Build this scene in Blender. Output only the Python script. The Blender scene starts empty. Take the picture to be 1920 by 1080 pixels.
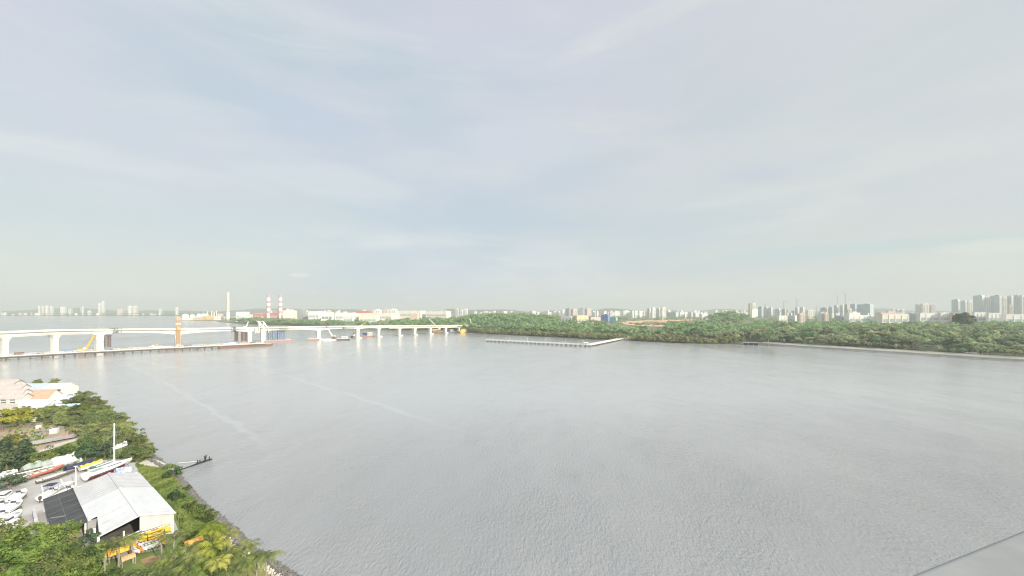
import bpy, math, random
import numpy as np
from mathutils import Vector, Matrix, Quaternion

# ------------------------------------------------------------------ camera
SC = bpy.context.scene
COL = SC.collection
F, H, CX, HY = 750.0, 46.0, 960.0, 581.0        # focal length (photo pixels), eye height (m), horizon
cam_d = bpy.data.cameras.new("camera")
cam_d.sensor_width = 36.0
cam_d.lens = F / 1920 * 36.0
cam_d.shift_y = (HY - 540.0) / 1920.0
cam_d.clip_start = 0.05
cam_d.clip_end = 60000.0
cam = bpy.data.objects.new("camera", cam_d)
cam.location = (0, 0, H)
cam.rotation_euler = (math.radians(90), 0, 0)
COL.objects.link(cam)
SC.camera = cam

# ------------------------------------------------------------------ view, world, sun
EXPO = 0.75
SKYS = 0.12
SC.view_settings.view_transform = 'Standard'
SC.view_settings.look = 'None'
SC.view_settings.gamma = 1.0
SC.view_settings.use_curve_mapping = False
SC.view_settings.exposure = EXPO
SC.cycles.max_bounces = 6
SC.cycles.diffuse_bounces = 3
SC.cycles.glossy_bounces = 3
SC.cycles.transparent_max_bounces = 8
SC.cycles.volume_bounces = 0
SC.cycles.use_denoising = True
SC.cycles.denoiser = 'OPENIMAGEDENOISE'
SC.cycles.denoising_input_passes = 'RGB_ALBEDO_NORMAL'
SC.cycles.denoising_prefilter = 'ACCURATE'
SC.cycles.filter_width = 1.2
SC.cycles.use_adaptive_sampling = False
SC.cycles.sample_clamp_indirect = 4.0
SC.cycles.caustics_reflective = False
SC.cycles.caustics_refractive = False

SUN_EL = math.radians(25)
SUN = Vector((0.77, -0.64, 0.0)).normalized() * math.cos(SUN_EL) + Vector((0, 0, math.sin(SUN_EL)))
SUN_AZ = math.atan2(SUN.x, SUN.y)


def lin(r, g=None, b=None):
    if g is None:
        r, g, b = r
    out = []
    for c in (r, g, b):
        c /= 255.0
        out.append(c / 12.92 if c <= 0.04045 else ((c + 0.055) / 1.055) ** 2.4)
    return tuple(out)


class NT:
    """small helper for node trees"""
    def __init__(self, tree):
        self.t = tree
        self.t.nodes.clear()

    def n(self, typ, **kw):
        node = self.t.nodes.new(typ)
        for k, v in kw.items():
            if k == 'inp':
                for i, val in v.items():
                    if isinstance(val, bpy.types.NodeSocket):
                        self.t.links.new(val, node.inputs[i])
                    else:
                        node.inputs[i].default_value = val
            else:
                setattr(node, k, v)
        return node

    def math(self, op, a, b=0.0, c=0.0, clamp=False):
        nd = self.n('ShaderNodeMath', operation=op, use_clamp=clamp)
        for i, v in enumerate((a, b, c)):
            if isinstance(v, bpy.types.NodeSocket):
                self.t.links.new(v, nd.inputs[i])
            else:
                nd.inputs[i].default_value = v
        return nd.outputs[0]

    def mix(self, f, a, b, blend='MIX'):
        nd = self.n('ShaderNodeMix', data_type='RGBA', blend_type=blend)
        for i, v in ((0, f), (6, a), (7, b)):
            if isinstance(v, bpy.types.NodeSocket):
                self.t.links.new(v, nd.inputs[i])
            elif isinstance(v, (int, float)):
                nd.inputs[i].default_value = v
            else:
                nd.inputs[i].default_value = (v[0], v[1], v[2], 1.0)
        return nd.outputs[2]

    def ramp(self, fac, stops, interp='EASE'):
        nd = self.n('ShaderNodeValToRGB')
        nd.color_ramp.interpolation = interp
        el = nd.color_ramp.elements
        while len(el) < len(stops):
            el.new(0.5)
        for e, (p, c) in zip(el, stops):
            e.position = p
            e.color = (c[0], c[1], c[2], 1.0)
        self.t.links.new(fac, nd.inputs[0])
        return nd.outputs[0]

    def noise(self, vec, scale, detail=4.0, rough=0.55, dist=0.0):
        nd = self.n('ShaderNodeTexNoise')
        if vec is not None:
            self.t.links.new(vec, nd.inputs['Vector'])
        nd.inputs['Scale'].default_value = scale
        nd.inputs['Detail'].default_value = detail
        nd.inputs['Roughness'].default_value = rough
        nd.inputs['Distortion'].default_value = dist
        return nd.outputs['Fac']

    def mapping(self, vec, loc=(0, 0, 0), rot=(0, 0, 0), scale=(1, 1, 1)):
        nd = self.n('ShaderNodeMapping')
        self.t.links.new(vec, nd.inputs[0])
        nd.inputs[1].default_value = loc
        nd.inputs[2].default_value = rot
        nd.inputs[3].default_value = scale
        return nd.outputs[0]

    def remap(self, v, a, b, c, d):
        nd = self.n('ShaderNodeMapRange', interpolation_type='SMOOTHSTEP')
        self.t.links.new(v, nd.inputs[0])
        for i, x in enumerate((a, b, c, d)):
            nd.inputs[i + 1].default_value = x
        return nd.outputs[0]


world = bpy.data.worlds.new("World")
SC.world = world
world.use_nodes = True
w = NT(world.node_tree)
tc = w.n('ShaderNodeTexCoord').outputs['Generated']
sep = w.n('ShaderNodeSeparateXYZ', inp={0: tc})
dz = sep.outputs[2]
K = 1.035 / (SKYS * 2 ** EXPO)
S = lambda *c: tuple(v * K for v in lin(*c))
grad = w.ramp(w.math('MAXIMUM', dz, 0.0), [
    (0.0, lin(212, 216, 210)), (0.07, lin(211, 217, 212)), (0.17, lin(205, 214, 216)),
    (0.32, lin(206, 213, 220)), (0.48, lin(207, 213, 223)), (0.62, lin(207, 211, 223)), (1.0, lin(214, 218, 226))])
bands = w.mapping(tc, loc=(3.1, 1.7, 0.4), rot=(0.10, -0.06, 0.3), scale=(0.9, 1.0, 3.9))
n1 = w.noise(bands, 1.25, 5.0, 0.52, 0.5)
n2 = w.noise(w.mapping(tc, loc=(7.3, 2.2, 5.5), scale=(1.6, 1.6, 3.4)), 1.5, 3.0, 0.5, 0.3)
n3 = w.noise(w.mapping(tc, loc=(1.3, 9.2, 2.5), rot=(0.05, 0.1, 0), scale=(1.1, 1.25, 6.0)), 1.6, 6.0, 0.55, 0.6)
c1 = w.mix(w.remap(n1, 0.45, 0.63, 0.0, 0.95), grad, lin(194, 207, 217))        # thin blue gaps
c2 = w.mix(w.remap(n2, 0.45, 0.72, 0.0, 0.60), c1, lin(211, 212, 223))          # lavender veil
c3 = w.mix(w.remap(n3, 0.48, 0.74, 0.0, 0.75), c2, lin(224, 228, 226))          # bright bands


def blob(col_in, px, py, sx, sy, colour, amt):
    d = Vector((px - CX, F, HY - py)).normalized()
    right = Vector((d.y, -d.x, 0)).normalized()
    up = right.cross(d)
    def dot(v, s):
        nd = w.n('ShaderNodeVectorMath', operation='DOT_PRODUCT', inp={0: tc, 1: (v.x, v.y, v.z)})
        return w.math('DIVIDE', nd.outputs['Value'], s / F * d.y * 1.0)
    a, b = dot(right, sx), dot(up, sy)
    r2 = w.math('ADD', w.math('MULTIPLY', a, a), w.math('MULTIPLY', b, b))
    r2 = w.math('ADD', r2, w.math('MULTIPLY', w.math('SUBTRACT', n3, 0.5), 4.5))
    front = w.n('ShaderNodeVectorMath', operation='DOT_PRODUCT', inp={0: tc, 1: (d.x, d.y, d.z)}).outputs['Value']
    m = w.math('MULTIPLY', w.remap(r2, 0.0, 1.0, amt, 0.0), w.math('GREATER_THAN', front, 0.0))
    return w.mix(m, col_in, colour)


east = w.remap(w.n('ShaderNodeSeparateXYZ', inp={0: tc}).outputs[0], -0.1, 0.75, 0.0, 0.55)
c3 = w.mix(east, c3, lin(213, 217, 213))
c4 = blob(c3, 600, 338, 170, 40, lin(224, 230, 228), 0.38)
c4 = blob(c4, 1010, 265, 190, 60, lin(221, 226, 231), 0.30)
c4 = blob(c4, 550, 222, 150, 46, lin(187, 204, 222), 0.42)
c4 = blob(c4, 1520, 300, 170, 40, lin(199, 206, 220), 0.6)
c4 = blob(c4, 1560, 470, 260, 14, lin(197, 214, 214), 0.7)
c4 = blob(c4, 1850, 465, 90, 18, lin(222, 225, 219), 0.7)
c4 = blob(c4, 1000, 497, 90, 5, lin(219, 225, 221), 0.6)
c4 = blob(c4, 563, 516, 20, 5, lin(230, 232, 228), 0.7)
sund = w.n('ShaderNodeVectorMath', operation='DOT_PRODUCT', inp={0: tc, 1: tuple(SUN)}).outputs['Value']
glow = w.math('ADD', w.remap(sund, 0.45, 0.97, 1.0, 2.7), w.remap(dz, 0.62, 0.86, 0.0, 1.45))  # brightness added to the unseen sky overhead and sunward, lifting ambient light
skyt = w.n('ShaderNodeTexSky', sky_type='NISHITA', sun_disc=False, sun_elevation=SUN_EL, sun_rotation=SUN_AZ)
clouds = w.mix(1.0, c4, glow, 'MULTIPLY')
cloudk = w.n('ShaderNodeVectorMath', operation='SCALE', inp={0: clouds, 'Scale': K}).outputs[0]
final = w.mix(0.93, skyt.outputs[0], cloudk)
bg = w.n('ShaderNodeBackground', inp={0: final, 1: SKYS})
w.n('ShaderNodeOutputWorld', inp={0: bg.outputs[0]})

sun_d = bpy.data.lights.new("sun", 'SUN')
sun_d.energy = 4.2
sun_d.angle = math.radians(0.6)
sun_d.color = (1.0, 0.90, 0.74)
sun = bpy.data.objects.new("sun", sun_d)
sun.rotation_euler = (-SUN).to_track_quat('-Z', 'Y').to_euler()
sun.location = (200, -200, 300)
COL.objects.link(sun)


# ------------------------------------------------------------------ helpers
def gp(px, py, z=0.0):
    """ground point seen at a photo pixel, on the level z"""
    d = F * (H - z) / (py - HY)
    return Vector(((px - CX) * d / F, d, z))


def at(px, py, d):
    """point seen at a photo pixel at depth d"""
    return Vector(((px - CX) * d / F, d, H - (py - HY) * d / F))


def tag(o, label=None, cat=None, group=None, kind=None):
    if label:
        o['label'] = label
    if cat:
        o['category'] = cat
    if group:
        o['group'] = group
    if kind:
        o['kind'] = kind
    return o


def empty(name, loc=(0, 0, 0), rz=0.0, label=None, cat=None, group=None):
    o = bpy.data.objects.new(name, None)
    o.location = loc
    o.rotation_euler = (0, 0, rz)
    o.empty_display_size = 0.5
    COL.objects.link(o)
    return tag(o, label, cat, group)


def wmat(o):
    m = o.matrix_basis.copy()
    while o.parent:
        o = o.parent
        m = o.matrix_basis @ m
    return m


KIDS = {}


def link(name, me, parent=None):
    o = bpy.data.objects.new(name, me)
    COL.objects.link(o)
    if parent is not None:
        o.parent = parent
        KIDS.setdefault(parent.name, []).append(o)
    return o


def copy_tree(o, loc=None, rz=None, scale=None, label=None, group=None, parent=None):
    c = o.copy()
    COL.objects.link(c)
    if parent is not None:
        c.parent = parent
        KIDS.setdefault(parent.name, []).append(c)
    if loc is not None:
        c.location = loc
    if rz is not None:
        c.rotation_euler = (c.rotation_euler[0], c.rotation_euler[1], rz)
    if scale is not None:
        c.scale = scale if hasattr(scale, '__len__') else (scale,) * 3
    if label:
        c['label'] = label
    if group:
        c['group'] = group
    for ch in KIDS.get(o.name, []):
        copy_tree(ch, parent=c)
    return c


class MB:
    """collects vertices and faces of one mesh"""
    def __init__(self):
        self.v, self.f, self.mi = [], [], []
        self.m = 0

    def add(self, vs, fs):
        k = len(self.v)
        self.v += [tuple(p) for p in vs]
        self.f += [tuple(i + k for i in f) for f in fs]
        self.mi += [self.m] * len(fs)
        return self

    def box(self, c, s, rz=0.0, taper=1.0, M=None):
        x, y, z = s[0] / 2, s[1] / 2, s[2] / 2
        vs = [Vector((sx * x * (taper if sz > 0 else 1), sy * y * (taper if sz > 0 else 1), sz * z))
              for sz in (-1, 1) for sy in (-1, 1) for sx in (-1, 1)]
        R = Matrix.Rotation(rz, 3, 'Z') if M is None else M
        vs = [R @ p + Vector(c) for p in vs]
        return self.add(vs, [(0, 2, 3, 1), (4, 5, 7, 6), (0, 1, 5, 4), (2, 6, 7, 3), (0, 4, 6, 2), (1, 3, 7, 5)])

    def beam(self, a, b, w_, h_=None):
        h_ = h_ or w_
        a, b = Vector(a), Vector(b)
        d = b - a
        L = d.length
        if L < 1e-6:
            return self
        d.normalize()
        up = Vector((0, 0, 1)) if abs(d.z) < 0.98 else Vector((0, 1, 0))
        s = d.cross(up).normalized()
        u = s.cross(d)
        vs = [p + s * sx * w_ / 2 + u * sz * h_ / 2 for p in (a, b) for sz in (-1, 1) for sx in (-1, 1)]
        return self.add(vs, [(0, 1, 3, 2), (4, 6, 7, 5), (0, 4, 5, 1), (1, 5, 7, 3), (3, 7, 6, 2), (2, 6, 4, 0)])

    def tube(self, pts, r, n=8, cap=True):
        pts = [Vector(p) for p in pts]
        rs = r if hasattr(r, '__len__') else [r] * len(pts)
        rings = []
        for i, p in enumerate(pts):
            d = (pts[min(i + 1, len(pts) - 1)] - pts[max(i - 1, 0)]).normalized()
            up = Vector((0, 0, 1)) if abs(d.z) < 0.9 else Vector((1, 0, 0))
            s = d.cross(up).normalized()
            u = s.cross(d)
            rings.append([p + (s * math.cos(2 * math.pi * k / n) + u * math.sin(2 * math.pi * k / n)) * rs[i] for k in range(n)])
        vs = [q for ring in rings for q in ring]
        fs = []
        for i in range(len(rings) - 1):
            for k in range(n):
                a, b = i * n + k, i * n + (k + 1) % n
                fs.append((a, b, b + n, a + n))
        if cap:
            fs.append(tuple(range(n - 1, -1, -1)))
            fs.append(tuple(range(len(vs) - n, len(vs))))
        return self.add(vs, fs)

    def loft(self, sections, closed=True, cap=True):
        n = len(sections[0])
        vs = [q for s in sections for q in s]
        fs = []
        for i in range(len(sections) - 1):
            for k in range(n if closed else n - 1):
                a, b = i * n + k, i * n + (k + 1) % n
                fs.append((a, b, b + n, a + n))
        if cap and closed:
            fs.append(tuple(range(n - 1, -1, -1)))
            fs.append(tuple(range(len(vs) - n, len(vs))))
        return self.add(vs, fs)

    def prism(self, poly, z0, z1):
        n = len(poly)
        vs = [(p[0], p[1], z0) for p in poly] + [(p[0], p[1], z1) for p in poly]
        fs = [tuple(range(n - 1, -1, -1)), tuple(range(n, 2 * n))]
        fs += [(k, (k + 1) % n, n + (k + 1) % n, n + k) for k in range(n)]
        return self.add(vs, fs)

    def sheet(self, poly, z=None):
        vs = [(p[0], p[1], p[2] if z is None else z) for p in poly]
        return self.add(vs, [tuple(range(len(vs)))])

    def build(self, name, mats, parent=None, local=False, smooth=False):
        me = bpy.data.meshes.new(name)
        vs = self.v
        if parent is not None and not local:
            inv = wmat(parent).inverted()
            vs = [tuple(inv @ Vector(p)) for p in vs]
        me.from_pydata(vs, [], self.f)
        if not isinstance(mats, (list, tuple)):
            mats = [mats]
        for m in mats:
            me.materials.append(m)
        if len(mats) > 1:
            me.polygons.foreach_set('material_index', self.mi)
        if smooth:
            me.polygons.foreach_set('use_smooth', [True] * len(me.polygons))
        me.update()
        return link(name, me, parent)


# ------------------------------------------------------------------ materials
MATS = {}


def mat(name, colour, rough=0.75, var=0.12, scale=0.6, metallic=0.0, bump=0.0, second=None, spec=0.4, stretch=(1, 1, 1)):
    if name in MATS:
        return MATS[name]
    m = bpy.data.materials.new(name)
    m.use_nodes = True
    t = NT(m.node_tree)
    tcn = t.n('ShaderNodeTexCoord').outputs['Object']
    vec = t.mapping(tcn, scale=stretch)
    n = t.noise(vec, scale, 5.0, 0.6)
    second = second or tuple(c * (1 - 2.2 * var) for c in colour)
    col = t.mix(t.remap(n, 0.32, 0.70, 0.0, 1.0), colour, second)
    p = t.n('ShaderNodeBsdfPrincipled', inp={'Base Color': col, 'Roughness': rough, 'Metallic': metallic, 'Specular IOR Level': spec})
    if bump:
        b = t.n('ShaderNodeBump', inp={'Strength': bump, 'Height': n})
        t.t.links.new(b.outputs[0], p.inputs['Normal'])
    t.n('ShaderNodeOutputMaterial', inp={0: p.outputs[0]})
    MATS[name] = m
    return m


def leaf_mat(name, dark, light, hue=0.03, scale=0.35, transl=0.45):
    """foliage: young and old leaf clumps differ, each tree differs a little"""
    m = bpy.data.materials.new(name)
    m.use_nodes = True
    t = NT(m.node_tree)
    tcn = t.n('ShaderNodeTexCoord').outputs['Object']
    info = t.n('ShaderNodeObjectInfo')
    off = t.n('ShaderNodeVectorMath', operation='ADD', inp={0: tcn, 1: info.outputs['Location']}).outputs[0]
    n = t.noise(off, scale, 3.0, 0.6)
    fine = t.noise(off, scale * 6, 1.0, 0.5)
    k = t.math('ADD', t.math('MULTIPLY', n, 0.75), t.math('MULTIPLY', fine, 0.25))
    col = t.mix(t.remap(k, 0.36, 0.64, 0.0, 1.0), dark, light)
    stand = t.noise(off, 0.045, 2.0, 0.5)          # whole stands differ: young, dusty, bluish
    col = t.mix(t.remap(stand, 0.34, 0.50, 0.38, 0.0), col, tuple(c * f for c, f in zip(dark, (0.9, 1.15, 1.35))))
    col = t.mix(t.remap(stand, 0.52, 0.68, 0.0, 0.35), col, tuple(c * f for c, f in zip(light, (1.25, 1.1, 0.95))))
    hs = t.n('ShaderNodeHueSaturation', inp={
        'Hue': t.math('ADD', 0.5 - hue / 2, t.math('MULTIPLY', info.outputs['Random'], hue)),
        'Saturation': t.math('ADD', 0.78, t.math('MULTIPLY', info.outputs['Random'], 0.20)),
        'Value': t.math('ADD', 0.82, t.math('MULTIPLY', t.math('FRACT', t.math('MULTIPLY', info.outputs['Random'], 7.31)), 0.62)), 'Color': col})
    d = t.n('ShaderNodeBsdfPrincipled', inp={'Base Color': hs.outputs[0], 'Roughness': 0.6, 'Specular IOR Level': 0.25})
    tr = t.n('ShaderNodeBsdfTranslucent', inp={0: hs.outputs[0]})
    mx = t.n('ShaderNodeMixShader', inp={0: transl, 1: d.outputs[0], 2: tr.outputs[0]})
    t.n('ShaderNodeOutputMaterial', inp={0: mx.outputs[0]})
    return m
# ------------------------------------------------------------------ water
def water_material():
    m = bpy.data.materials.new("strait_water")
    m.use_nodes = True
    t = NT(m.node_tree)
    o = t.n('ShaderNodeTexCoord').outputs['Object']
    # wind ripples, crests running away from the camera
    big = t.noise(t.mapping(o, rot=(0, 0, -0.05), scale=(1.7, 0.72, 1)), 1.0, 3.0, 0.5, 0.4)
    sml = t.noise(t.mapping(o, rot=(0, 0, 0.35), scale=(2.6, 1.5, 1)), 1.0, 3.0, 0.6, 0.5)
    swell = t.noise(t.mapping(o, rot=(0, 0, 0.5), scale=(0.035, 0.018, 1)), 1.0, 3.0, 0.55)
    hgt = t.math('ADD', t.math('ADD', t.math('MULTIPLY', big, 0.40), t.math('MULTIPLY', sml, 0.22)), t.math('MULTIPLY', swell, 3.0))
    # slicks and old wakes: calmer, smoother water in long lanes
    lane = t.noise(t.mapping(o, rot=(0, 0, 0.75), scale=(0.012, 0.0028, 1)), 1.0, 4.0, 0.6, 0.8)
    lane2 = t.noise(t.mapping(o, rot=(0, 0, -0.9), scale=(0.004, 0.010, 1), loc=(4, 2, 0)), 1.0, 3.0, 0.6, 0.5)
    calm = t.remap(t.math('ADD', lane, t.math('MULTIPLY', t.math('SUBTRACT', lane2, 0.5), 0.6)), 0.42, 0.68, 0.0, 1.0)
    strength = t.math('SUBTRACT', 0.70, t.math('MULTIPLY', calm, 0.26))
    b = t.n('ShaderNodeBump', inp={'Strength': strength, 'Distance': 1.0, 'Height': hgt})
    # slack lines left by passing boats: smoother strips along gentle curves
    sp_ = t.n('ShaderNodeSeparateXYZ', inp={0: o})
    slick = None
    for pts, wd in (([(470, 685), (560, 712), (660, 742), (760, 775), (840, 800)], 3.6), ([(230, 680), (330, 730), (430, 790), (500, 840)], 3.0), ([(250, 672), (330, 690), (420, 706)], 4.0)):
        g = [gp(x, y, 0) for x, y in pts]
        q = np.polyfit([p.y for p in g], [p.x for p in g], 2)
        cur = t.math('ADD', t.math('MULTIPLY', sp_.outputs[1], t.math('ADD', t.math('MULTIPLY', sp_.outputs[1], float(q[0])), float(q[1]))), float(q[2]))
        wob = t.noise(t.mapping(o, scale=(0.05, 0.05, 1)), 1.0, 3.0, 0.6)
        dd = t.math('ABSOLUTE', t.math('ADD', t.math('SUBTRACT', sp_.outputs[0], cur), t.math('MULTIPLY', t.math('SUBTRACT', wob, 0.5), 16.0)))
        m1 = t.remap(dd, wd * 0.25, wd, 1.0, 0.0)
        y0, y1 = min(p.y for p in g), max(p.y for p in g)
        m1 = t.math('MULTIPLY', m1, t.remap(sp_.outputs[1], y0 - 12, y0 + 30, 0.0, 1.0))
        m1 = t.math('MULTIPLY', m1, t.remap(sp_.outputs[1], y1 - 30, y1 + 25, 1.0, 0.0))
        slick = m1 if slick is None else t.math('MAXIMUM', slick, m1)
    strength = t.math('MULTIPLY', strength, t.math('SUBTRACT', 1.0, t.math('MULTIPLY', slick, 0.5)))
    gust = t.noise(t.mapping(o, rot=(0, 0, 0.3), scale=(0.045, 0.022, 1)), 1.0, 4.0, 0.62, 0.6)
    strength = t.math('MULTIPLY', strength, t.remap(gust, 0.36, 0.64, 0.82, 1.2))
    # the open middle of the strait lies calmer than the bank shallows and the far reach behind the bridge
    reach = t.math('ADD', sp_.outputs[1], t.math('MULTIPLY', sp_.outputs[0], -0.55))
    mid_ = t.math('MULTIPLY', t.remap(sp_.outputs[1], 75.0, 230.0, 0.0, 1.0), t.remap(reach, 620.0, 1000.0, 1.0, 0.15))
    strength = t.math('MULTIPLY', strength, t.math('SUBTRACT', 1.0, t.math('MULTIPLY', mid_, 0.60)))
    b.inputs['Strength'].default_value = 1.0
    t.t.links.new(strength, b.inputs['Strength'])
    murk = t.noise(t.mapping(o, scale=(0.006, 0.003, 1)), 1.0, 4.0, 0.6)
    murk = t.remap(murk, 0.35, 0.65, 0.0, 1.0)
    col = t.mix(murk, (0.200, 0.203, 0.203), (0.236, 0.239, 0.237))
    col = t.mix(t.math('MULTIPLY', mid_, 0.85), col, (0.325, 0.331, 0.334))  # base colour lightened mid-strait, standing in for brighter sky reflection
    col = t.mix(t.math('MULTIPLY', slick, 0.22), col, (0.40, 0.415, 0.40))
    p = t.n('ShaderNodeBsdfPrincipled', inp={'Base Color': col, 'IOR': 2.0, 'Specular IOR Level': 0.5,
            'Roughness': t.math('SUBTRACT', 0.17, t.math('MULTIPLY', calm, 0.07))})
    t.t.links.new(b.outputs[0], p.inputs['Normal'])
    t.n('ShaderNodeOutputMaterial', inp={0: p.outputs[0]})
    return m


b = MB()
b.sheet([(-9000, -400, 0), (9000, -400, 0), (9000, 9000, 0), (-9000, 9000, 0)])
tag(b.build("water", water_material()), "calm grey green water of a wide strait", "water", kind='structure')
# ------------------------------------------------------------------ near land
GZ = 2.0                                            # level of the near bank
M_grass = mat("rough_grass", (0.085, 0.130, 0.030), 0.9, scale=0.35, second=(0.160, 0.195, 0.055))
M_lawn = mat("dry_lawn", (0.235, 0.215, 0.085), 0.9, scale=0.25, second=(0.170, 0.180, 0.060))
M_dirt = mat("dry_earth", (0.34, 0.26, 0.18), 0.95, scale=0.3, second=(0.24, 0.19, 0.14), bump=0.3)
M_yard = mat("yard_concrete", (0.40, 0.385, 0.36), 0.85, scale=0.16, second=(0.31, 0.30, 0.285))
M_path = mat("path_concrete", (0.46, 0.43, 0.36), 0.9, scale=0.4, second=(0.38, 0.35, 0.29))
M_soil = mat("orange_earth", (0.50, 0.25, 0.12), 0.95, scale=0.02, second=(0.56, 0.40, 0.28))
M_bank = mat("bank_earth", (0.16, 0.14, 0.11), 0.95, scale=0.5)

shore_px = [(760, 1290), (640, 1130), (587, 1082), (547, 1058), (516, 1040), (487, 1018), (462, 993), (440, 976), (429, 964),
            (404, 949), (382, 927), (358, 902), (344, 886), (334, 877), (318, 869), (309, 859), (296, 851), (284, 846),
            (266, 822), (243, 795), (216, 775), (192, 757), (176, 742), (160, 734), (120, 727), (60, 724), (0, 726), (-200, 728)]
shore = [gp(x, y, 0).xy for x, y in shore_px]
inner = []
for i, p in enumerate(shore):
    a, c = shore[max(i - 1, 0)], shore[min(i + 1, len(shore) - 1)]
    d = (c - a).normalized()
    n = Vector((-d.y, d.x))
    inner.append(p + n * 4.0)
back = [Vector((-520, 240)), Vector((-520, -60)), Vector((-4, -60))]
b = MB()
b.sheet([(p.x, p.y) for p in inner] + [(p.x, p.y) for p in back], GZ)
b.loft([[(p.x, p.y, -1.2) for p in shore], [(p.x, p.y, GZ) for p in inner]], closed=False)
tag(b.build("bank_ground", M_grass), "grassy bank along the water", "ground", kind='structure')


def patch(name, pts, m, z, label):
    b = MB()
    b.sheet([gp(x, y, GZ).xy for x, y in pts], z)
    return tag(b.build(name, m), label, "ground", kind='structure')


patch("yard_ground", [(-220, 960), (-60, 928), (0, 912), (60, 897), (120, 881), (165, 866), (235, 858), (262, 868), (275, 900), (318, 955),
                      (336, 998), (300, 1030), (200, 1050), (120, 1048), (40, 1030), (-200, 1060)], M_yard, GZ + 0.006, "grey concrete boatyard ground")
patch("dirt_clearing", [(-120, 800), (0, 798), (60, 793), (110, 797), (150, 808), (148, 822), (110, 836), (70, 846), (0, 850), (-160, 852)],
      M_dirt, GZ + 0.004, "bare earth clearing")
patch("foot_path", [(68, 852), (74, 845), (100, 834), (150, 820), (152, 823), (104, 839), (80, 849)], M_path, GZ + 0.010, "pale path beside the clearing")
patch("lawn", [(436, 1004), (452, 1012), (480, 1034), (512, 1056), (545, 1078), (600, 1140), (500, 1140), (440, 1085), (420, 1045)],
      M_lawn, GZ + 0.006, "dry yellow lawn")
patch("sand_spit", [(262, 868), (280, 858), (300, 864), (312, 870), (330, 881), (312, 884), (285, 878), (258, 876)], M_path, GZ + 0.008, "pale sandy landing by the slipway")
patch("house_yard", [(-160, 742), (0, 738), (40, 732), (90, 730), (128, 735), (150, 752), (140, 768), (60, 778), (0, 782), (-200, 786)], M_path, GZ + 0.006, "pale ground around the houses")
patch("orange_ground", [(262, 1050), (285, 1042), (318, 1040), (330, 1048), (312, 1060), (280, 1066)], mat("orange_dirt", (0.34, 0.20, 0.09), 0.9, scale=0.5, second=(0.20, 0.16, 0.08)),
      GZ + 0.012, "orange earth strip under the palms")

# ------------------------------------------------------------------ far land
far_shore = [(-9000, 3136), (-4200, 3150), (-2600, 3136), (-1900, 3100), (-1560, 2500), (-1440, 1800), (-1390, 1690), (-1232, 1660), (-1080, 1480),
             (-975, 1385), (-780, 1220), (-575, 1088), (-409, 968), (-283, 893), (-170, 846), (-89, 800), (-30, 748), (29, 702), (92, 651), (132, 616),
             (176, 592), (239, 545), (306, 532), (321, 520), (359, 464), (392, 420), (418, 384), (446, 346), (490, 320), (600, 280), (900, 200), (1600, 120), (4200, 60)]
FS = np.array(far_shore, float)


def shore_dist(X, Y):
    """signed distance to the far shore, positive inland (numpy arrays)"""
    X, Y = np.asarray(X, float), np.asarray(Y, float)
    best = np.full(X.shape, 1e9)
    sign = np.ones(X.shape)
    for (x0, y0), (x1, y1) in zip(FS[:-1], FS[1:]):
        dx, dy = x1 - x0, y1 - y0
        t = np.clip(((X - x0) * dx + (Y - y0) * dy) / (dx * dx + dy * dy), 0, 1)
        qx, qy = x0 + t * dx, y0 + t * dy
        d = np.hypot(X - qx, Y - qy)
        s = np.sign((dx * (Y - y0) - dy * (X - x0)))
        m = d < best - 1e-6
        best = np.where(m, d, best)
        sign = np.where(m, s, sign)
    return best * np.where(sign == 0, 1, sign)


def sm(x):
    x = np.clip(x, 0, 1)
    return x * x * (3 - 2 * x)


def bump2(X, Y, cx, cy, r, h):
    return h * sm(1 - np.hypot(X - cx, (Y - cy)) / r)


def terrain_z(X, Y):
    X, Y = np.asarray(X, float), np.asarray(Y, float)
    d = shore_dist(X, Y)
    z = np.where(d < 0, np.maximum(-3.0, d * 0.2), 1.8 * sm(d / 8))
    z = z + 4.2 * sm((d - 15) / 240) + 1.2 * np.sin(X * 0.021 + 1.3) * np.cos(Y * 0.017) * sm((d - 30) / 80)
    z = z + bump2(X, Y, -20, 1010, 260, 16) + bump2(X, Y, 590, 1090, 120, 18)
    return z


def grid(name, x0, x1, y0, y1, step, m, label, kind='structure'):
    xs, ys = np.arange(x0, x1 + 1, step), np.arange(y0, y1 + 1, step)
    X, Y = np.meshgrid(xs, ys)
    Z = terrain_z(X, Y)
    nx, ny = len(xs), len(ys)
    vs = np.stack([X, Y, Z], -1).reshape(-1, 3)
    idx = np.arange(nx * ny).reshape(ny, nx)
    q = np.stack([idx[:-1, :-1], idx[:-1, 1:], idx[1:, 1:], idx[1:, :-1]], -1).reshape(-1, 4)
    keep = Z.reshape(-1)[q].max(1) > -2.5
    q = q[keep]
    me = quad_mesh(name, vs, q)
    me.polygons.foreach_set('use_smooth', np.ones(len(q), bool))
    me.materials.append(m)
    return tag(link(name, me), label, "land", kind=kind)


def quad_mesh(name, vs, q):
    me = bpy.data.meshes.new(name)
    me.vertices.add(len(vs))
    me.vertices.foreach_set('co', np.ascontiguousarray(vs, np.float32).reshape(-1))
    me.loops.add(q.size)
    me.loops.foreach_set('vertex_index', np.ascontiguousarray(q, np.int32).reshape(-1))
    me.polygons.add(len(q))
    me.polygons.foreach_set('loop_start', np.arange(0, q.size, 4, dtype=np.int32))
    me.update(calc_edges=True)
    return me


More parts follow.
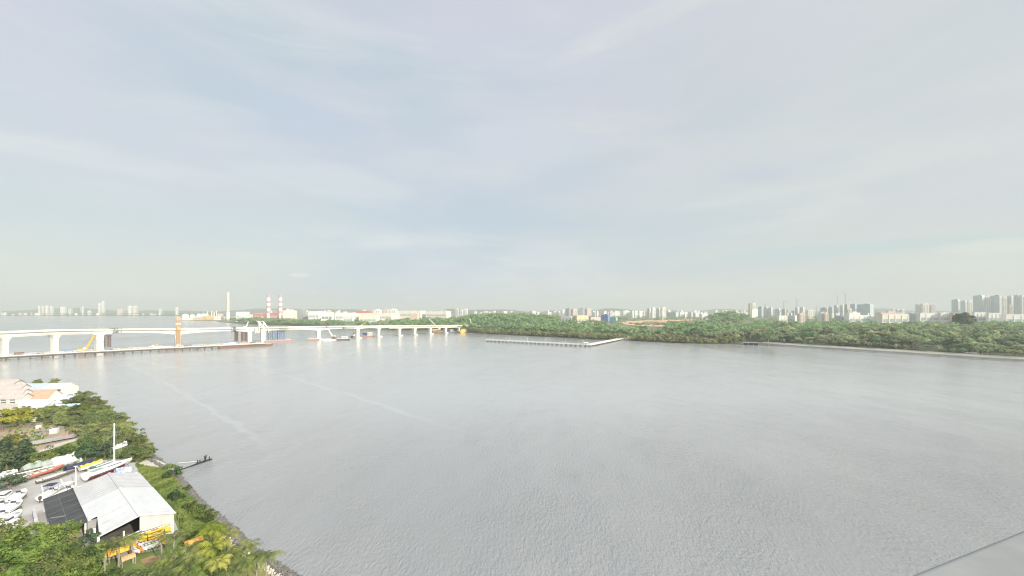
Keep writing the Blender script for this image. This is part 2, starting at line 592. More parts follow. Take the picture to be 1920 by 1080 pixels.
def land_mat():
    """rough ground with a muddy tide margin"""
    m = bpy.data.materials.new("far_ground")
    m.use_nodes = True
    t = NT(m.node_tree)
    o = t.n('ShaderNodeTexCoord').outputs['Object']
    n = t.noise(o, 0.02, 5.0, 0.6)
    col = t.mix(t.remap(n, 0.32, 0.70, 0.0, 1.0), (0.095, 0.118, 0.055), (0.15, 0.15, 0.09))
    z = t.n('ShaderNodeSeparateXYZ', inp={0: o}).outputs[2]
    col = t.mix(t.remap(t.math('ADD', z, t.math('MULTIPLY', t.noise(o, 0.2, 3.0), 0.9)), 0.8, 1.7, 1.0, 0.0), col, (0.12, 0.10, 0.08))
    p = t.n('ShaderNodeBsdfPrincipled', inp={'Base Color': col, 'Roughness': 0.9})
    t.n('ShaderNodeOutputMaterial', inp={0: p.outputs[0]})
    return m


M_land = land_mat()
grid("far_shore_land", -2000, 2600, 250, 3300, 16, M_land, "low wooded shore across the strait")
b = MB()
b.sheet([(-9000, 3120), (-1900, 3120), (-1900, 3290), (4200, 3290), (4200, 6000), (-9000, 6000)], 2.6)
tag(b.build("distant_land", M_land), "flat land on the horizon", "land", kind='structure')

# low hills at the back
def ridge(name, pts, y, depth, label):
    rng = random.Random(name)
    secs = []
    for x, h in pts:
        secs.append([(x, y - depth, 0), (x, y - depth * 0.45, h * 0.62 * rng.uniform(0.85, 1.1)), (x, y, h), (x, y + depth, 0)])
    b = MB()
    b.loft(secs, closed=False)
    return tag(b.build(name, M_hill, smooth=True), label, "hill", kind='structure')


M_hill = mat("wooded_hill", (0.055, 0.070, 0.040), 0.95, scale=0.012, second=(0.085, 0.095, 0.055))
rg = random.Random(5)
ridge("hills", [(-9000, 40)] + [(-8600 + i * 160, 44 + 16 * math.sin(i * 0.37) + 10 * math.sin(i * 0.9 + 1) + rg.uniform(-6, 6)) for i in range(48)] + [(-900, 36)],
      4700, 500, "faint wooded hills on the horizon")
ridge("inland_hills", [(-900, 20)] + [(-800 + i * 120, 42 + 12 * math.sin(i * 0.51) + 9 * math.sin(i * 1.3) + rg.uniform(-5, 5)) for i in range(64)] + [(7000, 30)],
      4300, 420, "low hazy ridge behind the town")
b = MB()
so = [((px - CX) * d / F, d) for px, d in [(1148, 1330), (1160, 1120), (1185, 1010), (1215, 960), (1246, 930), (1247, 1040), (1232, 1180), (1262, 1330), (1302, 1420), (1300, 1620), (1215, 1500)]]
b.sheet([(x, y, float(terrain_z(x, y)) + 1.2) for x, y in so])
tag(b.build("earth_ground", M_soil), "orange earthworks behind the mangroves", "ground", kind='structure')
# ------------------------------------------------------------------ vegetation
L_green = leaf_mat("leaf_green", (0.056, 0.098, 0.020), (0.195, 0.238, 0.046))
L_dark = leaf_mat("leaf_dark", (0.034, 0.070, 0.032), (0.110, 0.165, 0.070))
L_yellow = leaf_mat("leaf_yellow", (0.130, 0.140, 0.018), (0.330, 0.300, 0.040))
L_olive = leaf_mat("leaf_olive", (0.088, 0.128, 0.032), (0.275, 0.305, 0.085))
L_mang = leaf_mat("leaf_mangrove", (0.115, 0.150, 0.042), (0.350, 0.350, 0.110), hue=0.07, scale=0.22)
L_forest = leaf_mat("leaf_forest", (0.098, 0.155, 0.062), (0.305, 0.365, 0.155), hue=0.08, scale=0.16)
L_tall = leaf_mat("leaf_tall_tree", (0.045, 0.085, 0.045), (0.130, 0.180, 0.090))
L_bush = leaf_mat("leaf_bush", (0.034, 0.070, 0.022), (0.100, 0.160, 0.046))
L_palm = leaf_mat("leaf_palm", (0.070, 0.108, 0.020), (0.230, 0.260, 0.050))
L_palmy = leaf_mat("leaf_palm_gold", (0.150, 0.180, 0.016), (0.400, 0.395, 0.036))
M_bark = mat("bark", (0.16, 0.125, 0.09), 0.95, scale=3.0)
M_barkp = mat("pale_bark", (0.30, 0.27, 0.22), 0.95, scale=3.0)
M_rock = mat("revetment_rock", (0.155, 0.148, 0.138), 0.95, scale=1.5, second=(0.075, 0.072, 0.070))
M_rockw = mat("pale_stone", (0.55, 0.52, 0.45), 0.95, scale=1.5, second=(0.36, 0.33, 0.28))


def leaf_quads(rng, pos, nrm, size):
    """one small bent-free leaf clump quad per position, facing about nrm"""
    n = len(pos)
    nrm = nrm + rng.normal(0, 0.75, (n, 3))
    nrm /= np.linalg.norm(nrm, axis=1, keepdims=True) + 1e-9
    a = np.cross(nrm, rng.normal(0, 1, (n, 3)))
    a /= np.linalg.norm(a, axis=1, keepdims=True) + 1e-9
    c = np.cross(nrm, a)
    s = size * rng.uniform(0.55, 1.35, (n, 1))
    a, c = a * s * 0.62, c * s * 0.42
    v = np.stack([pos - a, pos - c * 0.9, pos + a, pos + c * 0.9], 1)
    return v.reshape(-1, 3)


def crown_points(rng, n, rx, rz, zc, clumps, rc, shape='dome', low=-0.55):
    """leaf positions and outward normals spread over clumps of an uneven crown"""
    cs, rr = [], []
    while len(cs) < clumps:
        d = rng.normal(0, 1, 3)
        d /= np.linalg.norm(d)
        if d[2] < low:
            continue
        r = rng.uniform(0.35, 1.0) ** 0.6
        lump = 1 + 0.22 * math.sin(3 * math.atan2(d[1], d[0]) + cs.__len__())
        p = d * r * lump
        if shape == 'cone':
            hh = rng.uniform(0, 1) ** 1.3
            ang = rng.uniform(0, 6.283)
            q = (1 - hh) * rng.uniform(0.4, 1.0)
            p = np.array([math.cos(ang) * q, math.sin(ang) * q, hh * 2 - 1])
        if shape == 'flat':
            p[2] = abs(p[2]) * 0.6 + 0.1 * rng.normal()
        cs.append(p * np.array([rx, rx, rz]))
        rr.append(rc * rng.uniform(0.6, 1.25))
    cs, rr = np.array(cs), np.array(rr)
    k = rng.integers(0, clumps, n)
    d = rng.normal(0, 1, (n, 3))
    d /= np.linalg.norm(d, axis=1, keepdims=True)
    d[:, 2] = np.where(d[:, 2] < -0.3, -d[:, 2], d[:, 2])
    rad = rng.uniform(0.55, 1.0, (n, 1)) * rr[k][:, None]
    pos = cs[k] + d * rad * np.array([1, 1, 0.9])
    nrm = d * 0.8 + cs[k] / np.array([rx, rx, rz]) * 0.6 + np.array([0, 0, 0.35])
    pos[:, 2] += zc
    return pos, nrm


def crown_mesh(name, seed, n, rx, rz, zc, clumps, rc, leaf, m, shape='dome', low=-0.55):
    rng = np.random.default_rng(seed)
    pos, nrm = crown_points(rng, n, rx, rz, zc, clumps, rc, shape, low)
    v = leaf_quads(rng, pos, nrm, leaf)
    me = quad_mesh(name, v, np.arange(len(v)).reshape(-1, 4))
    me.materials.append(m)
    return me


def trunk_mesh(name, seed, h, r, branches, spread, m, base=0.0, lean=0.0):
    rng = random.Random(seed)
    b = MB()
    top = Vector((lean * h, 0.3 * lean * h, h))
    mid = Vector((lean * h * 0.3, rng.uniform(-.05, .05) * h, h * 0.5))
    b.tube([(0, 0, base - 0.4), mid, top], [r * 1.25, r * 0.9, r * 0.5], 6)
    for i in range(branches):
        a = 6.283 * i / max(branches, 1) + rng.uniform(-.4, .4)
        s = mid.lerp(top, rng.uniform(0.1, 0.9))
        e = s + Vector((math.cos(a) * spread, math.sin(a) * spread, spread * rng.uniform(0.5, 0.95)))
        b.tube([s, s.lerp(e, 0.5) + Vector((0, 0, spread * 0.06)), e], [r * 0.5, r * 0.36, r * 0.16], 5)
    me = bpy.data.meshes.new(name)
    me.from_pydata(b.v, [], b.f)
    me.materials.append(m)
    me.update()
    return me


TREES = {}


def tree_kind(key, seeds, n, rx, rz, zc, clumps, rc, leaf, m, th, tr, nb, spread, bark=None, shape='dome', low=-0.55, lean=0.0):
    TREES[key] = [(crown_mesh(key + "_crown", 100 + s, n, rx, rz, zc, clumps, rc, leaf, m, shape, low),
                   trunk_mesh(key + "_trunk", 300 + s, th, tr, nb, spread, bark or M_bark, 0.0, lean)) for s in seeds]


def plant(key, name, loc, rz, s, label, cat, group=None, variant=0, sz=None):
    crown, trunk = TREES[key][variant % len(TREES[key])]
    r = empty(name, loc, rz, label, cat, group)
    r.scale = (s, s, sz or s)
    link("crown", crown, r)
    link("trunk", trunk, r)
    return r


R_ = random.Random(11)
# kinds: unit trees are built at real size, then scaled a little
tree_kind('broad', (1, 2, 3), 3000, 3.5, 3.1, 4.0, 38, 1.15, 0.40, L_green, 4.8, 0.22, 6, 2.2, low=-0.85)
tree_kind('bigbroad', (4, 5), 7000, 5.4, 3.0, 5.6, 60, 1.35, 0.40, L_green, 6.0, 0.30, 8, 3.2)
tree_kind('darkbroad', (6, 7), 2800, 3.1, 2.7, 3.5, 32, 1.1, 0.40, L_dark, 4.2, 0.20, 6, 2.0, low=-0.85)
tree_kind('yellow', (8, 9), 2600, 3.6, 3.0, 3.8, 34, 1.2, 0.42, L_yellow, 4.4, 0.2, 6, 2.0, low=-0.85)
tree_kind('feather', (10, 11), 2600, 3.0, 4.0, 5.2, 60, 0.9, 0.50, L_dark, 8.5, 0.16, 10, 1.6, shape='cone')
tree_kind('scrub', (12, 13, 14, 15), 1100, 2.1, 1.1, 1.1, 20, 0.80, 0.40, L_olive, 2.0, 0.10, 4, 1.2)
tree_kind('bush', (16, 17, 18), 1000, 1.15, 0.85, 0.85, 16, 0.5, 0.22, L_green, 1.0, 0.05, 4, 0.6)
tree_kind('darkbush', (19, 20), 1200, 1.5, 1.2, 1.15, 18, 0.6, 0.24, L_bush, 1.4, 0.06, 4, 0.8)

# bank of scrub between the clearing and the water
scrub_poly = [(150, 752), (178, 752), (200, 768), (222, 785), (246, 806), (266, 832), (282, 852), (262, 866), (215, 858), (165, 846), (146, 822),
              (140, 804), (60, 787), (50, 776), (95, 768)]


def in_poly(x, y, poly):
    c = False
    j = len(poly) - 1
    for i in range(len(poly)):
        (xi, yi), (xj, yj) = poly[i], poly[j]
        if (yi > y) != (yj > y) and x < (xj - xi) * (y - yi) / (yj - yi) + xi:
            c = not c
        j = i
    return c


sp = [gp(x, y, GZ).xy for x, y in scrub_poly]
spl = [(p.x, p.y) for p in sp]
xs, ys = [p[0] for p in spl], [p[1] for p in spl]
placed = []
for _ in range(4000):
    x, y = R_.uniform(min(xs), max(xs)), R_.uniform(min(ys), max(ys))
    if in_poly(x, y, spl) and all((x - q[0]) ** 2 + (y - q[1]) ** 2 > 2.7 ** 2 for q in placed):
        placed.append((x, y))
for i, (x, y) in enumerate(placed):
    plant('scrub', "shrub", (x, y, GZ), R_.uniform(0, 6.28), R_.uniform(0.7, 1.3), "olive green shrub in the dense scrub between the clearing and the water", "shrub",
          "shrubs of the scrub bank", i, R_.uniform(0.5, 1.05))

near_trees = [  # kind, name, foot pixel, scale, height scale, variant, label
    ('broad', 'tree', 136, 765, 1.0, 0.95, 0, "bright green tree beside the blue roofed sheds"),
    ('broad', 'tree', 158, 758, 1.05, 1.05, 1, "tallest green tree at the tip of the bank, by the open water"),
    ('broad', 'tree', 174, 766, 0.85, 0.85, 2, "green tree leaning over the water at the tip of the bank"),
    ('broad', 'tree', 148, 776, 0.9, 0.7, 1, "low rounded tree below the blue roofed sheds"),
    ('yellow', 'tree', 72, 722, 0.62, 0.5, 0, "small yellowish tree behind the long grey roof"),
    ('yellow', 'tree', 102, 722, 0.62, 0.55, 1, "small yellowish tree behind the pale green roof"),
    ('broad', 'tree', 121, 732, 0.5, 0.5, 0, "little green tree at the corner of the cream house"),
    ('scrub', 'shrub', 44, 775, 1.0, 1.0, 0, "olive shrub before the long white roofed shed"),
    ('scrub', 'shrub', 88, 778, 1.1, 1.1, 1, "olive shrub between the white hut and the lowest blue roof"),
    ('scrub', 'shrub', 112, 776, 1.1, 1.0, 2, "olive shrub in front of the lowest blue roof"),
    ('broad', 'tree', 36, 742, 0.42, 0.5, 1, "little green tree at the end of the terraced houses"),
    ('yellow', 'tree', 4, 806, 1.35, 1.1, 0, "large yellow green tree below the terraced houses, cut by the picture edge"),
    ('yellow', 'tree', 34, 800, 1.25, 1.0, 1, "yellow green tree between the terraced houses and the clearing"),
    ('yellow', 'tree', 20, 838, 0.75, 0.55, 1, "low yellowish tree at the near edge of the clearing"),
    ('feather', 'feathery_tree', 12, 888, 1.15, 0.95, 0, "dark blue green feathery tree cut by the picture edge"),
    ('feather', 'feathery_tree', 46, 876, 1.05, 0.82, 1, "dark blue green feathery tree in front of the clearing"),
    ('broad', 'tree', 80, 876, 0.9, 0.78, 2, "green tree behind the tarpaulin shelter, next to the feathery tree"),
    ('broad', 'tree', 108, 868, 0.95, 0.80, 0, "green tree behind the middle of the tarpaulin shelter"),
    ('broad', 'tree', 136, 862, 1.0, 0.85, 1, "yellowish green tree above the navy covered boat"),
    ('darkbroad', 'tree', 160, 862, 0.9, 0.8, 0, "dark green tree behind the yellow covered boat"),
    ('broad', 'tree', 170, 850, 1.0, 0.85, 2, "rounded green tree left of the white mast"),
    ('darkbroad', 'tree', 196, 858, 1.0, 0.75, 1, "dark green tree just left of the mast foot"),
    ('broad', 'tree', 228, 846, 1.0, 0.9, 0, "green tree right of the mast, near the water"),
    ('broad', 'tree', 252, 838, 0.95, 0.85, 1, "green tree overhanging the water above the sandy landing"),
    ('broad', 'tree', 250, 862, 0.8, 0.6, 2, "low green tree beside the bow of the yacht"),
    ('broad', 'tree', 274, 862, 0.75, 0.6, 0, "low tree at the edge of the sandy landing"),
    ('darkbroad', 'tree', 20, 918, 0.8, 0.6, 0, "dark green tree behind the row of white boats"),
    ('bigbroad', 'tree', 42, 1098, 1.0, 0.95, 0, "huge dense green tree filling the lower corner"),
    ('bigbroad', 'tree', -30, 1075, 0.9, 0.85, 1, "dense green tree at the very edge of the picture"),
    ('bigbroad', 'tree', 112, 1125, 0.75, 0.85, 1, "dense green tree beside the huge corner tree"),
    ('bigbroad', 'tree', 20, 1128, 0.95, 0.85, 0, "dense green tree at the bottom edge below the huge corner tree"),
    ('bigbroad', 'tree', 90, 1078, 0.7, 0.7, 1, "dense green tree in front of the low white wall, by the huge corner tree"),
    ('broad', 'tree', 150, 1108, 0.95, 0.85, 1, "green tree between the corner trees and the orange canvas canopy"),
    ('broad', 'tree', 178, 1152, 1.0, 0.85, 0, "dark green tree below the orange canvas canopy"),
    ('broad', 'tree', 236, 1152, 1.0, 0.80, 1, "green tree below the yellow covered dinghy"),
    ('broad', 'tree', 292, 1156, 1.0, 0.82, 2, "green tree below the striped row of kayaks"),
    ('darkbroad', 'tree', 158, 1052, 0.75, 0.7, 1, "dark tree in the shade before the dark lean-to roof"),
    ('darkbush', 'bush', 326, 900, 1.25, 1.35, 0, "big dark green bush on the grass by the upper revetment"),
    ('darkbush', 'bush', 329, 940, 0.85, 0.95, 1, "round dark green bush standing alone on the grass by the shed"),
    ('bush', 'bush', 341, 938, 0.8, 0.8, 1, "light green bush beside the round dark bush"),
    ('bush', 'bush', 360, 957, 1.1, 1.0, 0, "green bush between the tall grass and the rocks"),
    ('bush', 'bush', 374, 966, 1.3, 1.1, 2, "wide green bush beside the rocks at mid bank"),
    ('bush', 'bush', 392, 978, 1.3, 1.2, 0, "rounded bush beside the rocks above the golden palm"),
    ('bush', 'bush', 416, 998, 0.85, 0.85, 1, "light bush beside the rocks at the top of the lawn"),
    ('bush', 'bush', 318, 882, 1.0, 0.9, 2, "small bush at the slipway"),
    ('bush', 'bush', 352, 922, 0.7, 0.8, 0, "small bush among the upper rocks"),
]
for k, nm, px, py, s, sz, v, lab in near_trees:
    p = gp(px, py, GZ)
    if k in ('broad', 'darkbroad') and py < 900:
        s, sz = s * 0.9, sz * 0.84
    plant(k, nm, p, R_.uniform(0, 6.28), s, lab, "tree" if "tree" in nm else nm, None, v, sz)


# palms
def palm_crown(name, seed, m, L=2.9, n=12):
    rng = random.Random(seed)
    b = MB()
    for i in range(n):
        a = 6.283 * i / n + rng.uniform(-.2, .2)
        up = rng.uniform(0.35, 1.35)
        ln = L * rng.uniform(0.8, 1.1)
        d = Vector((math.cos(a), math.sin(a), 0))
        side = Vector((-d.y, d.x, 0))
        pts = []
        for k in range(9):
            t = k / 8
            pts.append(d * (ln * (t * (1.0 - 0.22 * up * t))) + Vector((0, 0, ln * (up * t - (0.42 + up * 0.72) * t * t))))
        for k in range(8):
            p0, p1 = pts[k], pts[k + 1]
            b.beam(p0, p1, 0.05 * (1.1 - k / 9))
            for sgn in (-1, 1):
                for u in (0.15, 0.6):
                    t = (k + u) / 8
                    if t < 0.12:
                        continue
                    q = p0.lerp(p1, u)
                    ll = 0.62 * math.sin(math.pi * min(1, 0.18 + t * 0.85)) * L / 2.7
                    tip = q + side * sgn * ll * 0.8 + d * ll * 0.45 + Vector((0, 0, -ll * rng.uniform(0.25, 0.6)))
                    wv = (p1 - p0).normalized() * 0.075
                    b.add([q - wv, q + wv, tip + wv * 0.2, tip - wv * 0.2], [(0, 1, 2, 3)])
    me = bpy.data.meshes.new(name)
    me.from_pydata(b.v, [], b.f)
    me.materials.append(m)
    me.update()
    return me


PC = [palm_crown("palm_crown", 1, L_palm), palm_crown("palm_crown", 2, L_palm), palm_crown("palm_crown", 3, L_palmy), palm_crown("palm_crown", 4, L_palmy)]
palms = [  # crown pixel, crown level, kind, size, label
    (398, 996, 7.6, 2, 1.0, "golden palm standing tallest beside the rocks"),
    (424, 1008, 6.8, 3, 0.95, "golden green palm nearest the rocks at the top of the lawn"),
    (398, 1026, 7.6, 3, 1.0, "bright yellow palm in the middle of the grove"),
    (408, 1056, 6.8, 2, 0.95, "bright yellow palm low in the grove, beside the lawn"),
    (368, 1042, 7.0, 1, 1.05, "dull green palm left of the bright yellow palms"),
    (352, 1062, 7.0, 0, 1.05, "dull green palm at the bottom edge of the grove"),
    (432, 1044, 6.2, 0, 0.95, "green palm at the edge of the lawn"),
    (382, 1070, 6.5, 1, 0.95, "green palm cut by the bottom edge, below the bright yellow palms"),
    (462, 1028, 6.4, 0, 0.95, "slim green palm alone on the lawn by the white stones"),
    (480, 1050, 6.2, 1, 0.9, "middle palm of the three on the lawn"),
    (500, 1045, 6.6, 0, 0.95, "outermost palm of the lawn, nearest the water"),
    (327, 1008, 6.6, 1, 0.95, "green palm right of the yellow kayak rack"),
    (302, 1004, 7.4, 0, 0.55, "thin dark trunked palm in front of the striped kayaks"),
    (250, 1010, 6.2, 1, 0.85, "green palm in front of the open shed bay"),
    (222, 1018, 6.2, 0, 0.9, "green palm before the shed door, left of the white post bay"),
    (196, 1026, 6.0, 1, 0.9, "dark green palm at the foot of the white corner post"),
    (170, 1030, 5.6, 0, 0.85, "dark green palm in the shade of the lean-to"),
    (318, 1046, 6.2, 0, 0.85, "green palm right of the brown earth strip"),
    (336, 1066, 6.0, 1, 0.9, "dull palm at the bottom edge between the dark trees and the grove"),
    (300, 1062, 5.6, 0, 0.8, "small palm before the brown earth strip"),
    (356, 1030, 6.4, 1, 0.9, "dull green palm beside the orange cover on the grass"),
    (440, 1072, 5.8, 1, 0.9, "short palm at the bottom edge beside the lawn"),
]
for px, py, zc, k, s, lab in palms:
    d = F * (H - zc) / (py - HY)
    x = (px - CX) * d / F
    r = empty("palm_tree", (x, d, GZ), R_.uniform(0, 6.28), lab, "palm tree", "palms of the bank garden")
    hgt = zc - GZ
    c = link("crown", PC[k], r)
    c.location = (0, 0, hgt)
    c.scale = (s * 1.22, s * 1.22, s * 1.1)
    b = MB()
    b.tube([(0, 0, -0.3), (0.08, 0.03, hgt * 0.35), (0.04, 0.1, hgt * 0.7), (0, 0, hgt)], [0.17, 0.12, 0.10, 0.11], 7)
    b.build("trunk", M_barkp if k < 2 else M_bark, r, local=True)

# tall grass on the bank
def tufts(name, polys, n, hmin, hmax, m, seed, label):
    rng = random.Random(seed)
    vs = []
    for poly, cnt in zip(polys, n):
        w_ = [gp(x, y, GZ).xy for x, y in poly]
        pl = [(p.x, p.y) for p in w_]
        xa, ya = [p[0] for p in pl], [p[1] for p in pl]
        k = 0
        while k < cnt:
            x, y = rng.uniform(min(xa), max(xa)), rng.uniform(min(ya), max(ya))
            if not in_poly(x, y, pl):
                continue
            k += 1
            hh = rng.uniform(hmin, hmax) * (0.65 + 0.5 * abs(math.sin(x * 0.7) * math.cos(y * 0.55)))
            for _ in range(3):
                a = rng.uniform(0, 3.1416)
                c, s = math.cos(a) * hh * 0.45, math.sin(a) * hh * 0.45
                lx, ly = rng.uniform(-.25, .25) * hh, rng.uniform(-.25, .25) * hh
                vs += [(x - c, y - s, GZ), (x + c, y + s, GZ), (x + c * 0.7 + lx, y + s * 0.7 + ly, GZ + hh), (x - c * 0.8 + lx, y - s * 0.8 + ly, GZ + hh * 0.9)]
    me = quad_mesh(name, np.array(vs), np.arange(len(vs)).reshape(-1, 4))
    me.materials.append(m)
    return tag(link(name, me), label, "grass", kind='stuff')


L_grass = leaf_mat("grass_blades", (0.125, 0.190, 0.030), (0.260, 0.305, 0.070), scale=0.30, transl=0.3)
tufts("tall_grass", [[(256, 872), (312, 882), (336, 908), (368, 944), (414, 990), (430, 1006), (405, 1010), (345, 1004), (332, 962), (264, 888)],
                     [(20, 800), (60, 795), (110, 800), (60, 850), (0, 850)],
                     [(345, 1004), (405, 1010), (430, 1060), (380, 1080), (330, 1060)]], [5200, 250, 1200], 0.35, 0.85, L_grass, 3, "tall yellow green grass between the shed and the rocks")

# rock revetment
def rocks(name, i0, i1, n, m, rmin, rmax, tmin, tmax, seed, label):
    rng = random.Random(seed)
    ico = [Vector(v) for v in [(0, 0, 1), (.89, 0, .45), (.28, .85, .45), (-.72, .53, .45), (-.72, -.53, .45), (.28, -.85, .45),
                               (.72, .53, -.45), (-.28, .85, -.45), (-.89, 0, -.45), (-.28, -.85, -.45), (.72, -.53, -.45), (0, 0, -1)]]
    fc = [(0, 1, 2), (0, 2, 3), (0, 3, 4), (0, 4, 5), (0, 5, 1), (1, 6, 2), (2, 7, 3), (3, 8, 4), (4, 9, 5), (5, 10, 1),
          (2, 6, 7), (3, 7, 8), (4, 8, 9), (5, 9, 10), (1, 10, 6), (11, 7, 6), (11, 8, 7), (11, 9, 8), (11, 10, 9), (11, 6, 10)]
    b = MB()
    segs = [(i, (shore[i + 1] - shore[i]).length) for i in range(i0, i1)]
    tot = sum(s for _, s in segs)
    for _ in range(n):
        u = rng.uniform(0, tot)
        for i, s in segs:
            if u <= s:
                break
            u -= s
        t = u / s
        k = rng.uniform(tmin, tmax)
        p = shore[i].lerp(shore[i + 1], t).lerp(inner[i].lerp(inner[i + 1], t), k)
        z = -1.0 + 3.1 * min(k, 1.0)
        r = rng.uniform(rmin, rmax)
        R = Quaternion((rng.gauss(0, 1), rng.gauss(0, 1), rng.gauss(0, 1), rng.gauss(0, 1))).normalized().to_matrix()
        sc = Vector((rng.uniform(.7, 1.3), rng.uniform(.7, 1.3), rng.uniform(.6, 1.0))) * r
        b.add([R @ Vector((q.x * sc.x, q.y * sc.y, q.z * sc.z)) * rng.uniform(.85, 1.15) + Vector((p.x, p.y, z)) for q in ico], fc)
    return tag(b.build(name, m), label, "rocks", kind='stuff')


rocks("rock_revetment", 0, 18, 3400, M_rock, 0.22, 0.55, -0.12, 1.08, 8, "dark grey rock revetment along the water")
rocks("pale_stones", 1, 8, 330, M_rockw, 0.14, 0.30, 1.05, 1.30, 9, "pale stones edging the lawn above the rocks")

# ---- far shore trees
tree_kind('mangrove', (31, 32, 33, 34, 35, 36), 520, 4.6, 3.9, 4.8, 20, 1.9, 1.25, L_mang, 5.0, 0.22, 3, 2.0, low=-0.9)
tree_kind('promenade', (41, 42, 43), 260, 2.9, 2.1, 6.3, 12, 1.3, 0.95, L_forest, 5.6, 0.16, 4, 1.6, bark=M_barkp)
tree_kind('forest', (51, 52, 53, 54, 55, 56), 800, 6.6, 4.4, 9.2, 22, 2.4, 1.6, L_forest, 10.0, 0.4, 5, 3.5, bark=M_barkp, low=-0.6)
tree_kind('rain', (57, 58, 59), 1300, 9.0, 3.8, 9.6, 30, 2.3, 1.15, L_forest, 10.5, 0.45, 6, 5.0, bark=M_barkp, low=-0.25)
tree_kind('umbrella', (61,), 4200, 9.5, 6.2, 13.0, 48, 3.4, 1.7, L_tall, 15.0, 0.7, 8, 6.5, bark=M_barkp, low=-0.2)


def along(p0, p1, step, jit, rng):
    p0, p1 = Vector(p0), Vector(p1)
    n = int((p1 - p0).length / step)
    return [p0.lerp(p1, (i + rng.uniform(-.3, .3)) / n) + Vector((rng.uniform(-jit, jit), rng.uniform(-jit, jit))) for i in range(n)]


def walk(idx0, idx1, off, step, jit, rng):
    out = []
    for i in range(idx0, idx1):
        a, c = Vector(far_shore[i]), Vector(far_shore[i + 1])
        d = (c - a).normalized()
        n = Vector((-d.y, d.x))
        out += along(a + n * off, c + n * off, step, jit, rng)
    return out


def tz(p):
    return float(terrain_z(p[0], p[1]))


i_b, i_j, i_c = far_shore.index((-89, 800)), far_shore.index((176, 592)), far_shore.index((321, 520))
for row, (off, step) in enumerate([(3, 5.8), (9, 6.4), (16, 7.5)]):
    for p in walk(i_b, i_c, off, step, 1.2, R_):
        px = CX + F * p.x / p.y
        west = px < 1178
        if px > 1391 or abs(px - 1172) < 6 and row < 2:
            continue
        plant('mangrove', "mangrove_tree", (p.x, p.y, tz(p) - 0.3), R_.uniform(0, 6.28), R_.choice((0.55, 0.7, 0.85, 1.0, 1.2)) + 0.06 * row,
              "green mangrove at the water edge between the bridge end and the L-shaped pier" if west else "green mangrove at the water edge between the L-shaped pier and the sea wall",
              "mangrove", "mangroves west of the pier" if west else "mangroves east of the pier", R_.randrange(6), R_.uniform(0.62, 1.05))
for p in walk(i_c, len(far_shore) - 5, 15, 7.0, 1.0, R_):
    px = CX + F * p.x / p.y
    if 1405 < px < 1960:
        plant('promenade', "promenade_tree", (p.x, p.y, tz(p)), R_.uniform(0, 6.28), R_.uniform(0.8, 1.12), "slim pale trunked young tree in the row behind the sea wall", "tree",
              "row of young trees along the sea wall", R_.randrange(3))
# ---- forest behind the shore: nearest trees one by one, the rest as woodland
rng = random.Random(21)
cand = []
gx = np.arange(-1500, 1500, 12.5)
for y in np.arange(330, 1420, 12.5):
    for x in gx:
        X, Y = x + rng.uniform(-4.5, 4.5), y + rng.uniform(-4.5, 4.5)
        px = CX + F * X / Y
        if px < 425 or px > 1990:
            continue
        cand.append((X, Y, px))
ca = np.array(cand)
dist = shore_dist(ca[:, 0], ca[:, 1])
zz = terrain_z(ca[:, 0], ca[:, 1])
wood = []
for (X, Y, px), d, z in zip(cand, dist, zz):
    if d < 8:
        continue
    s = rng.choice((0.75, 0.95, 1.15, 1.2, 1.4, 1.7)) * rng.uniform(0.9, 1.1)
    if px > 1395:
        if d < 30 or rng.random() < 0.45 or Y > 820 or (px > 1560 and Y > 760):
            continue
        if Y > 700 and rng.random() < 0.25:
            continue
    elif px > 1320:
        if d < 22 or (Y > 800 and not (1338 < px < 1400 and 1020 < Y < 1180)):
            continue
        if Y > 1000:
            s *= 1.0
    elif px > 1250:
        if d < 22 or d > 330:
            continue
        s *= 0.78
    elif px > 1135:
        if d < 22 or d > 120:
            continue
        s *= 0.72
    elif px > 1045:
        if d < 22 or d > 200:
            continue
        s *= 0.8
    elif px > 870:
        if d < 22 or Y > 1180 or (Y > 1080 and px > 980):
            continue
        if px < 1000 and 830 < Y < 860 and rng.random() < 0.6:
            continue
    elif px > 735:
        if d < 6 or d > 150:
            continue
        s *= 0.9
    else:
        if d < 8 or d > 75 or (640 < px < 735 and d > 50):
            continue
        s *= 0.9
    if px > 1395:
        s *= 1.25
    wood.append((X, Y, z, s, px))
wood.sort(key=lambda q: q[1])
N_ONE = 285
for i, (X, Y, z, s, px) in enumerate(wood[:N_ONE]):
    plant('rain' if rng.random() < 0.45 else 'forest', "forest_tree", (X, Y, z - 0.3), rng.uniform(0, 6.28), s, "spreading green tree in the woods behind the sea wall and mangroves", "tree",
          "nearest trees of the shore woods", rng.randrange(6), min(s, 1.35) * rng.uniform(0.62, 1.0))
protos = []
for k in range(6):
    g = np.random.default_rng(700 + k)
    pos, nrm = crown_points(g, 320, 6.4, 4.3, 8.6, 18, 2.5, low=-0.5) if k % 2 else crown_points(g, 420, 9.0, 3.8, 9.4, 26, 2.4, low=-0.5)
    protos.append(leaf_quads(g, pos, nrm, 1.8))
allv = []
for X, Y, z, s, px in wood[N_ONE:]:
    v = protos[rng.randrange(6)]
    a = rng.uniform(0, 6.28)
    c, sn = math.cos(a) * s, math.sin(a) * s
    q = np.empty_like(v)
    q[:, 0] = v[:, 0] * c - v[:, 1] * sn + X
    q[:, 1] = v[:, 0] * sn + v[:, 1] * c + Y
    q[:, 2] = v[:, 2] * min(s, 1.35) * rng.uniform(0.60, 0.98) + z
    allv.append(q)
av = np.concatenate(allv)
me = quad_mesh("woodland", av, np.arange(len(av)).reshape(-1, 4))
me.materials.append(L_forest)
tag(link("woodland", me), "dense green woodland behind the shore trees", "woodland", kind='stuff')
p = at(1806, 605, 640)
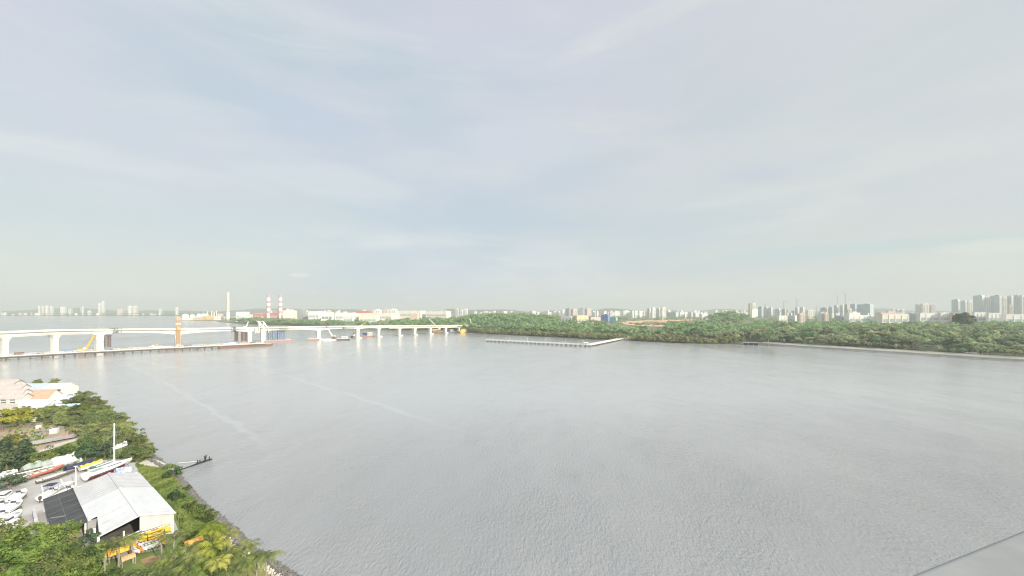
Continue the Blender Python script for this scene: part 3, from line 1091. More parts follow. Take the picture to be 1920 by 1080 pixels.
plant('umbrella', "tall_tree", (p.x, p.y, tz(p)), 0.4, 1.25, "tall dark umbrella shaped tree rising above the woods before the glass towers", "tree", None, 0, 1.62)
for i in range(len(far_shore) - 1):
    pass

for k in range(26):
    px = 1425 + 500 * (k + rng.uniform(0.1, 0.9)) / 26
    d = rng.uniform(500, 720)
    X = (px - CX) * d / F
    plant('rain' if k % 3 else 'forest', "forest_tree", (X, d, float(terrain_z(X, d)) - 0.3), rng.uniform(0, 6.28), rng.uniform(1.15, 1.5), "broad crowned tree rising above its neighbours in the woods behind the sea wall", "tree",
          "taller trees of the shore woods", k, rng.uniform(1.15, 1.45))
# ------------------------------------------------------------------ railway bridge under construction
def tidal_mat(name, c1, c2):
    """concrete with pour lines, rain streaks and a tide stain at its foot"""
    m = bpy.data.materials.new(name)
    m.use_nodes = True
    t = NT(m.node_tree)
    o = t.n('ShaderNodeTexCoord').outputs['Object']
    z = t.n('ShaderNodeSeparateXYZ', inp={0: o}).outputs[2]
    streak = t.noise(t.mapping(o, scale=(0.5, 0.5, 0.05)), 1.0, 4.0, 0.6)
    col = t.mix(t.remap(streak, 0.40, 0.70, 0.0, 1.0), c1, c2)
    line = t.math('LESS_THAN', t.math('FRACT', t.math('DIVIDE', z, 4.2)), 0.05)
    col = t.mix(t.math('MULTIPLY', line, 0.35), col, (0.36, 0.34, 0.29))
    wob = t.math('ADD', z, t.math('MULTIPLY', streak, 0.8))
    col = t.mix(t.remap(wob, 1.5, 2.4, 0.75, 0.0), col, (0.20, 0.19, 0.15))
    p = t.n('ShaderNodeBsdfPrincipled', inp={'Base Color': col, 'Roughness': 0.85})
    t.n('ShaderNodeOutputMaterial', inp={0: p.outputs[0]})
    return m


M_conc = mat("bridge_concrete", (0.70, 0.685, 0.62), 0.85, scale=0.08, second=(0.60, 0.585, 0.53), stretch=(1, 1, 2.5))
M_pierc = tidal_mat("pier_concrete_tidal", (0.70, 0.685, 0.62), (0.58, 0.565, 0.51))
M_conc2 = mat("pile_cap_concrete", (0.62, 0.58, 0.50), 0.9, scale=0.3, second=(0.50, 0.46, 0.40))
M_redst = mat("red_oxide_steel", (0.165, 0.090, 0.070), 0.85, scale=0.4, second=(0.11, 0.080, 0.068))
M_bluest = mat("blue_steel", (0.15, 0.21, 0.31), 0.7, scale=0.3, second=(0.25, 0.30, 0.37))
M_darkst = mat("dark_steel", (0.085, 0.085, 0.085), 0.6, scale=0.8)
M_greenst = mat("grey_green_steel", (0.20, 0.25, 0.20), 0.7, scale=0.8)
M_white = mat("white_paint", (0.76, 0.76, 0.74), 0.6, scale=0.5, second=(0.64, 0.63, 0.60))
M_yel = mat("yellow_paint", (0.62, 0.40, 0.05), 0.55, scale=0.6)
M_orange = mat("orange_paint", (0.54, 0.34, 0.19), 0.6, scale=0.6)
M_redp = mat("red_paint", (0.40, 0.11, 0.08), 0.55, scale=0.6)
M_deckp = mat("trestle_deck", (0.34, 0.31, 0.27), 0.9, scale=0.25, second=(0.20, 0.165, 0.14))
M_pile = mat("rusty_pile", (0.115, 0.090, 0.075), 0.9, scale=0.8, second=(0.06, 0.055, 0.055))
M_pink = mat("faded_red_paint", (0.36, 0.19, 0.165), 0.7, scale=0.6)

AX = [(-200, 335, 25.6), (-90, 352, 25.6), (8, 380, 25.5), (102, 415, 25.5), (185, 452, 24.3), (333, 513, 22.2), (468, 558, 21.6), (493, 570, 21.4), (597, 615, 21.0),
      (670, 652, 20.0), (709, 682, 19.1), (748, 710, 18.3), (777, 737, 17.4), (806, 765, 16.5), (835, 795, 15.7), (860, 822, 15.0), (886, 850, 14.2), (930, 905, 12.5)]
AXP = [Vector(((x - CX) * d / F, d, z)) for x, d, z in AX]
AXPX = [a[0] for a in AX]


def ax(px):
    """point of the bridge axis (deck edge level) whose picture column is about px, and the direction there"""
    i = max(1, min(len(AX) - 3, max(k for k in range(len(AX) - 1) if AXPX[k] <= px)))
    t = (px - AXPX[i]) / (AXPX[i + 1] - AXPX[i])
    p0, p1, p2, p3 = AXP[i - 1], AXP[i], AXP[i + 1], AXP[i + 2]
    m1, m2 = (p2 - p0) * 0.5, (p3 - p1) * 0.5
    L = (p2 - p1).length
    m1, m2 = m1.normalized() * L, m2.normalized() * L
    h = lambda t: (p1 * (2 * t ** 3 - 3 * t ** 2 + 1) + m1 * (t ** 3 - 2 * t ** 2 + t) + p2 * (-2 * t ** 3 + 3 * t ** 2) + m2 * (t ** 3 - t ** 2))
    p = h(t)
    d = (h(t + 0.01) - h(t - 0.01))
    d.z = 0
    return p, d.normalized()


def girder(name, px0, px1, depth, m, parent, n=24, half=5.2, bot=2.7):
    secs, par = [], ([], [])
    for k in range(n + 1):
        px = px0 + (px1 - px0) * k / n
        p, d = ax(px)
        s = Vector((d.y, -d.x, 0))
        D = depth(px)
        z = p.z - 1.1
        pr = [(-half, 0), (half, 0), (half, -0.45), (bot, -0.9), (bot - 0.2, -D), (-bot + 0.2, -D), (-bot, -0.9), (-half, -0.45)]
        secs.append([Vector((p.x, p.y, z + v)) + s * u for u, v in pr])
        for q, sg in zip(par, (-1, 1)):
            q.append([Vector((p.x, p.y, z + v)) + s * (sg * (half - 0.005) + u) for u, v in ((-0.16, 0.004), (0.16, 0.004), (0.16, 1.1), (-0.16, 1.1))])
    b = MB()
    b.loft(secs)
    g = b.build(name, m, parent)
    for q in par:
        b = MB()
        b.loft(q)
        b.build("parapet", m, parent)
    return g


def pier(px, parent, w, flare, depth, base=-1.5, cap=None, top=None):
    p, d = ax(px)
    rz = math.atan2(d.y, d.x)
    s = Vector((d.y, -d.x, 0))
    zt = (p.z - 1.1 - depth) if top is None else top
    prof = [(base, w), (zt - 7.5, w * 0.98), (zt - 4.0, w * 1.08), (zt - 1.6, w + flare * 0.6), (zt, w + flare)]
    secs = []
    for z, ww in prof:
        hx, hy = ww * 0.36, ww * 0.5
        pts = []
        for cx, cy, a0 in ((1, 1, 0), (-1, 1, 90), (-1, -1, 180), (1, -1, 270)):
            for k in range(3):
                a = math.radians(a0 + k * 45)
                r = 0.6
                u, v = cx * (hx - r) + r * math.cos(a), cy * (hy - r) + r * math.sin(a)
                pts.append(Vector((p.x, p.y, z)) + d * u + s * v)
        secs.append(pts)
    b = MB()
    b.loft(secs)
    o = b.build("pier", M_pierc, parent)
    if cap:
        b = MB()
        for z0, z1, g in ((-1.0, 1.1, 0.0), (1.1, 1.9, -0.5)):
            pts = []
            L, W = cap[0] / 2 + g, cap[1] / 2 + g
            for k in range(16):
                a = 2 * math.pi * (k + 0.5) / 16
                cc, ss = math.cos(a), math.sin(a)
                u = math.copysign(abs(cc) ** 0.45, cc) * W
                v = math.copysign(abs(ss) ** 0.45, ss) * L
                q = Vector((p.x, p.y, 0)) + d * u + s * v
                pts.append((q.x, q.y))
            b.prism(pts, z0, z1 - 0.003)
        b.build("pile_cap", M_conc2, o)
    return o


def haunch(base, *peaks):
    return lambda px: base + sum(h * math.exp(-abs(px - c) / wd) for c, h, wd in peaks)


br_w = empty("rail_bridge", (ax(185)[0].x, ax(185)[0].y, 0), 0, "cream concrete rail bridge section west of the construction gap, ending at the red falsework", "bridge")
girder("deck", -200, 168, lambda p: 4.3, M_conc, br_w, 20)
girder("deck", 168.4, 208, haunch(3.6, (185, 2.6, 14)), M_conc, br_w, 16)
girder("deck", 219, 434, haunch(3.0, (333, 4.2, 34)), M_conc, br_w, 36)
girder("deck", 441, 479, haunch(3.2, (466, 2.2, 14)), M_conc, br_w, 14)
b = MB()                                        # drip ledge along the approach spans
for k in range(24):
    q0, d0 = ax(-200 + 368 * k / 24)
    q1, d1 = ax(-200 + 368 * (k + 1) / 24)
    s0, s1 = Vector((d0.y, -d0.x, 0)) * 3.0, Vector((d1.y, -d1.x, 0)) * 3.0
    b.beam(q0 + s0 - Vector((0, 0, 3.9)), q1 + s1 - Vector((0, 0, 3.9)), 0.9, 0.9)
b.build("girder_ledge", M_conc, br_w)
for px in (-90, 8, 102):
    pier(px, br_w, 5.6, 4.2, 4.3)
pier(185, br_w, 8.2, 1.2, 5.6)
pier(333, br_w, 7.6, 1.4, 7.0)
pier(468, br_w, 6.4, 1.6, 5.2)
br_e = empty("rail_bridge", (ax(597)[0].x, ax(597)[0].y, 0), 0, "cream concrete rail bridge section east of the construction gap, running to the wooded shore", "bridge")
girder("deck", 488, 640, haunch(2.8, (493, 2.4, 16), (597, 3.2, 20)), M_conc, br_e, 34)
girder("deck", 643.5, 727, haunch(2.6, (670, 1.4, 10), (709, 1.2, 9)), M_conc, br_e, 20)
girder("deck", 728, 930, lambda p: 3.9, M_conc, br_e, 30)
pier(493, br_e, 7.2, 1.6, 5.0)
pier(597, br_e, 7.0, 1.2, 5.8, cap=(20, 12))
for px, w_, c in ((670, 6.4, (17, 11)), (709, 6.0, (17, 10)), (748, 6.0, (16, 10)), (777, 5.8, (14, 9)), (806, 5.8, (16, 10)), (835, 5.4, (13, 8)), (860, 5.4, (12, 8))):
    pier(px, br_e, w_, 2.0, 3.9 if px > 727 else 3.8, cap=c)


def ax_frame(px, off=0.0, z=0.0):
    """world point beside the axis: off metres towards the camera side"""
    p, d = ax(px)
    s = Vector((d.y, -d.x, 0))
    return Vector((p.x, p.y, z)) + s * off, math.atan2(d.y, d.x)


# ---- work trestle in front of the bridge
TR = [(-260, 330), (0, 363), (150, 401), (290, 439), (430, 482), (497, 508)]
TRP = [Vector(((x - CX) * d / F, d, 0)) for x, d in TR]
tr = empty("work_trestle", TRP[2], 0, "long low temporary steel trestle on dark piles beside the bridge piers", "trestle")
ZT = 3.9
secs = []
for i, p in enumerate(TRP):
    d = (TRP[min(i + 1, len(TRP) - 1)] - TRP[max(i - 1, 0)]).normalized()
    s = Vector((d.y, -d.x, 0))
    secs.append((p, s, d))
b = MB()
b.loft([[p + s * u + Vector((0, 0, z)) for u, z in ((-4, ZT - 0.7), (4, ZT - 0.7), (4, ZT), (-4, ZT))] for p, s, d in secs])
b.build("deck", M_deckp, tr)
for sg in (-1, 1):
    b = MB()
    b.loft([[p + s * (sg * 3.4 + u) + Vector((0, 0, z)) for u, z in ((-0.2, ZT - 2.2), (0.2, ZT - 2.2), (0.2, ZT - 0.703), (-0.2, ZT - 0.703))] for p, s, d in secs])
    b.build("edge_girder", M_pile, tr)
for sg in (-1, 1):
    b = MB()
    b.loft([[p + s * (sg * 3.9 + u) + Vector((0, 0, z)) for u, z in ((-0.12, ZT + 0.003), (0.12, ZT + 0.003), (0.12, ZT + 0.5), (-0.12, ZT + 0.5))] for p, s, d in secs])
    b.build("kerb", M_white if sg > 0 else M_deckp, tr)
    b = MB()
    for i in range(len(secs) - 1):
        (p0, s0, d0), (p1, s1, d1) = secs[i], secs[i + 1]
        a, c = p0 + s0 * sg * 3.6 + Vector((0, 0, ZT + 1.5)), p1 + s1 * sg * 3.6 + Vector((0, 0, ZT + 1.5))
        b.beam(a, c, 0.12)
        for k in range(14):
            q = a.lerp(c, k / 14)
            b.beam(q, q - Vector((0, 0, 1.5)), 0.12)
    b.build("railing", M_white, tr)
rt = random.Random(4)
tot = 0
for i in range(len(TRP) - 1):
    L = (TRP[i + 1] - TRP[i]).length
    n = int(L / 6.4)
    for k in range(n):
        p = TRP[i].lerp(TRP[i + 1], (k + 0.5) / n)
        d = (TRP[i + 1] - TRP[i]).normalized()
        s = Vector((d.y, -d.x, 0))
        if CX + F * p.x / p.y < -20:
            continue
        for sg in (-3.0, 3.0):
            b = MB()
            q = p + s * sg
            b.tube([(q.x, q.y, -2.0), (q.x, q.y, ZT - 0.72)], 0.55, 8)
            b.build("pile", M_pile, tr)
        b = MB()
        b.beam(p - s * 3.9 + Vector((0, 0, ZT - 1.1)), p + s * 3.9 + Vector((0, 0, ZT - 1.1)), 0.5, 0.6)
        b.build("cross_beam", M_pile, tr)
for c0, c1, m in ((-30, 20, M_pile), (66, 92, M_redst), (146, 180, M_redst), (196, 236, M_redst), (300, 352, M_redst), (360, 378, M_redst)):
    b = MB()
    n = max(2, int((c1 - c0) / 9))
    for k in range(n):
        qa = []
        for px in (c0 + (c1 - c0) * k / n, c0 + (c1 - c0) * (k + 1) / n):
            j = max(i for i in range(len(TR) - 1) if TR[i][0] <= px)
            t = (px - TR[j][0]) / (TR[j + 1][0] - TR[j][0])
            dd = TR[j][1] + (TR[j + 1][1] - TR[j][1]) * t
            p = Vector(((px - CX) * dd / F, dd, 0))
            d = (TRP[j + 1] - TRP[j]).normalized()
            qa.append(p + Vector((d.y, -d.x, 0)) * 3.75)
        a, c = qa
        up, lo = Vector((0, 0, ZT - 1.0)), Vector((0, 0, 0.5))
        b.beam(a + up, c + lo, 0.3)
        b.beam(a + lo, c + up, 0.3)
        b.beam(a + lo, c + lo, 0.45)
        b.beam(a + Vector((0, 0, 2.0)), c + Vector((0, 0, 2.0)), 0.4)
    b.build("bracing", m, tr)


def trestle_at(px, off=0.0, z=ZT):
    j = max(i for i in range(len(TR) - 1) if TR[i][0] <= px)
    t = (px - TR[j][0]) / (TR[j + 1][0] - TR[j][0])
    dd = TR[j][1] + (TR[j + 1][1] - TR[j][1]) * t
    d = (TRP[j + 1] - TRP[j]).normalized()
    return Vector(((px - CX) * dd / F, dd, z)) + Vector((d.y, -d.x, 0)) * off, math.atan2(d.y, d.x)


# ---- falsework towers
def lattice(b, c, w_, d_, z0, z1, rz, tiers, leg=0.45, br=0.22):
    R = Matrix.Rotation(rz, 3, 'Z')
    cs = [Vector((sx * w_ / 2, sy * d_ / 2, 0)) for sx, sy in ((-1, -1), (1, -1), (1, 1), (-1, 1))]
    cs = [R @ q + Vector((c[0], c[1], 0)) for q in cs]
    up = lambda z: Vector((0, 0, z))
    for q in cs:
        b.beam(q + up(z0), q + up(z1), leg)
    for t in range(tiers):
        za, zb = z0 + (z1 - z0) * t / tiers, z0 + (z1 - z0) * (t + 1) / tiers
        for k in range(4):
            p, q = cs[k], cs[(k + 1) % 4]
            b.beam(p + up(zb), q + up(zb), br)
            b.beam(p + up(za), q + up(zb), br)
            b.beam(q + up(za), p + up(zb), br)


def falsework(px, off, w_, d_, z0, top, tiers, m, label, leg=0.5, solid=False):
    c, rz = ax_frame(px, off)
    r = empty("falsework_tower", (c.x, c.y, z0), rz, label, "falsework")
    b = MB()
    lattice(b, c, w_, d_, z0, top, rz, tiers, leg, 0.26)
    b.build("tower_frame", m, r)
    if solid:
        for sx in (-1, 1):
            b = MB()
            q = c + Matrix.Rotation(rz, 3, 'Z') @ Vector((sx * w_ * 0.32, -d_ * 0.3, 0))
            b.tube([(q.x, q.y, z0), (q.x, q.y, top)], 1.1, 10)
            b.build("steel_column", m, r)
    b = MB()
    b.box((c.x, c.y, top + 0.35), (w_ + 1.6, d_ + 1.6, 0.7), rz)
    b.build("head_beam", m, r)
    return r


falsework(198.5, 0, 5.0, 7.0, 3.2, 16.6, 4, M_redst, "dark red lattice falsework tower beside the thick western pier")
falsework(441.5, 0, 3.6, 7.0, 3.0, 15.6, 5, M_redst, "red falsework leg under the deck end, farther from the gap", solid=True)
falsework(456.5, 0, 6.0, 7.0, 3.0, 14.4, 4, M_redst, "red falsework tower tight against the pier by the gap", solid=True)
for k, (px, lab) in enumerate(((505.5, "blue falsework tower nearest the pier east of the gap"), (513.5, "blue falsework tower second from the pier east of the gap"),
                               (522.0, "blue falsework tower third from the pier, pale and slim"), (529.5, "blue falsework tower outermost under the green formwork"))):
    falsework(px, 0, 4.2, 7.0, 2.4, 15.0 + 0.5 * k, 4, M_bluest, lab, 0.6, solid=True)


# ---- form travellers and frames on the deck
def traveller(px, label, m, w_, h_, drop, cat="formwork"):
    p, d = ax(px)
    rz = math.atan2(d.y, d.x)
    r = empty("form_traveller", (p.x, p.y, p.z - drop), rz, label, cat)
    R = Matrix.Rotation(rz, 3, 'Z')
    for sy in (-1, 1):
        b = MB()
        for z in (-drop, 0.9, h_):
            b.beam(p + R @ Vector((-w_ / 2, sy * 5.9, z)), p + R @ Vector((w_ / 2, sy * 5.9, z)), 0.45)
        n = max(2, int(w_ / 2.2))
        for k in range(n + 1):
            x = -w_ / 2 + w_ * k / n
            b.beam(p + R @ Vector((x, sy * 5.9, -drop)), p + R @ Vector((x, sy * 5.9, h_)), 0.35)
        b.build("side_truss", m, r)
    b = MB()
    b.box(p + Vector((0, 0, -drop - 0.4)), (w_ + 1.5, 13.0, 0.5), rz)
    b.build("soffit_platform", m, r)
    b = MB()
    for x in (-w_ / 2, w_ / 2):
        b.beam(p + R @ Vector((x, -6.2, h_)), p + R @ Vector((x, 6.2, h_)), 0.5)
    b.build("top_beam", m, r)
    return r


traveller(214, "dark formwork traveller closing the joint beside the thick western pier", M_greenst, 6.5, 0.9, 4.6)
traveller(437, "dark formwork traveller at the joint above the first red falsework leg", M_darkst, 4.5, 0.6, 4.4)
traveller(529, "grey green formwork platform under the deck above the blue towers", M_greenst, 9.0, 0.5, 4.8)
traveller(642, "pale grey formwork traveller at the joint between the second and third eastern piers", M_greenst, 3.6, 1.4, 4.6)


def gantry(px, label, lean, hgt):
    p, d = ax(px)
    rz = math.atan2(d.y, d.x)
    R = Matrix.Rotation(rz, 3, 'Z')
    r = empty("lifting_frame", (p.x, p.y, p.z), rz, label, "lifting frame")
    for sy in (-1, 1):
        b = MB()
        o = Vector((0, sy * 3.6, 0))
        A, B_, T = o + Vector((-2.6, 0, -1.0)), o + Vector((2.6, 0, -1.0)), o + Vector((lean, 0, hgt))
        b.beam(p + R @ A, p + R @ T, 0.75)
        b.beam(p + R @ B_, p + R @ T, 0.75)
        b.beam(p + R @ (A * 0.45 + T * 0.55), p + R @ (B_ * 0.45 + T * 0.55), 0.5)
        b.beam(p + R @ T, p + R @ (T + Vector((lean * 1.1, 0, 0.6))), 0.65)
        b.build("a_frame", M_white, r)
    b = MB()
    b.beam(p + R @ Vector((lean, -4.2, hgt)), p + R @ Vector((lean, 4.2, hgt)), 0.6)
    b.build("cross_beam", M_white, r)
    for x in (-3.2, 3.2):
        b = MB()
        for sy in (-1, 1):
            b.beam(p + R @ Vector((x, sy * 6.4, -7.5)), p + R @ Vector((x, sy * 6.4, 0.6)), 0.5)
        b.beam(p + R @ Vector((x, -6.4, -7.5)), p + R @ Vector((x, 6.4, -7.5)), 0.6)
        b.beam(p + R @ Vector((x, -6.4, 0.6)), p + R @ Vector((x, 6.4, 0.6)), 0.6)
        b.build("hanging_frame", M_white, r)
    return r


gantry(489, "white angular lifting frame at the deck edge, first east of the gap", -2.2, 8.2)
gantry(497, "white angular lifting frame behind the first one east of the gap", -2.0, 7.6)
p, d = ax(478)
rz = math.atan2(d.y, d.x)
r = empty("hanging_scaffold", (p.x, p.y, p.z - 8), rz, "white hanging scaffold frame at the deck end west of the gap", "scaffold")
b = MB()
lattice(b, p, 3.6, 12.5, p.z - 8.2, p.z - 0.4, rz, 2, 0.5, 0.35)
b.build("scaffold_frame", M_white, r)


# ---- cranes
def crawler_crane(base, rz, tip, mboom, mbody, label, cat="crane", lower=None, size=1.0):
    r = empty("crawler_crane", base, rz, label, cat)
    R = Matrix.Rotation(rz, 3, 'Z')
    B = Vector(base)
    for sy in (-1, 1):
        b = MB()
        pts = [(-2.6, 0.35), (-2.2, 0.0), (2.2, 0.0), (2.6, 0.35), (2.6, 0.75), (2.2, 1.1), (-2.2, 1.1), (-2.6, 0.75)]
        secs = [[B + R @ (Vector((x, sy * 1.7 + dy, z)) * size) for x, z in pts] for dy in (-0.4, 0.4)]
        b.loft(secs)
        b.build("crawler_track", M_darkst, r)
    b = MB()
    b.box(B + Vector((0, 0, 2.1 * size)), (5.6 * size, 3.2 * size, 1.8 * size), rz)
    b.box(B + R @ (Vector((-3.1, 0, 2.1)) * size), (0.62 * size, 3.0 * size, 1.3 * size), rz)
    b.build("machine_house", mbody, r)
    b = MB()
    b.box(B + R @ (Vector((1.6, -1.3, 3.6)) * size), (1.8 * size, 1.2 * size, 1.2 * size), rz, 0.85)
    b.build("cab", M_white, r)
    foot = B + R @ (Vector((2.2, 0.3, 2.2)) * size)
    tip = Vector(tip)
    def boom(a, c, m, w0=1.1):
        b = MB()
        dd = (c - a).normalized()
        s = dd.cross(Vector((0, 0, 1))).normalized()
        u = s.cross(dd)
        n = max(4, int((c - a).length / 2.2))
        cs = [(s * x + u * y) * w0 / 2 for x, y in ((-1, -1), (1, -1), (1, 1), (-1, 1))]
        for q in cs:
            b.beam(a + q, c + q * 0.7, 0.24)
        for k in range(n):
            t0, t1 = k / n, (k + 1) / n
            for j in range(4):
                b.beam(a.lerp(c, t0) + cs[j], a.lerp(c, t1) + cs[(j + 1) % 4], 0.15)
        b.build("boom", m, r)
    if lower is None:
        boom(foot, tip, mboom)
    else:
        mid = foot.lerp(tip, 0.52)
        boom(foot, mid, lower, 1.5)
        boom(mid, tip, mboom, 1.2)
    b = MB()
    b.beam(tip, tip + Vector((0, 0, -min(6.0, (tip.z - B.z) * 0.4))), 0.10)
    b.beam(tip, B + R @ (Vector((-2.4, 0, 4.2)) * size), 0.10)
    b.build("hoist_rope", M_darkst, r)
    return r


c0, rz0 = trestle_at(155, 0.5)
t0 = at(177, 628, c0.y + 14)
crawler_crane(c0, rz0, t0, M_yel, M_yel, "yellow crawler crane on the trestle, its boom leaning against the thick pier")
c1, rz1 = trestle_at(284, 0.0)
# excavator and materials
r = empty("excavator", c1, rz1, "cream and orange excavator standing on the trestle between two western piers", "excavator")
R1 = Matrix.Rotation(rz1, 3, 'Z')
for sy in (-1, 1):
    b = MB()
    b.box(c1 + R1 @ Vector((0, sy * 1.2, 0.45)), (4.2, 0.7, 0.9), rz1)
    b.build("crawler_track", M_darkst, r)
b = MB()
b.box(c1 + R1 @ Vector((-0.6, 0, 1.75)), (4.0, 2.8, 1.7), rz1, 0.9)
b.build("machine_house", M_orange, r)
b = MB()
b.box(c1 + R1 @ Vector((0.9, -0.8, 2.9)), (1.5, 1.2, 1.5), rz1, 0.85)
b.build("cab", M_white, r)
b = MB()
b.beam(c1 + R1 @ Vector((1.5, 0.3, 2.0)), c1 + R1 @ Vector((4.6, 0.3, 4.6)), 0.5)
b.beam(c1 + R1 @ Vector((4.6, 0.3, 4.6)), c1 + R1 @ Vector((6.6, 0.3, 1.4)), 0.4)
b.box(c1 + R1 @ Vector((6.6, 0.3, 0.8)), (1.1, 1.2, 1.1), rz1, 1.3)
b.build("boom", M_yel, r)
for k, (px, off, sz, m, lab) in enumerate(((296, 0.4, (9, 4.2, 2.2), M_conc2, "cream formwork block on the trestle beside the excavator"), (309, 0.2, (10, 4.4, 1.6), M_conc2, "long pale formwork block on the trestle left of the orange hoist tower"),
                                           (435, 0.5, (7, 4.0, 2.6), M_white, "white site cabin on the trestle before the red falsework"), (424, 0.3, (5, 3.2, 1.8), M_conc2, "low pale block on the trestle beside the white cabin"))):
    c, rz = trestle_at(px, off)
    r = empty("formwork_block" if m is not M_white else "site_cabin", c, rz, lab, "block" if m is not M_white else "cabin")
    b = MB()
    b.box(c + Vector((0, 0, sz[2] / 2)), sz, rz, 0.96)
    b.build("body", m, r)
    b = MB()
    for t in (-0.35, 0, 0.35):
        b.box(c + Matrix.Rotation(rz, 3, 'Z') @ Vector((sz[0] * t, 0, sz[2] + 0.12)), (0.4, sz[1] * 0.9, 0.24), rz)
    b.build("lifting_bars", M_yel if m is not M_white else M_darkst, r)

for k, (px, off, sz, m, lab) in enumerate(((36, -1.5, (6, 2.4, 2.5), M_redst, "rust red container on the trestle just right of the first pier"), (76, 1.0, (5, 2.2, 1.4), M_pile, "dark steel bundle box on the trestle left of the second pier"),
                                           (128, -1.0, (6, 2.4, 2.4), M_bluest, "blue grey container on the trestle left of the yellow crane"), (204, 1.2, (6, 2.6, 1.8), M_redst, "rust red formwork box on the trestle under the dark red tower"),
                                           (232, -0.5, (5, 2.4, 2.2), M_greenst, "grey green container on the trestle between the dark tower and the excavator"), (352, 0.8, (7, 2.6, 2.0), M_redst, "rust red box on the trestle right of the hoist tower"),
                                           (388, -0.8, (6, 2.4, 2.4), M_deckp, "brown container on the trestle midway to the white cabin"), (455, 0.5, (8, 3.0, 2.0), M_orange, "orange box on the trestle by the red falsework"),
                                           (474, -0.5, (6, 2.6, 2.2), M_pile, "dark box on the trestle by the pier at the gap"))):
    c, rz = trestle_at(px, off)
    r = empty("site_container", c, rz, lab, "container")
    b = MB()
    b.box(c + Vector((0, 0, sz[2] / 2)), sz, rz)
    b.build("body", m, r)
    b = MB()
    for t in (-0.46, -0.15, 0.15, 0.46):
        b.box(c + Matrix.Rotation(rz, 3, 'Z') @ Vector((sz[0] * t, -sz[1] / 2 - 0.05, sz[2] / 2)), (0.16, 0.12, sz[2] * 0.96), rz)
    b.build("side_rib", M_darkst, r)

# orange climbing hoist on the second main pier
p, d = ax(333)
s = Vector((d.y, -d.x, 0))
rz = math.atan2(d.y, d.x)
hc = p + s * 6.6
r = empty("hoist_tower", (hc.x, hc.y, 3.5), rz, "orange lattice hoist tower climbing the main western pier above the deck", "hoist tower")
b = MB()
lattice(b, hc, 3.4, 2.4, 3.5, 35.5, rz, 13, 0.6, 0.36)
b.build("mast", M_orange, r)
b = MB()
b.box((hc.x, hc.y, 34.0), (4.2, 3.4, 2.0), rz, 1.1)
b.box((hc.x, hc.y, 36.4), (2.2, 2.0, 1.4), rz, 0.7)
b.build("head_cabin", M_orange, r)
b = MB()
b.box((hc.x, hc.y, 28.2), (5.2, 3.6, 1.0), rz)
b.build("landing", M_white, r)
b = MB()
b.box((hc.x + s.x * 1.6, hc.y + s.y * 1.6, 22.0), (2.4, 1.6, 3.2), rz)
b.build("cage", M_yel, r)


# ---- barges and work boats
def barge(c, rz, L, W, hgt, m, label, mdeck=None, cat="barge"):
    r = empty("work_barge", (c[0], c[1], 0), rz, label, cat)
    R = Matrix.Rotation(rz, 3, 'Z')
    pr = [(-L / 2, hgt), (-L / 2 + 0.3, hgt * 0.55), (-L / 2 + 2.2, -0.6), (L / 2 - 2.2, -0.6), (L / 2 - 0.3, hgt * 0.55), (L / 2, hgt)]
    b = MB()
    b.loft([[Vector((c[0], c[1], 0)) + R @ Vector((x, y, z)) for x, z in pr] for y in (-W / 2, W / 2)])
    b.build("hull", m, r)
    b = MB()
    b.box((c[0], c[1], hgt + 0.06), (L * 0.97, W * 0.94, 0.11), rz)
    b.build("deck", mdeck or M_deckp, r)
    b = MB()
    for sy in (-1, 1):
        for k in range(9):
            q = Vector((c[0], c[1], hgt)) + R @ Vector((-L * 0.46 + L * 0.92 * k / 8, sy * W * 0.45, 0))
            b.beam(q, q + Vector((0, 0, 1.1)), 0.12)
        b.beam(Vector((c[0], c[1], hgt + 1.1)) + R @ Vector((-L * 0.46, sy * W * 0.45, 0)), Vector((c[0], c[1], hgt + 1.1)) + R @ Vector((L * 0.46, sy * W * 0.45, 0)), 0.10)
    b.build("railing", M_white, r)
    return r


def cargo(name, c, size, rz, m, label, cat, roof=None):
    r = empty(name, c, rz, label, cat)
    b = MB()
    b.box((c[0], c[1], c[2] + size[2] / 2), size, rz, 0.97)
    b.build("body", m, r)
    b = MB()
    b.box((c[0], c[1], c[2] + size[2] + 0.16), (size[0] * 1.05, size[1] * 1.05, 0.3), rz)
    b.build("roof", roof or M_white, r)
    b = MB()
    R = Matrix.Rotation(rz, 3, 'Z')
    for k in range(max(2, int(size[0] / 2.4))):
        x = -size[0] / 2 + size[0] * (k + 0.5) / max(2, int(size[0] / 2.4))
        b.box(Vector((c[0], c[1], c[2] + size[2] * 0.6)) + R @ Vector((x, -size[1] * 0.492, 0)), (1.0, 0.12, size[2] * 0.35), rz)
    b.build("window_band", M_darkst, r)
    return r


def wp(px, py):
    return gp(px, py, 0.0)


rzb = math.atan2(0.55, 0.83)
c, rz = ax_frame(468, 3.0)
barge(trestle_at(462, -4)[0], trestle_at(462)[1], 78 * 0.72, 16, 2.6, M_redst, "long rust coloured pontoon carrying the red falsework by the gap", M_orange)
barge(ax_frame(520, 2)[0], ax_frame(520)[1], 34, 14, 2.0, M_pink, "low dark red pontoon under the blue falsework towers", M_conc2)
c = wp(588, 638.0)
barge((c.x, c.y), 0.35, 17, 11, 2.0, M_pink, "pale red barge moored on the left of the tallest eastern pier", M_conc2)
c = wp(624, 637.6)
barge((c.x, c.y), 0.2, 26, 11, 1.6, M_white, "white barge carrying the red and white crane right of the tallest eastern pier", M_conc2)
cb = Vector((wp(627, 637.6).x, wp(627, 637.6).y, 1.75))
crawler_crane(cb, 2.6, at(605, 600.5, cb.y + 6), M_pink, M_pink, "red and white crane on the white barge, its boom crossing the bridge deck", lower=M_white, size=1.25)
c = wp(644, 637.8)
barge((c.x, c.y), 0.1, 18, 8, 1.8, M_darkst, "dark work boat with a cream deckhouse moored right of the crane barge")
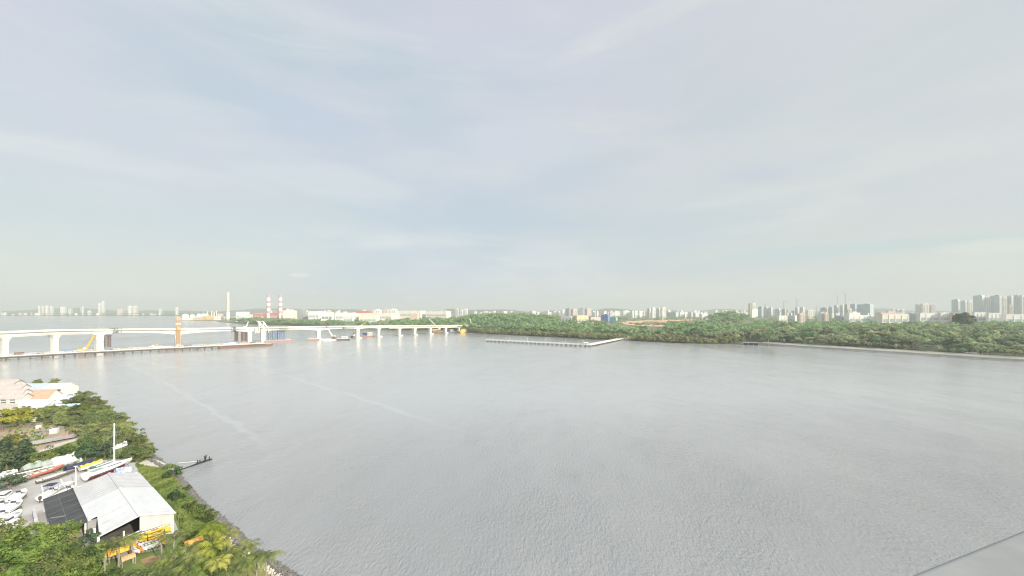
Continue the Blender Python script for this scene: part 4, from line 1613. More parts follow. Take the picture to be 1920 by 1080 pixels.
cargo("deckhouse", Vector((c.x + 1.5, c.y, 1.95)), (8, 5, 3.2), 0.1, M_conc2, "cream deckhouse on the dark work boat", "deckhouse")
c = wp(665, 632.6)
barge((c.x, c.y), 0.2, 12, 10, 2.0, M_darkst, "dark barge left of the pier with the blue and cream barge")
cargo("deckhouse", Vector((c.x + 0.5, c.y, 2.2)), (6.5, 5, 6.5), 0.2, M_conc2, "tall cream deckhouse left of the third eastern pier", "deckhouse")
c = wp(690, 631.3)
barge((c.x, c.y), 0.3, 22, 10, 1.8, M_pink, "rusty barge with blue and cream cabins between two eastern piers")
cargo("deckhouse", Vector((c.x - 5.5, c.y, 1.95)), (7, 6, 4.2), 0.3, mat("navy_blue", (0.06, 0.07, 0.20), 0.6), "dark blue cabin on the rusty barge", "deckhouse", mat("navy_blue", (0, 0, 0)))
cargo("deckhouse", Vector((c.x + 3.5, c.y, 1.95)), (8, 6, 5.2), 0.3, M_conc2, "cream cabin on the rusty barge", "deckhouse")
c = wp(821, 624.6)
barge((c.x, c.y), 0.5, 24, 11, 2.0, M_redst, "rust red barge under the far eastern spans")
c = wp(822, 622.6)
crawler_crane(Vector((c.x, c.y, 2.1)), 0.4, at(804.5, 598, c.y + 5), M_white, M_yel, "yellow crane with a white boom rising above the far eastern spans", size=1.5)
c = wp(814, 623.2)
cargo("pile_rig", Vector((c.x, c.y, 2.1)), (9, 6, 4.5), 0.5, M_orange, "orange piling machine under the far eastern spans", "machine", M_yel)
c = wp(846, 623.6)
barge((c.x, c.y), 0.5, 14, 9, 2.0, M_darkst, "dark work boat between the last two bridge piers")
cargo("deckhouse", Vector((c.x, c.y, 2.2)), (7, 5, 3.6), 0.5, M_bluest, "blue grey deckhouse on the boat between the last two piers", "deckhouse")
c = wp(869, 623.8)
barge((c.x, c.y), 0.55, 20, 12, 3.2, M_yel, "cream and yellow pontoon at the wooded shore under the last span", M_conc2)
cargo("pile_rig", Vector((c.x, c.y, 3.45)), (13, 7, 4.0), 0.55, M_yel, "yellow machine on the pontoon at the shore end of the bridge", "machine", M_orange)
c = wp(884, 622)
crawler_crane(Vector((c.x, c.y + 14, 2.6)), 0.5, at(880.5, 597, c.y + 18), M_white, M_orange, "orange crane with a pale boom at the shore end of the bridge", size=1.4)
p, d = ax(458)
crawler_crane(Vector((p.x, p.y, p.z - 1.05)), 0.6, at(466, 603, p.y + 2), M_white, M_white, "small white crane standing on the deck above the red falsework", size=0.7)
p, d = ax(676)
crawler_crane(Vector((p.x, p.y, p.z - 1.05)), 0.6, at(690, 600, p.y + 2), M_yel, M_yel, "small yellow crane on the deck beside the third eastern pier", size=0.7)
# ------------------------------------------------------------------ boatyard: the shed
M_roofw = mat("white_roof_sheet", (0.51, 0.517, 0.517), 0.6, scale=0.35, second=(0.465, 0.473, 0.47), stretch=(0.35, 1.6, 1))
M_roofg = mat("pale_grey_roof_sheet", (0.415, 0.415, 0.42), 0.65, scale=0.3, second=(0.365, 0.365, 0.37), stretch=(0.4, 1.4, 1))
M_joint = mat("roof_joint", (0.41, 0.42, 0.42), 0.6, scale=1.0)
M_dark = mat("dark_grey_roof", (0.034, 0.036, 0.038), 0.8, scale=0.3, second=(0.055, 0.057, 0.058))
M_darkj = mat("dark_roof_joint", (0.11, 0.115, 0.12), 0.7, scale=0.5)
M_siding = mat("cream_siding", (0.43, 0.435, 0.435), 0.8, scale=0.8, second=(0.36, 0.36, 0.35), stretch=(1, 1, 0.3))
M_blocks = mat("block_wall", (0.50, 0.48, 0.43), 0.9, scale=1.6, second=(0.36, 0.34, 0.30), stretch=(1, 1, 2))
M_inside = mat("dusty_floor", (0.12, 0.11, 0.10), 0.9, scale=0.5)
A2, U, V = Vector((-98.3, 90.1, 0)), Vector((0.792, -0.610, 0)), Vector((0.610, 0.792, 0))
LS, WS, ZE, ZR = 31.6, 10.4, 6.0, 7.55
rzs = math.atan2(U.y, U.x)


def sh(s, v, z):
    return A2 + U * s + V * v + Vector((0, 0, z))


def slab(b, pts, t):
    """a sheet of four points given thickness t downwards"""
    lo = [p - Vector((0, 0, t)) for p in pts]
    b.add(list(pts) + lo, [(0, 1, 2, 3), (7, 6, 5, 4), (0, 4, 5, 1), (1, 5, 6, 2), (2, 6, 7, 3), (3, 7, 4, 0)])
    return b


shed = empty("workshop_shed", sh(LS / 2, WS / 2, GZ), rzs, "big white gabled boat shed with a two-tone roof and an open dark front bay", "shed")
vm = 5.4
for nm, s0, s1, m, dz in (("rear_roof", -0.4, 13.0, M_roofg, -0.10), ("front_roof", 13.02, LS + 0.5, M_roofw, 0.0)):
    b = MB()
    for v0, v1, z0, z1 in ((-0.35, vm, ZE - 0.1, ZR), (vm, WS + 0.35, ZR, ZE - 0.1)):
        if nm == "front_roof" and v0 < 0:
            slab(b, [sh(s0, v0, z0 + dz), sh(22.3, v0, z0 + dz), sh(22.3, v1, z1 + dz), sh(s0, v1, z1 + dz)], 0.12)
            slab(b, [sh(22.302, 0.9, z0 + dz + 0.33), sh(s1, 0.1, z0 + dz + 0.13), sh(s1, v1, z1 + dz), sh(22.302, v1, z1 + dz)], 0.12)
        else:
            slab(b, [sh(s0, v0, z0 + dz), sh(s1, v0, z0 + dz), sh(s1, v1, z1 + dz), sh(s0, v1, z1 + dz)], 0.12)
    rf = b.build(nm, m, shed)
    b = MB()
    k = 0
    s = s0 + (1.1 if nm == "rear_roof" else 3.6)
    while s < s1 - 0.5:
        for v0, v1, z0, z1 in ((-0.33 if s < 22.2 else 1.0, vm - 0.02, ZE - 0.1 if s < 22.2 else ZE + 0.34, ZR), (vm + 0.02, WS + 0.33, ZR, ZE - 0.1)):
            b.beam(sh(s, v0, z0 + dz + 0.02), sh(s, v1, z1 + dz + 0.02), 0.10 if nm == "front_roof" else 0.05, 0.06)
        s += 3.6 if nm == "front_roof" else 1.2
    b.build("sheet_joint", M_joint if nm == "front_roof" else M_roofg, rf)
    b = MB()
    b.beam(sh(s0, vm, ZR + dz + 0.03), sh(s1, vm, ZR + dz + 0.03), 0.5, 0.08)
    b.build("ridge_cap", m, rf)
for nm, s0, s1, v0, v1, z1, m in (("side_wall", 0, LS, WS - 0.12, WS + 0.08, ZE - 0.12, M_siding), ("rear_wall", 0, 0.2, 0.2, WS - 0.13, ZE + 0.2, M_siding), ("inner_wall", 0.2, 22.0, 0.0, 0.2, ZE - 0.3, M_blocks)):
    b = MB()
    b.box(sh((s0 + s1) / 2, (v0 + v1) / 2, (GZ - 0.1 + z1) / 2), (s1 - s0, v1 - v0, z1 - GZ + 0.1), rzs)
    b.build(nm, m, shed)
b = MB()
zv = lambda v: ZE - 0.12 + (ZR - ZE + 0.02) * (v / vm if v < vm else (WS - v) / (WS - vm)) - 0.05
pl = [(5.45, 4.15), (WS - 0.14, 4.15), (WS - 0.14, zv(WS - 0.14)), (5.45, zv(5.45))]
b.loft([[sh(LS + t, v, z) for v, z in pl] for t in (-0.10, 0.06)])
b.build("gable_siding", M_siding, shed)
b = MB()
pl = [(2.7, GZ - 0.1), (WS - 0.14, GZ - 0.1), (WS - 0.14, 4.14), (2.7, 3.75)]
b.loft([[sh(LS + t, v, z) for v, z in pl] for t in (-0.10, 0.14)])
bw = b.build("block_wall", M_blocks, shed)
b = MB()
for v in (4.4, 5.2, 6.0, 6.8, 7.6, 8.4):
    b.box(sh(LS + 0.17, v, 3.0), (0.08, 0.10, 2.2), rzs)
b.box(sh(LS + 0.17, 6.4, 4.0), (0.07, 5.2, 0.12), rzs)
b.build("shutter_rail", M_white, bw)
b = MB()
b.beam(sh(LS, 0.3, 3.6), sh(LS, 5.4, 4.5), 0.16)
b.beam(sh(LS, 3.3, GZ), sh(LS, 3.3, 5.4), 0.18)
b.build("front_brace", M_white, shed)
for s, v, ztop in ((LS, 0.0, ZE - 0.2), (LS * 0.86, 0.0, ZE - 0.2), (22.2, -0.1, 6.6)):
    b = MB()
    b.box(sh(s, v, (GZ + ztop) / 2), (0.34, 0.34, ztop - GZ), rzs)
    b.build("corner_post", M_white, shed)
b = MB()
b.box(sh(22.42, 0.45, 3.9), (0.2, 1.7, 3.8), rzs)
b.build("grey_panel", mat("mid_grey_panel", (0.28, 0.28, 0.28), 0.7), shed)
b = MB()
b.sheet([sh(0.3, 0.3, GZ + 0.02), sh(LS, 0.3, GZ + 0.02), sh(LS, WS - 0.3, GZ + 0.02), sh(0.3, WS - 0.3, GZ + 0.02)])
b.build("shed_floor", M_inside, shed)

lean = empty("lean_to", sh(10, -2.5, GZ), rzs, "dark grey flat lean-to roof along the near side of the white boat shed", "lean-to")
b = MB()
slab(b, [sh(-1.5, -4.7, 4.7), sh(22.0, -4.7, 4.7), sh(22.0, -0.25, 5.55), sh(-1.5, -0.25, 5.55)], 0.14)
b.build("roof", M_dark, lean)
b = MB()
for s in (2.2, 6.0, 9.9, 13.8, 17.9):
    b.beam(sh(s, -4.65, 4.72), sh(s, -0.3, 5.56), 0.08, 0.05)
b.beam(sh(-1.4, -2.6, 5.11), sh(21.9, -2.6, 5.11), 0.08, 0.05)
b.build("sheet_joint", M_darkj, lean)
b = MB()
b.beam(sh(12.2, -4.4, 4.80), sh(14.2, -2.7, 5.13), 0.45, 0.05)
b.build("repair_sheet", mat("grey_repair_sheet", (0.22, 0.225, 0.23), 0.7), lean)
for s, v, z in ((21.8, -4.5, 4.6), (21.8, -2.4, 5.0), (21.8, -0.6, 5.4), (-1.3, -4.5, 4.6), (10, -4.5, 4.6)):
    b = MB()
    b.box(sh(s, v, (GZ + z) / 2), (0.24, 0.24, z - GZ), rzs)
    b.build("post", M_white, lean)
lw = empty("low_wall", sh(10, -6.0, GZ), rzs, "low white wall with gaps beside the dark lean-to roof", "wall")
for s0, s1 in ((-1.5, 5.6), (7.0, 12.2), (13.4, 21.5)):
    b = MB()
    b.box(sh((s0 + s1) / 2, -6.0, GZ + 0.65), (s1 - s0, 0.5, 1.3), rzs)
    b.build("wall_panel", M_siding, lw)
c = gp(142, 922, GZ)
r = empty("white_pole", c, 0, "tall thin white pole standing behind the corner of the white shed", "pole")
b = MB()
b.tube([c, c + Vector((0, 0, 6.2))], [0.14, 0.09], 8)
b.build("shaft", M_white, r)
b = MB()
b.beam(c + Vector((-0.4, 0, 6.1)), c + Vector((0.5, 0, 6.2)), 0.2, 0.14)
b.build("lamp_head", M_white, r)
b = MB()
for p0, p1 in (((78, 910), (84, 938)), ((114, 899), (123, 914))):
    b.beam(gp(*p0, GZ) + Vector((0, 0, 0.012)), gp(*p1, GZ) + Vector((0, 0, 0.012)), 0.22, 0.008)
tag(b.build("yard_markings", M_white), "white lines on the yard", "ground", kind='structure')

# ------------------------------------------------------------------ boats
M_gel = mat("white_gelcoat", (0.66, 0.66, 0.65), 0.4, scale=0.8, second=(0.54, 0.545, 0.54))
M_cock = mat("pale_cockpit", (0.60, 0.62, 0.62), 0.6, scale=1.5, second=(0.46, 0.48, 0.50))
M_navy = mat("navy_canvas", (0.030, 0.034, 0.085), 0.8, scale=1.5)
M_antif = mat("dark_red_antifouling", (0.20, 0.035, 0.035), 0.75, scale=1.0)
M_smoke = mat("smoked_acrylic", (0.05, 0.06, 0.08), 0.2, scale=1.0)
M_tarp = mat("grey_green_tarpaulin", (0.30, 0.34, 0.31), 0.7, scale=0.8, second=(0.20, 0.24, 0.21), bump=0.5)
M_tarpw = mat("pale_tarpaulin", (0.58, 0.60, 0.60), 0.6, scale=0.9, second=(0.40, 0.42, 0.42), bump=0.5)
M_timber = mat("dark_timber", (0.07, 0.06, 0.05), 0.85, scale=1.0, second=(0.14, 0.12, 0.10))
M_alu = mat("aluminium_spar", (0.50, 0.50, 0.50), 0.4, scale=1.0, metallic=0.4)
M_rust = mat("orange_red_hull", (0.46, 0.13, 0.09), 0.7, scale=0.8, second=(0.36, 0.14, 0.11))


def hull_sections(L, B, D, n=11, sheer=0.18, full=0.55):
    out = []
    for i in range(n):
        t = i / (n - 1)
        hb = B / 2 * (0.86 + 0.14 * math.sin(math.pi * min(1, t * 1.6))) * (1 - max(0, (t - full) / (1 - full)) ** 2.1 * 0.97)
        z1 = D + sheer * D * t ** 2 * 2
        zk = 0.0 + D * 0.75 * max(0, (t - 0.72) / 0.28) ** 1.8
        x = -L / 2 + L * t
        out.append((x, hb, z1, zk))
    return out


def boat(name, label, cat, loc, heading, L, B, D, mh, lift=0.5, group=None, inner=True, mgun=None, mbot=None, full=0.55, gunw=0.10):
    r = empty(name, loc, heading, label, cat, group)
    secs = hull_sections(L, B, D, full=full, sheer=0.05 if L > 10 else 0.14)
    b = MB()
    rings = []
    for x, hb, z1, zk in secs:
        rings.append([(x, hb, z1 + lift), (x, hb * 0.93, (z1 * 0.45 + zk * 0.55) + lift), (x, hb * 0.42, zk + 0.05 * D + lift), (x, 0, zk + lift - 0.03),
                      (x, -hb * 0.42, zk + 0.05 * D + lift), (x, -hb * 0.93, (z1 * 0.45 + zk * 0.55) + lift), (x, -hb, z1 + lift)])
    b.loft(rings, closed=False)
    b.add(rings[0], [tuple(range(7))])
    b.build("hull", mh, r, local=True, smooth=False)
    b = MB()
    k = len(secs)
    for sg in (-1, 1):
        pts = [(x, sg * max(hb, 0.02), z1 + lift + 0.02) for x, hb, z1, zk in secs]
        b.tube(pts, gunw, 6)
    b.tube([(secs[0][0], -secs[0][1], secs[0][2] + lift), (secs[0][0], secs[0][1], secs[0][2] + lift)], gunw, 6)
    b.build("gunwale", mgun or mh, r, local=True)
    if inner:
        b = MB()
        fl = []
        for x, hb, z1, zk in secs[:-1]:
            zf = max(zk + 0.1, z1 - 0.45 * D) + lift
            fl.append([(x, -hb * 0.96, z1 + lift - 0.05), (x, -hb * 0.80, zf), (x, hb * 0.80, zf), (x, hb * 0.96, z1 + lift - 0.05)])
        b.loft(fl, closed=False)
        b.build("cockpit", M_cock, r, local=True)
        b = MB()
        fd = [(x, hb, z1) for x, hb, z1, zk in secs if x > L * 0.12]
        b.loft([[(x, -hb * 0.97, z1 + lift - 0.01), (x, 0, z1 + lift + 0.10), (x, hb * 0.97, z1 + lift - 0.01)] for x, hb, z1 in fd], closed=False)
        b.build("foredeck", mh, r, local=True)
    for sx in (-0.28, 0.22):
        b = MB()
        b.box((L * sx, 0, lift / 2 - 0.02), (0.35, B * 0.7, lift + 0.1))
        b.build("keel_block", M_timber, r, local=True)
    return r


def outfit(r, L, B, D, lift, console=True, motor=True, bimini=None, arch=False, cabin=False):
    z = D + lift
    if console:
        b = MB()
        b.box((0.0, 0, z + 0.05), (0.8, 0.9, 0.9), 0, 0.85)
        b.build("console", M_gel, r, local=True)
        b = MB()
        b.beam((0.38, -0.42, z + 0.5), (0.30, -0.42, z + 0.95), 0.05)
        b.add([(0.42, -0.45, z + 0.45), (0.42, 0.45, z + 0.45), (0.25, 0.42, z + 0.95), (0.25, -0.42, z + 0.95)], [(0, 1, 2, 3)])
        b.build("windscreen", M_smoke, r, local=True)
    if motor:
        b = MB()
        b.box((-L / 2 - 0.28, 0, z + 0.05), (0.5, 0.42, 0.62), 0, 0.8)
        b.box((-L / 2 - 0.30, 0, z - 0.55), (0.22, 0.16, 0.9))
        b.build("outboard_motor", M_darkst, r, local=True)
    if bimini:
        b = MB()
        b.loft([[(x, y, z + 1.75 + 0.12 * (1 - (y / (B * 0.45)) ** 2)) for y in (-B * .45, -B * .2, B * .2, B * .45)] for x in (-1.3, 0.9)], closed=False)
        b.build("canopy", bimini, r, local=True)
        b = MB()
        for sx in (-1.2, 0.8):
            for sy in (-1, 1):
                b.beam((sx, sy * B * 0.43, z), (sx, sy * B * 0.44, z + 1.75), 0.06)
        b.build("canopy_frame", M_alu, r, local=True)
    if arch:
        b = MB()
        b.tube([(-1.2, -B * .44, z), (-1.5, -B * .42, z + 0.9), (-1.6, -B * .2, z + 1.4), (-1.6, B * .2, z + 1.4), (-1.5, B * .42, z + 0.9), (-1.2, B * .44, z)], 0.13, 7)
        b.build("radar_arch", M_gel, r, local=True)
    if cabin:
        b = MB()
        b.box((0.6, 0, z + 0.35), (2.4, B * 0.7, 0.9), 0, 0.78)
        b.build("cabin", M_gel, r, local=True)
        b = MB()
        b.box((0.6, 0, z + 0.45), (2.25, B * 0.69, 0.32), 0, 0.96)
        b.build("cabin_window", M_smoke, r, local=True)


H_ = math.radians
boats = [  # centre pixel, length, beam, heading, options, label
    (33, 931, 6.8, 2.5, 122, dict(console=True), "long white open boat at the top of the boat cluster, nearest the dark spars"),
    (23, 951, 5.8, 2.3, 116, dict(console=True, motor=True), "white open boat second from the top at the edge of the boat cluster"),
    (23, 969.5, 4.6, 2.2, 114, dict(console=False), "small round bowed white dinghy in the middle of the boat cluster edge"),
    (3, 934, 6.6, 2.4, 118, dict(console=False, cabin=True), "white cabin boat at the picture edge, top of the cluster"),
    (1, 951, 5.8, 2.2, 110, dict(console=True), "white boat at the picture edge between the cabin boat and the dark gap"),
    (2, 969, 5.0, 2.2, 120, dict(console=True), "white boat at the picture edge in the middle of the cluster"),
    (3, 985, 5.0, 2.2, 108, dict(console=False, cabin=True), "white boat with dark cabin windows low in the cluster"),
    (20, 988, 5.0, 2.3, 120, dict(console=False, arch=True), "white boat with a round tubular arch at the low end of the cluster"),
    (5, 1002, 5.6, 2.3, 112, dict(console=True, arch=True), "white boat beside the big tree, lowest but one in the cluster"),
    (-1, 1018, 5.2, 2.2, 112, dict(console=True), "white boat half hidden by the big tree at the end of the cluster"),
    (95, 925, 5.6, 2.3, 108, dict(console=True, bimini=M_navy), "white motorboat with a navy canopy behind the dark lean-to roof"),
    (126, 922, 5.0, 2.1, 104, dict(console=True, bimini=M_gel), "white motorboat with a white canopy beside the shed corner"),
]
for px, py, L, B, hd, opt, lab in boats:
    p = gp(px, py, GZ + 1.0)
    r = boat("motorboat", lab, "boat", (p.x, p.y, GZ), H_(hd), L, B, 0.85, M_gel, 0.45, "white boats stored in the yard", gunw=0.09)
    outfit(r, L, B, 0.85, 0.45, **opt)

# the yacht on its stands
yl = Vector((-108.2, 107.6, GZ))
yr = boat("sailing_yacht", "white sailing yacht with dark red underwater hull and tall mast, standing on the hard", "yacht", yl, H_(84), 11.4, 3.0, 1.5, M_gel, 0.5, inner=False, mgun=M_gel, full=0.4, gunw=0.06)
b = MB()
secs = hull_sections(11.4, 3.0, 1.5, full=0.4, sheer=0.05)
b.loft([[(x, hb * 0.95 + 0.03, (z1 * .55 + zk * .45) + 0.5), (x, hb * 0.93 + 0.03, (z1 * .45 + zk * .55) + 0.5), (x, hb * 0.44 + .03, zk + 0.06 + 0.5), (x, 0, zk + 0.43), (x, -hb * 0.44 - .03, zk + 0.06 + 0.5), (x, -hb * 0.93 - 0.03, (z1 * .45 + zk * .55) + 0.5), (x, -hb * 0.95 - 0.03, (z1 * .55 + zk * .45) + 0.5)]
        for x, hb, z1, zk in secs[:-2]], closed=False)
b.build("antifouling", M_antif, yr, local=True)
b = MB()
for sg in (-1, 1):
    b.loft([[(x, sg * (hb * 0.95 + 0.035), (z1 * .56 + zk * .44) + 0.5), (x, sg * (hb * 0.965 + 0.03), (z1 * .66 + zk * .34) + 0.5)] for x, hb, z1, zk in secs[:-1]], closed=False)
b.build("waterline_stripe", M_navy, yr, local=True)
b = MB()
b.loft([[(x, -hb, z1 + 0.52), (x, -hb * 0.5, z1 + 0.58), (x, hb * 0.5, z1 + 0.58), (x, hb, z1 + 0.52)] for x, hb, z1, zk in secs], closed=False)
b.build("deck", M_gel, yr, local=True)
b = MB()
b.box((0.6, 0, 2.25), (4.2, 1.7, 0.5), 0, 0.86)
cb_ = b.build("coachroof", M_gel, yr, local=True)
b = MB()
for sg in (-1, 1):
    b.box((0.6, sg * 0.81, 2.26), (3.4, 0.06, 0.2))
b.build("cabin_window", M_smoke, cb_, local=True)
b = MB()
b.box((-3.0, 0, 2.1), (3.0, 1.5, 0.30), 0, 0.9)
b.build("cockpit_cover", M_tarp, yr, local=True)
b = MB()
b.box((0.0, 0, 0.35), (1.9, 0.28, 0.75), 0, 1.1)
b.box((-4.6, 0, 0.5), (0.7, 0.14, 0.6))
b.build("fin_keel", M_antif, yr, local=True)
b = MB()
b.tube([(1.1, 0, 2.3), (1.1, 0, 13.2)], [0.17, 0.13], 8)
b.build("mast", M_white, yr, local=True)
b = MB()
for z, w_ in ((6.6, 1.1), (9.9, 0.8)):
    b.beam((1.1, -w_, z), (1.1, w_, z), 0.08)
for z, w_ in ((2.05, 1.4),):
    for sg in (-1, 1):
        b.beam((1.1, sg * w_, z), (1.1, sg * 1.1, 6.6), 0.015)
        b.beam((1.1, sg * 1.1, 6.6), (1.1, sg * 0.06, 13.0), 0.015)
b.beam((5.6, 0, 2.2), (1.1, 0, 13.2), 0.015)
b.beam((-5.5, 0, 2.1), (1.1, 0, 13.2), 0.015)
b.build("rigging", M_alu, yr, local=True)
b = MB()
b.tube([(0.9, 0, 3.2), (-3.2, 0, 3.1)], 0.15, 7)
b.build("boom", M_tarpw, yr, local=True)
for sx in (-3.2, 0.2, 3.4):
    for sg in (-1, 1):
        b = MB()
        b.beam((sx, sg * 1.9, 0), (sx, sg * 1.25, 1.4), 0.1)
        b.beam((sx - 0.5, sg * 1.9, 0.05), (sx + 0.5, sg * 1.9, 0.05), 0.1)
        b.build("stand_prop", M_darkst, yr, local=True)

# covered dinghies and the red longboat
for px, py, L, B, hd, mh, mc, lab in ((150, 873, 6.0, 2.2, 74, M_navy, M_navy, "dark navy covered boat below the trees, left of the yellow cover"),
                                      (171, 873, 4.8, 2.0, 70, M_gel, M_yel, "white dinghy under a yellow cover behind the yacht"),
                                      (190, 875, 5.0, 2.0, 74, M_gel, mat("green_canvas", (0.05, 0.12, 0.09), 0.8), "white dinghy under a dark green cover beside the yacht")):
    p = gp(px, py, GZ + 1.0)
    r = boat("covered_boat", lab, "boat", (p.x, p.y, GZ), H_(hd), L, B, 0.8, mh, 0.4, inner=False)
    b = MB()
    sc = hull_sections(L, B, 0.8)
    b.loft([[(x, -hb * 1.04, z1 + 0.32), (x, -hb * 0.5, z1 + 0.75 + 0.1 * math.sin(i * 1.9)), (x, 0, z1 + 1.0 + 0.12 * math.sin(i * 2.3)), (x, hb * 0.5, z1 + 0.72), (x, hb * 1.04, z1 + 0.32)]
            for i, (x, hb, z1, zk) in enumerate(sc)], closed=False)
    b.build("boat_cover", mc, r, local=True)
p = gp(88, 884, GZ + 0.9)
r = boat("longboat", "long open red longboat in front of the tarpaulin shelter", "boat", (p.x, p.y, GZ), H_(80), 7.0, 1.7, 0.8, M_rust, 0.5, mgun=mat("pale_red_rail", (0.55, 0.24, 0.18), 0.6), full=0.35)
b = MB()
for x in (-2.6, -1.2, 0.4, 1.8):
    b.box((x, 0, 1.28), (0.3, 1.4, 0.08))
b.build("thwart", M_rust, r, local=True)
for px, py, L, hd, lab in ((30, 904, 7.0, 66, "dark wooden boat lying among the spars at the edge of the trees"), (112, 891, 6.4, 72, "dark wooden boat lying nearest the yard below the red longboat"),
                           (96, 897, 5.2, 64, "small dark wooden boat at the near end of the spars")):
    p = gp(px, py, GZ + 0.5)
    r = boat("wooden_boat", lab, "boat", (p.x, p.y, GZ), H_(hd), L, 1.5, 0.7, M_timber, 0.12, mgun=M_alu, full=0.3, gunw=0.05)
for k, (a, c, z, m, lab) in enumerate(((( -6, 909), (92, 886), 0.5, M_alu, "long pale spar lying nearest the yard beside the wooden boats"), ((10, 901), (120, 875), 0.9, M_white, "long white spar lying below the red longboat"),
                                       ((60, 895), (140, 873), 0.6, M_timber, "dark spar lying behind the dark wooden boat"), ((20, 897), (80, 884), 1.2, M_timber, "dark spar stacked highest, along the tree edge"),
                                       ((104, 884), (150, 869), 1.0, M_tarp, "grey green spar between the shelter and the navy boat"))):
    p0, p1 = gp(*a, GZ), gp(*c, GZ)
    r = empty("mast_spar", (p0 + p1) / 2, 0, lab, "spar")
    b = MB()
    b.tube([p0 + Vector((0, 0, z)), p1 + Vector((0, 0, z + 0.1))], 0.16, 8)
    b.build("spar", m, r)
    for t in (0.2, 0.5, 0.8):
        b = MB()
        q = p0.lerp(p1, t)
        b.box(q + Vector((0, 0, z / 2 - 0.06)), (0.7, 0.25, z - 0.1))
        b.build("trestle_block", M_timber, r)


def rumpled(name, label, cat, loc, hd, L, W, Ht, m, seed, flat=0.3, group=None):
    """a ridge of sagging tarpaulin over a low frame"""
    rng = random.Random(seed)
    r = empty(name, loc, hd, label, cat, group)
    n, k = 12, 9
    b = MB()
    secs = []
    for i in range(n + 1):
        x = -L / 2 + L * i / n
        sag = 0.88 + 0.12 * abs(math.sin(i * 1.1)) + rng.uniform(-.05, .05)
        sec = []
        for j in range(k):
            t = -1 + 2 * j / (k - 1)
            z = Ht * sag * (1 - abs(t) ** (1.6 - flat)) + rng.uniform(-.06, .06) * Ht
            sec.append((x + rng.uniform(-.04, .04) * L / n, t * W / 2, max(0.02, z)))
        secs.append(sec)
    b.loft(secs, closed=False)
    b.add(secs[0], [tuple(range(k))])
    b.add(secs[-1], [tuple(reversed(range(k)))])
    b.build("sheet", m, r, local=True)
    b = MB()
    b.beam((-L / 2, 0, Ht * 0.8), (L / 2, 0, Ht * 0.8), 0.08)
    for x in (-L / 2 + 0.1, 0, L / 2 - 0.1):
        b.beam((x, 0, 0), (x, 0, Ht * 0.8), 0.08)
    b.build("frame", M_alu, r, local=True)
    return r


p = gp(82, 879, GZ)
rumpled("tarpaulin_shelter", "long grey green tarpaulin shelter behind the red longboat", "shelter", p, H_(78), 8.5, 3.6, 2.7, M_tarp, 1)
p = gp(122, 871, GZ)
rumpled("tarpaulin_shelter", "crumpled pale tarpaulin shelter right of the grey green one, under the trees", "shelter", p, H_(78), 6.0, 3.4, 2.9, M_tarpw, 2)
p = gp(232, 884, GZ)
rumpled("tarpaulin_heap", "blue and white tarpaulin heap beside the bow of the yacht", "tarpaulin", p, H_(30), 3.6, 2.2, 1.2, mat("blue_tarp", (0.12, 0.18, 0.36), 0.6, scale=0.9, second=(0.5, 0.52, 0.56)), 3)
p = gp(224, 850, GZ)
rumpled("tarpaulin_heap", "pale grey cover standing among the trees right of the mast", "tarpaulin", p, H_(60), 3.4, 2.6, 3.4, M_tarpw, 4)
p = gp(12, 898, GZ)
rumpled("tarpaulin_heap", "pale cover at the picture edge behind the white boats", "tarpaulin", p, H_(60), 3.6, 2.4, 2.2, M_tarpw, 5)

# ------------------------------------------------------------------ kayaks and canvas in front of the shed
M_ky = [mat("kayak_yellow", (0.72, 0.45, 0.02), 0.4, var=0.06), mat("kayak_gold", (0.68, 0.36, 0.02), 0.4, var=0.06), mat("kayak_orange", (0.66, 0.24, 0.03), 0.4, var=0.06),
        mat("kayak_white", (0.70, 0.70, 0.66), 0.45, var=0.06), mat("kayak_green", (0.50, 0.58, 0.46), 0.45, var=0.06), mat("kayak_cream", (0.66, 0.56, 0.30), 0.45, var=0.06)]


def kayak_mesh(name, L, B, Ht, m):
    b = MB()
    n = 12
    secs = []
    for i in range(n + 1):
        t = -1 + 2 * i / n
        w_ = max(0.02, B / 2 * (1 - abs(t) ** 2.4))
        h = max(0.03, Ht / 2 * (1 - 0.55 * abs(t) ** 2))
        rock = 0.16 * t * t
        secs.append([(t * L / 2, w_ * math.cos(a), h * math.sin(a) + rock) for a in [2 * math.pi * k / 10 for k in range(10)]])
    b.loft(secs)
    b.m = 1
    return b


def kayak(loc, hd, tilt, L, B, m, label, group, seat=True):
    r = empty("kayak", loc, hd, label, "kayak", group)
    r.rotation_euler = (tilt, 0, hd)
    kayak_mesh("hull", L, B, 0.42, m).build("hull", m, r, local=True, smooth=True)
    b = MB()
    b.tube([(x, y, 0.20) for x, y in [(0.55 * math.cos(a), 0.24 * math.sin(a)) for a in [2 * math.pi * k / 10 for k in range(11)]]], 0.05, 5)
    b.build("cockpit_rim", M_darkst, r, local=True)
    return r


